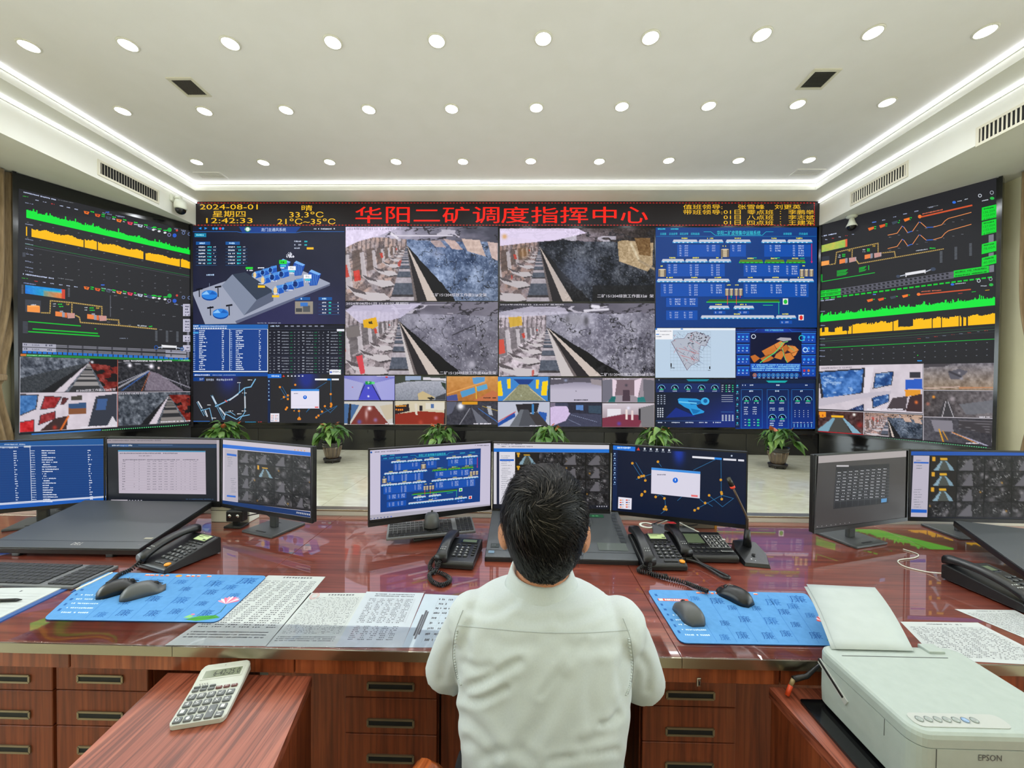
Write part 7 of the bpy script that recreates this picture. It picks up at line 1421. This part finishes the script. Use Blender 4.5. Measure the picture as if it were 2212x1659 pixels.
for lb, pts, mt in (('white cable arching behind the wide telephone', [(.70,1.99,.755),(.76,1.95,.80),(.80,1.88,.80),(.86,1.80,.785)], 'white_plastic'), ('black cable looping behind the centre-right monitor stand', [(.68,2.0,.755),(.74,1.97,.79),(.80,1.95,.77),(.86,1.97,.765),(.90,1.96,.775)], 'black_plastic'), ('black cable behind the small twin-eyed device', [(-1.39,1.93,.79),(-1.30,1.95,.80),(-1.22,1.93,.765),(-1.14,1.92,.756)], 'black_plastic'), ('white cable beside the plain black telephone', [(-.33,1.70,.753),(-.345,1.66,.753),(-.335,1.62,.753),(-.30,1.60,.757)], 'white_plastic')):
    p0 = Vector(pts[0]); t = thing('cable', lb, 'cable', p0); MB().tube(resample([Vector(p)-p0 for p in pts], 30), .0028, 6).build('wire', mt, t)

# ------------------------------------------------------------------ calculator
t = thing('calculator', 'white desktop calculator with grey keys on the low wooden shelf', 'calculator', (0, 0, RT), .0); cb = pz(424, 1560, RT+.012); t.location = (cb.x, cb.y, RT+.001); t.rotation_euler = (.15, 0, .24)
CS = .76; t.scale = (.93, CS, CS)
noise_color('calc_case', (188,192,182), (196,200,191), ns=20, rough=.4); pmat('calc_key', (98,102,104), rough=.4); pmat('calc_key_red', (110,66,66), rough=.4); pmat('calc_lcd', (120,128,106), rough=.15)
L, W = .205, .126; zt = lambda y: .016+.012*max(0, (y-.03)/.07)
rings = []
for y in [-L/2+.0005,-L/2+.004,-L/2+.014,-.06,-.02,.03,.05,.075,L/2-.014,L/2-.004,L/2-.0005]:
    e = max(0, abs(y)-(L/2-.014)); hw = W/2-.014+math.sqrt(max(0, .014**2-e*e)); z = zt(y); rings.append([(-hw,y,.0),(hw,y,.0),(hw,y,z-.003),(hw-.003,y,z),(-hw+.003,y,z),(-hw,y,z-.003)])
MB().loft(rings, smooth=False).build('case', 'calc_case', t)
sl = math.atan2(.012, .07)
MB().box((0,.066,zt(.066)+.0006), (.104,.034,.0016), Rx(sl), bev=.0004).build('display_frame', 'calc_case', t); MB().box((.0,.066,zt(.066)+.0016), (.094,.026,.0008), Rx(sl)).build('display', 'calc_lcd', t)
P = Print(lambda p: np.stack([p[:, 0], p[:, 1], np.array([zt(y) for y in p[:, 1]])+.0023], 1), (0,0,1), .0001)
P.text('6-42-25 0', (-.022,.075,.044,.057), (30,34,30), 1).micro(.0,.094,.05,.09,(150,150,140),1); [P.disc(-.045+i*.006+(j % 2)*.003,.034-j*.005,.0016,(80,80,76),1,8) for i in range(4) for j in range(3)]; P.build('display_print', 'printed', t, local=True)
cap = {}
def ckey(x, y, w, h, mat, ch):
    kk = (w, h, mat)
    if kk not in cap: cap[kk] = MB().box((0,0,.0025), (w,h,.007), bev=.0015, seg=1).mesh('key', mat)
    o = link('key', cap[kk], t); o.location = (x, y, .016); return (ch, x, y, w, h)
marks = []
for j, row in enumerate(('789√▶','456×÷','123+-','0.=+=')):
    for i, ch in enumerate(row):
        if j == 3 and i == 3: continue
        x = -.046+i*.023; y = -.012-j*.0255
        if j == 2 and i == 3: marks.append(ckey(x, y-.0125, .018, .044, 'calc_key', '+')); continue
        marks.append(ckey(x, y, .018, .018, 'calc_key', ch))
for i in range(6): marks.append(ckey(-.0475+i*.019, .012, .015, .009, 'calc_key' if i < 3 else 'calc_key_red', ('','','','GT','AC','CE')[i]))
for i in range(3): marks.append(ckey(-.0475+i*.019, .023, .015, .006, 'calc_key', ''))
P = Print(lambda p: np.stack([p[:, 0], p[:, 1], np.full(len(p), .0223)], 1), (0,0,1), .0001)
for ch, x, y, w, h in marks:
    if ch: s = min(w, h)*.3; P.text(ch, (x-s*.8*len(ch), y+s, x+s*.8*len(ch), y-s), (206,208,206), 1)
tag(P.build('key_print', 'printed', t, local=True), kind='stuff')

for ch in t.children: ch.location.y += .1025
MB().box((0,.19,-.016), (.10,.012,.036), bev=.003).build('rear_foot', 'calc_case', t)
# ------------------------------------------------------------------ printer
noise_color('printer_white', (162,173,166), (168,179,172), ns=40, rough=.45, spec=.4); pmat('printer_grey', (176,180,174), rough=.4); pmat('button_blue', (140,170,206), rough=.4); pmat('seam_dark', (70,72,70), rough=.7)
X0, X1, Y0, Y1, Z1 = .772, 1.118, .757, 1.012, .822
cx, cy = (X0+X1)/2, (Y0+Y1)/2; t = thing('printer', 'white inkjet printer with rear sheet feed on the right shelf', 'printer', (cx, cy, RT)); w, d, h = X1-X0, Y1-Y0, Z1-RT
b = MB(); rings = []
for z, e in ((.014,.006),(.02,.001),(.05,0),(h-.032,0),(h-.030,-.0)): rings.append([(x, y, z) for x, y in rrect(w-2*e, d-2*e, .03, 6)])
b.loft(rings, smooth=False); body = b.build('body', 'printer_white', t)
b = MB(); rings = [[(x, y, z) for x, y in rrect(w-2*e, d-2*e, .03-e*.5, 6)] for z, e in ((h-.0285,.0),(h-.012,.0),(h-.005,.002),(h-.0012,.006),(h,.012))]; b.loft(rings, smooth=False); lid = b.build('scanner_lid', 'printer_white', t)
MB().bb(-w/2+.03, w/2-.06, d/2-.045, d/2-.0435, h, h+.0006).build('lid_seam', 'seam_dark', lid); MB().bb(w/2-.09, w/2-.05, d/2-.03, d/2-.0, h-.004, h+.006, bev=.002).build('hinge_block', 'printer_white', lid)
for sx in (-1,1):
    for sy in (-1,1): MB().lathe([(.01,0),(.01,.0145)], c=(sx*(w/2-.03), sy*(d/2-.03), 0), n=12).build('foot', 'black_plastic', t)
b = MB(); rr = rrect(.185, .032, .013, 5, -.062, -d/2+.030); b.prism(rr, h, h+.0015); pn = b.build('control_panel', 'printer_grey', t)
for k in range(7): MB().lathe([(.0062,0),(.0062,.0012),(.001,.0014)], c=(-.138+k*.018, -d/2+.030, h+.0015), n=16).build('button', ('printer_white' if k != 5 else 'button_blue'), pn)
P = Print(lambda p: np.stack([p[:, 0], p[:, 1], np.full(len(p), h+.0031)], 1), (0,0,1), .0001)
for k in range(7): P.ring(-.138+k*.018, -d/2+.030, .0064, .0008, (120,124,124), 1).disc(-.138+k*.018, -d/2+.030, .003, (150,176,206) if k == 5 else (150,154,152), 1, 10)
P.build('button_marks', 'printed', pn, local=True)
P = Print(lambda p: np.stack([p[:, 0], np.full(len(p), -d/2-.0006), p[:, 1]], 1), (0,-1,0), .0001); P.text('EPSON', (-.056,.112,-.012,.100), (84,86,86), 1); P.build('maker_mark', 'printed', t, local=True)
MB().bb(-.1355, -.1345, -d/2-.0008, -d/2, .03, h-.03).build('front_seam', 'seam_dark', body)
MB().bb(-w/2-.0008, -w/2, d/2-.19, d/2-.1895, .085, .12).build('side_seam', 'seam_dark', body)
Rs = Rx(0); b = MB(); b.box((-w/2-.001, d/2-.055, .095), (.003,.095,.016), Rx(.45), bev=.001); b.build('side_slot', 'printer_grey', body); b = MB(); b.box((-w/2-.002, d/2-.05, .1), (.004,.085,.007), Rx(.45), bev=.001); b.build('side_lever', 'black_plastic', body)
# sheets in the rear feed
def loose_sheet(label, q, zs, mat='sheet_bright'):
    n = 10; V = []; c = pz(q[0][0], q[0][1], zs[0]); t = thing('paper_sheet', label, 'paper', (c.x, c.y, 0))
    for j in range(n):
        v = j/(n-1); z = zs[0]+(zs[1]-zs[0])*v+.012*math.sin(v*math.pi)
        a = pz(q[0][0], q[0][1], zs[0]).lerp(pz(q[3][0], q[3][1], zs[1]), v); e = pz(q[1][0], q[1][1], zs[0]).lerp(pz(q[2][0], q[2][1], zs[1]), v)
        for i in range(4): p = a.lerp(e, i/3); V.append((p.x-c.x, p.y-c.y, z))
    o = MB().add(V, [(j*4+i, j*4+i+1, (j+1)*4+i+1, (j+1)*4+i) for j in range(n-1) for i in range(3)], True).build('sheet', mat, t); md = o.modifiers.new('thickness', 'SOLIDIFY'); md.thickness = .0004
noise_color('sheet_bright', (172,181,177), (178,187,183), ns=20, rough=.6)
loose_sheet('blank white sheet feeding into the back of the printer, upper of two', [(1742,1262),(1890,1269),(1974,1406),(1806,1402)], (.845,.826))
loose_sheet('second white sheet showing under the blank one at the printer\'s back', [(1737,1267),(1884,1274),(1962,1406),(1796,1402)], (.838,.824))
t = thing('black_tray', 'flat black plate sticking out under the printer', 'tray', (.79, .90, RT+.0005)); MB().prism(rrect(.125,.215,.008), 0, .007).build('plate', 'black_gloss', t); MB().bb(-.02,.02,-.10,-.09,.007,.009).build('catch', 'black_plastic', t)
p0 = pz(1700, 1507, RT); t = thing('tipped_cable', 'black cable with an orange-red tip hanging over the right shelf', 'cable', p0); top = pY(1768, 1438, 1.035)-p0
pmat('tip_red', (206,70,30), rough=.4); pmat('tip_tan', (150,130,90), rough=.5)
MB().tube([(.0,.0,.006),(.012,.004,.03)], .0055, 10).build('tip', 'tip_red', t); MB().tube([(.012,.004,.03),(.02,.006,.045)], .005, 10).build('sleeve', 'tip_tan', t); MB().tube([(.02,.006,.045),top*.62+Vector((0,0,.004)),top,top+Vector((.06,.02,-.01))], [.0075,.006,.004,.004], 10).build('wire', 'black_plastic', t)
# ------------------------------------------------------------------ office chair
pmat('leather', (20,20,21), rough=.4); wood('arm_wood', (150,70,30), (190,96,44), (210,120,64), 'Y', 2.0, rough=.25, coat=.5)
t = thing('office_chair', 'black leather office chair with wooden armrests under the operator', 'chair', (.0, .55, 0), -.3)
MB().box((0,.05,.425), (.5,.5,.09), bev=.035, seg=3).build('seat', 'leather', t)
MB().box((0,-.24,.66), (.46,.08,.38), Rx(.12), bev=.035, seg=3).build('backrest', 'leather', t)
for s in (-1,1): MB().tube([(s*.26,-.24,.60),(s*.265,-.1,.675),(s*.262,.06,.685),(s*.255,.18,.675),(s*.25,.205,.65),(s*.25,.19,.56),(s*.24,.12,.47)], [.016,.022,.026,.026,.022,.018,.016], 12).build('armrest', 'arm_wood', t)
MB().cyl((0,.03,.09),(0,.03,.39), .03, n=16).build('gas_lift', 'dark_metal', t)
for k in range(5):
    a = k*1.2566; e = (.28*math.cos(a), .03+.28*math.sin(a), .06); l = MB().tube([(0,.03,.10), e], [.03,.018], 8).build('leg', 'black_plastic', t); MB().sphere((e[0], e[1], .03), .03, 10, 8).build('caster', 'black_plastic', l)

# ------------------------------------------------------------------ the operator
def evaluated(mb, voxel, smooth=4, name='tmp'):
    o = mb.build(name, None); r = o.modifiers.new('r', 'REMESH'); r.mode = 'VOXEL'; r.voxel_size = voxel
    if smooth: s = o.modifiers.new('s', 'SMOOTH'); s.iterations = smooth; s.factor = .5
    me = bpy.data.meshes.new_from_object(o.evaluated_get(bpy.context.evaluated_depsgraph_get())); old = o.data; bpy.data.objects.remove(o); bpy.data.meshes.remove(old)
    me.polygons.foreach_set('use_smooth', [True]*len(me.polygons)); return me
def ell(c, rx, ry, n=32, p=1.0, rz=0.0):
    a = np.linspace(0, 2*np.pi, n, endpoint=False); ca, sa = np.cos(a), np.sin(a)
    x = rx*np.sign(ca)*np.abs(ca)**p; y = ry*np.sign(sa)*np.abs(sa)**p
    return np.stack([c[0]+x*math.cos(rz)-y*math.sin(rz), c[1]+x*math.sin(rz)+y*math.cos(rz), np.full(n, c[2])], 1)
def limb(mb, pts, rad, n=16): return mb.tube(resample(pts, 14), np.interp(np.linspace(0, len(rad)-1, 14), range(len(rad)), rad), n)
YP = .88
def sil(y, xl, xr, Yc, ry, p=.85, n=40):
    a = pY(xl, y, YP); b = pY(xr, y, YP); return ell(((a.x+b.x)/2, Yc, (a.z+b.z)/2), (b.x-a.x)/2, ry, n, p)
noise_color('skin', (176,122,92), (188,134,102), ns=30, rough=.5, spec=.35); noise_color('shirt_white', (186,194,193), (191,199,198), ns=300, rough=.75, spec=.2, sheen=.1); pmat('seam_thread', (170,178,177), rough=.8); noise_color('trousers', (20,20,24), (28,28,33), ns=120, rough=.85)
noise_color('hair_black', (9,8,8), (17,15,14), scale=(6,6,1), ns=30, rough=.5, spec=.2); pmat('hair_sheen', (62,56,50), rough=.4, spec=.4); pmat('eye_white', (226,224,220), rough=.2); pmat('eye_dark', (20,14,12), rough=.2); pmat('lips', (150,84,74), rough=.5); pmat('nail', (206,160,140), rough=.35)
HX = pY(1174, 1115, .87).x; HZ = pY(1174, 1115, .87).z                 # head centre
SHL = pY(1022, 1338, .90); SHR = pY(1338, 1352, .90)
ELL_, ELR = pY(966, 1446, .965), pY(1388, 1470, .965)
WRL, WRR = Vector((-.02, 1.17, .80)), Vector((.17, 1.18, .80))
def body_mesh():
    b = MB()
    rings = []                                                            # head: jaw to crown, y forward is away from the viewer
    for dz, rx, ry, dy in ((-.135,.034,.05,.035),(-.12,.046,.066,.026),(-.095,.058,.084,.014),(-.06,.066,.092,.006),(-.02,.071,.096,.0),(.02,.074,.098,0),(.06,.071,.094,-.002),(.085,.058,.078,-.004),(.1,.036,.05,-.004),(.106,.012,.018,-.004)): rings.append(ell((HX, .875+dy, HZ+dz), rx, ry, 32, .92))
    b.loft(rings)
    b.sphere((HX, .975, HZ-.045), (.012,.02,.018)); b.sphere((HX, .97, HZ-.03), (.008,.014,.03))   # nose
    b.sphere((HX, .958, HZ-.10), (.026,.02,.014))
    for s in (-1,1): b.sphere((HX+s*.03, .955, HZ+.005), (.022,.018,.008)); b.sphere((HX+s*.045, .935, HZ-.04), (.024,.024,.026))   # brow, cheek
    for s, x, y in ((-1,1088,1156),(1,1265,1162)):                        # ears
        e = pY(x, y, .885); b.sphere((e.x+s*.001, .885, e.z), (.009,.022,.033), 14, 12, Rz(s*-.55)); b.sphere((e.x-s*.003, .89, e.z-.022), (.010,.013,.016)); b.sphere((e.x-s*.012, .89, e.z), (.014,.014,.024))
    limb(b, [(HX,.885,HZ-.03),(HX+.002,.895,HZ-.12),(HX,.905,HZ-.17)], [.056,.058,.068], 20)
    c = pY(1172, 1400, YP)
    rings = [sil(1275,1110,1232,.905,.06), sil(1300,1060,1285,.905,.07), sil(1335,1015,1330,.90,.085), sil(1400,1000,1345,.89,.1), sil(1500,1005,1340,.885,.105), sil(1600,1012,1330,.875,.105), sil(1700,1010,1332,.87,.11), sil(1790,1010,1335,.87,.11)]
    b.loft(rings)
    for S, E, W, s in ((SHL,ELL_,WRL,-1),(SHR,ELR,WRR,1)):
        limb(b, [S, S.lerp(E,.5)+Vector((s*.008,0,0)), E], [.05,.046,.04]); limb(b, [E, E.lerp(W,.4)+Vector((0,0,.004)), W], [.04,.038,.026])
        d = Vector((-s*.12, .35, -.06)).normalized(); side = d.cross(Vector((0,0,1))).normalized()      # palm and fingers resting on the panel edge
        palm = W+d*.045; b.box(palm, (.076,.085,.026), np.array((side, d, side.cross(d))).T, bev=.011, seg=3)
        for k, (off, ln) in enumerate(((-.029,.066),(-.01,.076),(.01,.073),(.029,.058))):
            r0 = palm+d*.036+side*off; m = r0+d*ln*.5+Vector((0,0,.006)); e = r0+d*ln*.92+Vector((0,0,-.014)); b.tube(resample([r0, m, e], 7), [.0095,.0095,.009,.0088,.0085,.008,.007], 8)
        r0 = palm-d*.02+side*(s*-.034); b.tube(resample([r0, r0+d*.03+side*(s*-.02), r0+d*.058+side*(s*-.022)+Vector((0,0,-.006))], 7), [.012,.0115,.011,.0105,.010,.0095,.008], 8)
    for s in (-1,1):
        h = Vector((c.x+s*.085, .87, .54)); k = Vector((c.x+s*.11, 1.24, .535)); f = Vector((c.x+s*.11, 1.2, .10)); limb(b, [h, h.lerp(k,.5), k], [.078,.072,.056]); limb(b, [k, k.lerp(f,.4), f], [.054,.05,.036]); b.sphere((f.x, f.y+.05, .07), (.042,.11,.04))
    return evaluated(b, .0058, 3)
person = link('person', body_mesh()); person.data.materials.append(MAT('skin'))
tag(person, 'seated person in a white short-sleeved shirt seen from behind at the desk', 'person')
# face details
fc = MB(); 
for s in (-1,1): fc.sphere((HX+s*.03, .962, HZ-.012), (.013,.009,.007), 10, 8)
fc.build('eyes', 'eye_white', person); fc = MB()
for s in (-1,1): fc.sphere((HX+s*.03, .969, HZ-.013), (.0055,.003,.0055), 10, 8)
fc.build('irises', 'eye_dark', person); MB().sphere((HX, .974, HZ-.078), (.022,.008,.006), 12, 8).build('mouth', 'lips', person)
fc = MB()
for s in (-1,1): fc.tube([(HX+s*.014,.972,HZ+.008),(HX+s*.032,.97,HZ+.014),(HX+s*.05,.958,HZ+.008)], .0035, 6)
fc.build('eyebrows', 'hair_black', person)
# shirt
def shirt_mesh():
    b = MB()
    rings = [sil(1268,1104,1240,.905,.064), sil(1280,1082,1260,.905,.077), sil(1290,1046,1292,.905,.088), sil(1306,1018,1320,.902,.098), sil(1330,1000,1344,.90,.108), sil(1365,992,1356,.895,.116), sil(1420,990,1360,.89,.122), sil(1480,992,1358,.885,.126), sil(1540,992,1352,.88,.128), sil(1600,999,1342,.876,.13), sil(1660,1000,1338,.872,.132), sil(1730,997,1342,.87,.134), sil(1782,995,1345,.868,.136)]
    b.loft(rings)
    for S, E, s in ((SHL,ELL_,-1),(SHR,ELR,1)):
        b.sphere(S, (.062,.07,.062)); T = E+(E-S).normalized()*.012; limb(b, [S, S.lerp(T,.5)+Vector((s*.002,0,0)), T], [.058,.058,.054], 20); b.sphere(T+Vector((0,.012,.0)), (.052,.052,.046))
    me = evaluated(b, .0062, 6); V = np.empty(len(me.vertices)*3); me.vertices.foreach_get('co', V); V = V.reshape(-1, 3); N = np.empty_like(V).ravel(); me.vertices.foreach_get('normal', N); N = N.reshape(-1, 3)
    d = V-CAMP; zc = d@CFn; px = np.stack([1106+FPX*(d@CRn)/zc, 829.5-FPX*(d@CUn)/zc], 1); D = np.zeros(len(V))
    folds = [((1000,1492),(1060,1462),(1120,1430),9,.0045),((1002,1508),(1040,1512),(1090,1490),8,.004),((1000,1545),(1040,1580),(1075,1625),11,.003),((1215,1470),(1180,1540),(1130,1610),16,.003),((1262,1385),(1215,1440),(1170,1500),7,.0018),((1352,1400),(1340,1450),(1345,1500),9,.0035),((1345,1520),(1310,1580),(1260,1610),12,.003),((1190,1645),(1260,1632),(1330,1622),8,.0025),((1020,1315),(1060,1325),(1110,1300),10,.003),((1300,1312),(1270,1330),(1215,1345),10,.003),((1120,1335),(1150,1345),(1200,1335),9,.002),((975,1400),(960,1430),(955,1465),9,.003),((1385,1420),(1400,1450),(1398,1490),8,.003),((1010,1600),(1050,1630),(1070,1659),10,.003),((1100,1480),(1085,1530),(1100,1590),14,.002),((1290,1440),(1275,1500),(1285,1560),14,.002),((1060,1380),(1100,1395),(1150,1390),12,.0018),((1230,1395),(1280,1400),(1330,1390),12,.0018),((1005,1430),(1030,1445),(1060,1440),8,.003),((1335,1545),(1320,1560),(1300,1565),7,.003),((1040,1640),(1100,1620),(1150,1640),11,.0022),((1015,1350),(1005,1380),(1010,1410),8,.0025)]
    back = (N@CFn) < .2
    for *pts, w, A in folds:
        P = resample([(x, y, 0) for x, y in pts], 14)[:, :2]; dist = np.min(np.hypot(px[:, None, 0]-P[None, :, 0], px[:, None, 1]-P[None, :, 1]), 1)
        D += back*A*1.15*(np.exp(-(dist/(1.15*w))**2)*-1.0+.55*np.exp(-((dist-2.1*w)/(1.2*w))**2))
    D += .0035*(fbm(V[:, 0]*9+V[:, 2]*4, V[:, 2]*7+V[:, 1]*3, 5, 3)-.5)+.0016*(fbm(V[:, 0]*40-V[:, 2]*20, V[:, 2]*16+V[:, 1]*9, 8, 2)-.5)
    V = V+N*D[:, None]; me.vertices.foreach_set('co', V.ravel().astype(np.float32)); me.update(); me.materials.append(MAT('shirt_white')); return me
sm = shirt_mesh(); shirt = link('shirt', sm, person)
from mathutils.bvhtree import BVHTree
bv = BVHTree.FromPolygons([v.co[:] for v in sm.vertices], [p.vertices[:] for p in sm.polygons])
def on_shirt(x, y):
    h = bv.ray_cast(Vector(CAMP), Vector(rays((x, y)))); return h[0]+h[1]*.0004 if h[0] else None
def seam(pts, r=.0008, dash=None):
    P = resample([(x, y, 0) for x, y in pts], 60); L = [on_shirt(p[0], p[1]) for p in P]; L = [p for p in L if p is not None]
    if len(L) > 3: MB().tube(L, r, 6).build('seam', 'seam_thread', shirt)
seam([(988,1351),(1050,1357),(1160,1366),(1260,1367),(1360,1361)])
seam([(1000,1318),(984,1362),(978,1410),(983,1450),(992,1478)], .0009); seam([(1346,1336),(1362,1380),(1368,1430),(1364,1475),(1356,1500)], .0009)
def pucker(pts, n):                                                       # small gathers along the sleeve seams
    P = resample([(x, y, 0) for x, y in pts], n); b = MB()
    for p in P:
        h = on_shirt(p[0]+4*(1 if pts[0][0] < 1100 else -1), p[1])
        if h is not None: b.sphere(h, (.0035,.002,.0022), 6, 4)
    if b.v: tag(b.build('gathers', 'shirt_white', shirt), kind='stuff')
pucker([(984,1362),(978,1410),(983,1450),(992,1478)], 22); pucker([(1362,1380),(1368,1430),(1364,1475),(1356,1500)], 22)
b = MB(); rings = []
for y, xl, xr, ry in ((1262,1114,1230,.058),(1240,1110,1233,.062),(1236,1106,1236,.066),(1240,1102,1239,.0695),(1262,1095,1247,.077),(1279,1088,1254,.084),(1281,1093,1249,.080)):
    R_ = sil(y, xl, xr, .905, ry, 1.0, 40); R_[:, 2] += .012*(R_[:, 1]-.905)/.065; rings.append(R_)
b.loft(rings, cap=False); cl = b.build('collar', 'shirt_white', shirt)
b = MB(); c0 = pY(1172, 1400, YP)
b.loft([sil(1640,985,1352,.868,.125), sil(1700,978,1356,.865,.135), sil(1800,975,1360,.86,.14)])
for s in (-1,1):
    h = Vector((c0.x+s*.088, .86, .545)); k = Vector((c0.x+s*.11, 1.24, .54)); f = Vector((c0.x+s*.11, 1.2, .12)); limb(b, [h, h.lerp(k,.5), k+Vector((0,.02,0))], [.094,.086,.07]); limb(b, [k, k.lerp(f,.4), f], [.07,.064,.056])
tm = evaluated(b, .009, 4); tm.materials.append(MAT('trousers')); link('trousers', tm, person)
for s in (-1,1):
    b = MB(); b.loft([ell((c0.x+s*.11, 1.255, z), rx, ry, 24, .85) for z, rx, ry in ((.0,.05,.145),(.02,.052,.148),(.05,.05,.135),(.08,.044,.09),(.10,.04,.06))]); b.build('shoe', 'leather', person)
# hair: cap grown from the photographed outline, with separate strands from the whorl
HR = [(1008.5,1160,1190,.874,.02,.02),(1012,1146,1208,.872,.05,.05),(1022,1126,1228,.87,.077,.078),(1040,1108,1245,.868,.098,.096),(1065,1094,1258,.866,.112,.1),(1095,1085,1266,.865,.117,.075),(1125,1084,1266,.866,.117,.05),(1150,1092,1258,.868,.112,.032),(1175,1098,1252,.872,.102,.018),(1198,1105,1247,.878,.09,.004),(1216,1111,1241,.884,.078,-.008),(1232,1118,1232,.888,.068,-.018),(1242,1130,1222,.89,.062,-.026)]
def hair_ring(i, n=64):
    y, xl, xr, yc, rb, rf = HR[i]; a = pY(xl, y, .865); b_ = pY(xr, y, .865); cx = (a.x+b_.x)/2; rx = (b_.x-a.x)/2; z = (a.z+b_.z)/2; A = np.linspace(0, 2*np.pi, n, endpoint=False); s = np.sin(A)
    return np.stack([cx+rx*np.sign(np.cos(A))*np.abs(np.cos(A))**.9, yc+np.where(s > 0, rf*s, rb*s), np.full(n, z)], 1)
HRS = [hair_ring(i) for i in range(len(HR))]
def hair_point(a, v):
    """a: angle index 0..64, v: ring position"""
    i = int(min(max(v, 0), len(HRS)-1.001)); f = v-i; k0 = int(a) % 64; k1 = (k0+1) % 64; g = a-int(a)
    P = HRS[i][k0]*(1-g)+HRS[i][k1]*g; Q = HRS[i+1][k0]*(1-g)+HRS[i+1][k1]*g; return P*(1-f)+Q*f
cap_rings = []
for v in np.linspace(0, len(HRS)-1, 50): cap_rings.append(np.array([hair_point(a, v) for a in np.arange(0, 64, .5)]))
b = MB(); b.loft(cap_rings); hm = b.mesh('hair', 'hair_black')
V = np.array([v.co for v in hm.vertices]); hm.update(); N = np.array([v.normal for v in hm.vertices])
WH = np.array(pY(1158, 1085, .775))
rel = V-WH; ang = np.arctan2(rel[:, 2], rel[:, 0])+2.2*np.linalg.norm(rel, axis=1)*4; V = V+N*(.0045*(fbm(ang*7, np.linalg.norm(rel, axis=1)*12, 4, 3)-.5)+.003*(fbm(ang*22, np.linalg.norm(rel, axis=1)*14, 6, 2)-.5))[:, None]
hm.vertices.foreach_set('co', V.ravel().astype(np.float32)); hm.update(); hair = link('hair', hm, person)
hb = BVHTree.FromPolygons([v.co[:] for v in hm.vertices], [p.vertices[:] for p in hm.polygons])
rs = np.random.RandomState(11); Vs, Fs, Vl, Fl = [], [], [], []
for k in range(9000):
    v = rs.uniform(.6, len(HRS)-1.05); a = rs.uniform(32, 64) if rs.rand() < .85 else rs.uniform(0, 64)
    p = hair_point(a, v); loc, nrm, _, _ = hb.find_nearest(Vector(p)); 
    if loc is None: continue
    loc = np.array(loc); nrm = np.array(nrm)
    if nrm@(loc-np.array([HX, .88, HZ])) < 0: nrm = -nrm
    if loc[1] > .93 or (loc[1] > .855 and HZ-.085 < loc[2] < HZ-.005): continue
    r_ = loc-WH; dist = np.linalg.norm(r_)+1e-6; down = np.array([0, 0, -1.0]); rad = r_/dist; sw = np.cross(nrm, rad); w_ = math.exp(-(dist/.06)**2)
    d = rad*1.0+sw*(.55+1.2*w_)+down*min(1.3, dist*7)*(1 if loc[2] < WH[2]+.01 else .15); d -= nrm*(d@nrm); d /= np.linalg.norm(d)+1e-9; d = d+sw*rs.randn()*.16+np.cross(nrm, d)*rs.randn()*.2
    low = loc[2] < HZ-.075; L = (rs.uniform(.010,.018) if low else rs.uniform(.03,.055)); w = .0008*(.7+.6*rs.rand()); lift = rs.uniform(.0008,.0055)*(1.6 if dist < .05 else 1)*(.4 if low else 1)*(2.2 if rs.rand() < .06 else 1); side = np.cross(nrm, d); side /= np.linalg.norm(side)+1e-9
    pts = []
    for q in (0, .35, .7, 1.0):
        c_ = loc+d*L*q+side*L*.18*q*q*math.sin(k); h = hb.find_nearest(Vector(c_)); base = np.array(h[0]) if h[0] else c_; pts.append(base+nrm*(lift*math.sin(math.pi*min(1, .25+q*.6))+.0004))
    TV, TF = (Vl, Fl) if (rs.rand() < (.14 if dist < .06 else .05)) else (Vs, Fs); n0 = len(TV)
    for q, c_ in enumerate(pts[:-1]): e = w*(1-.25*q); TV += [c_-side*e, c_+side*e]
    TV.append(pts[-1]); TF += [(n0,n0+1,n0+3,n0+2),(n0+2,n0+3,n0+5,n0+4),(n0+4,n0+5,n0+6)]
for nm, TV, TF, mt in (('hair_strands', Vs, Fs, 'hair_black'), ('lit_strands', Vl, Fl, 'hair_sheen')): tag(MB().add(TV, TF, True).build(nm, mt, hair), kind='stuff')
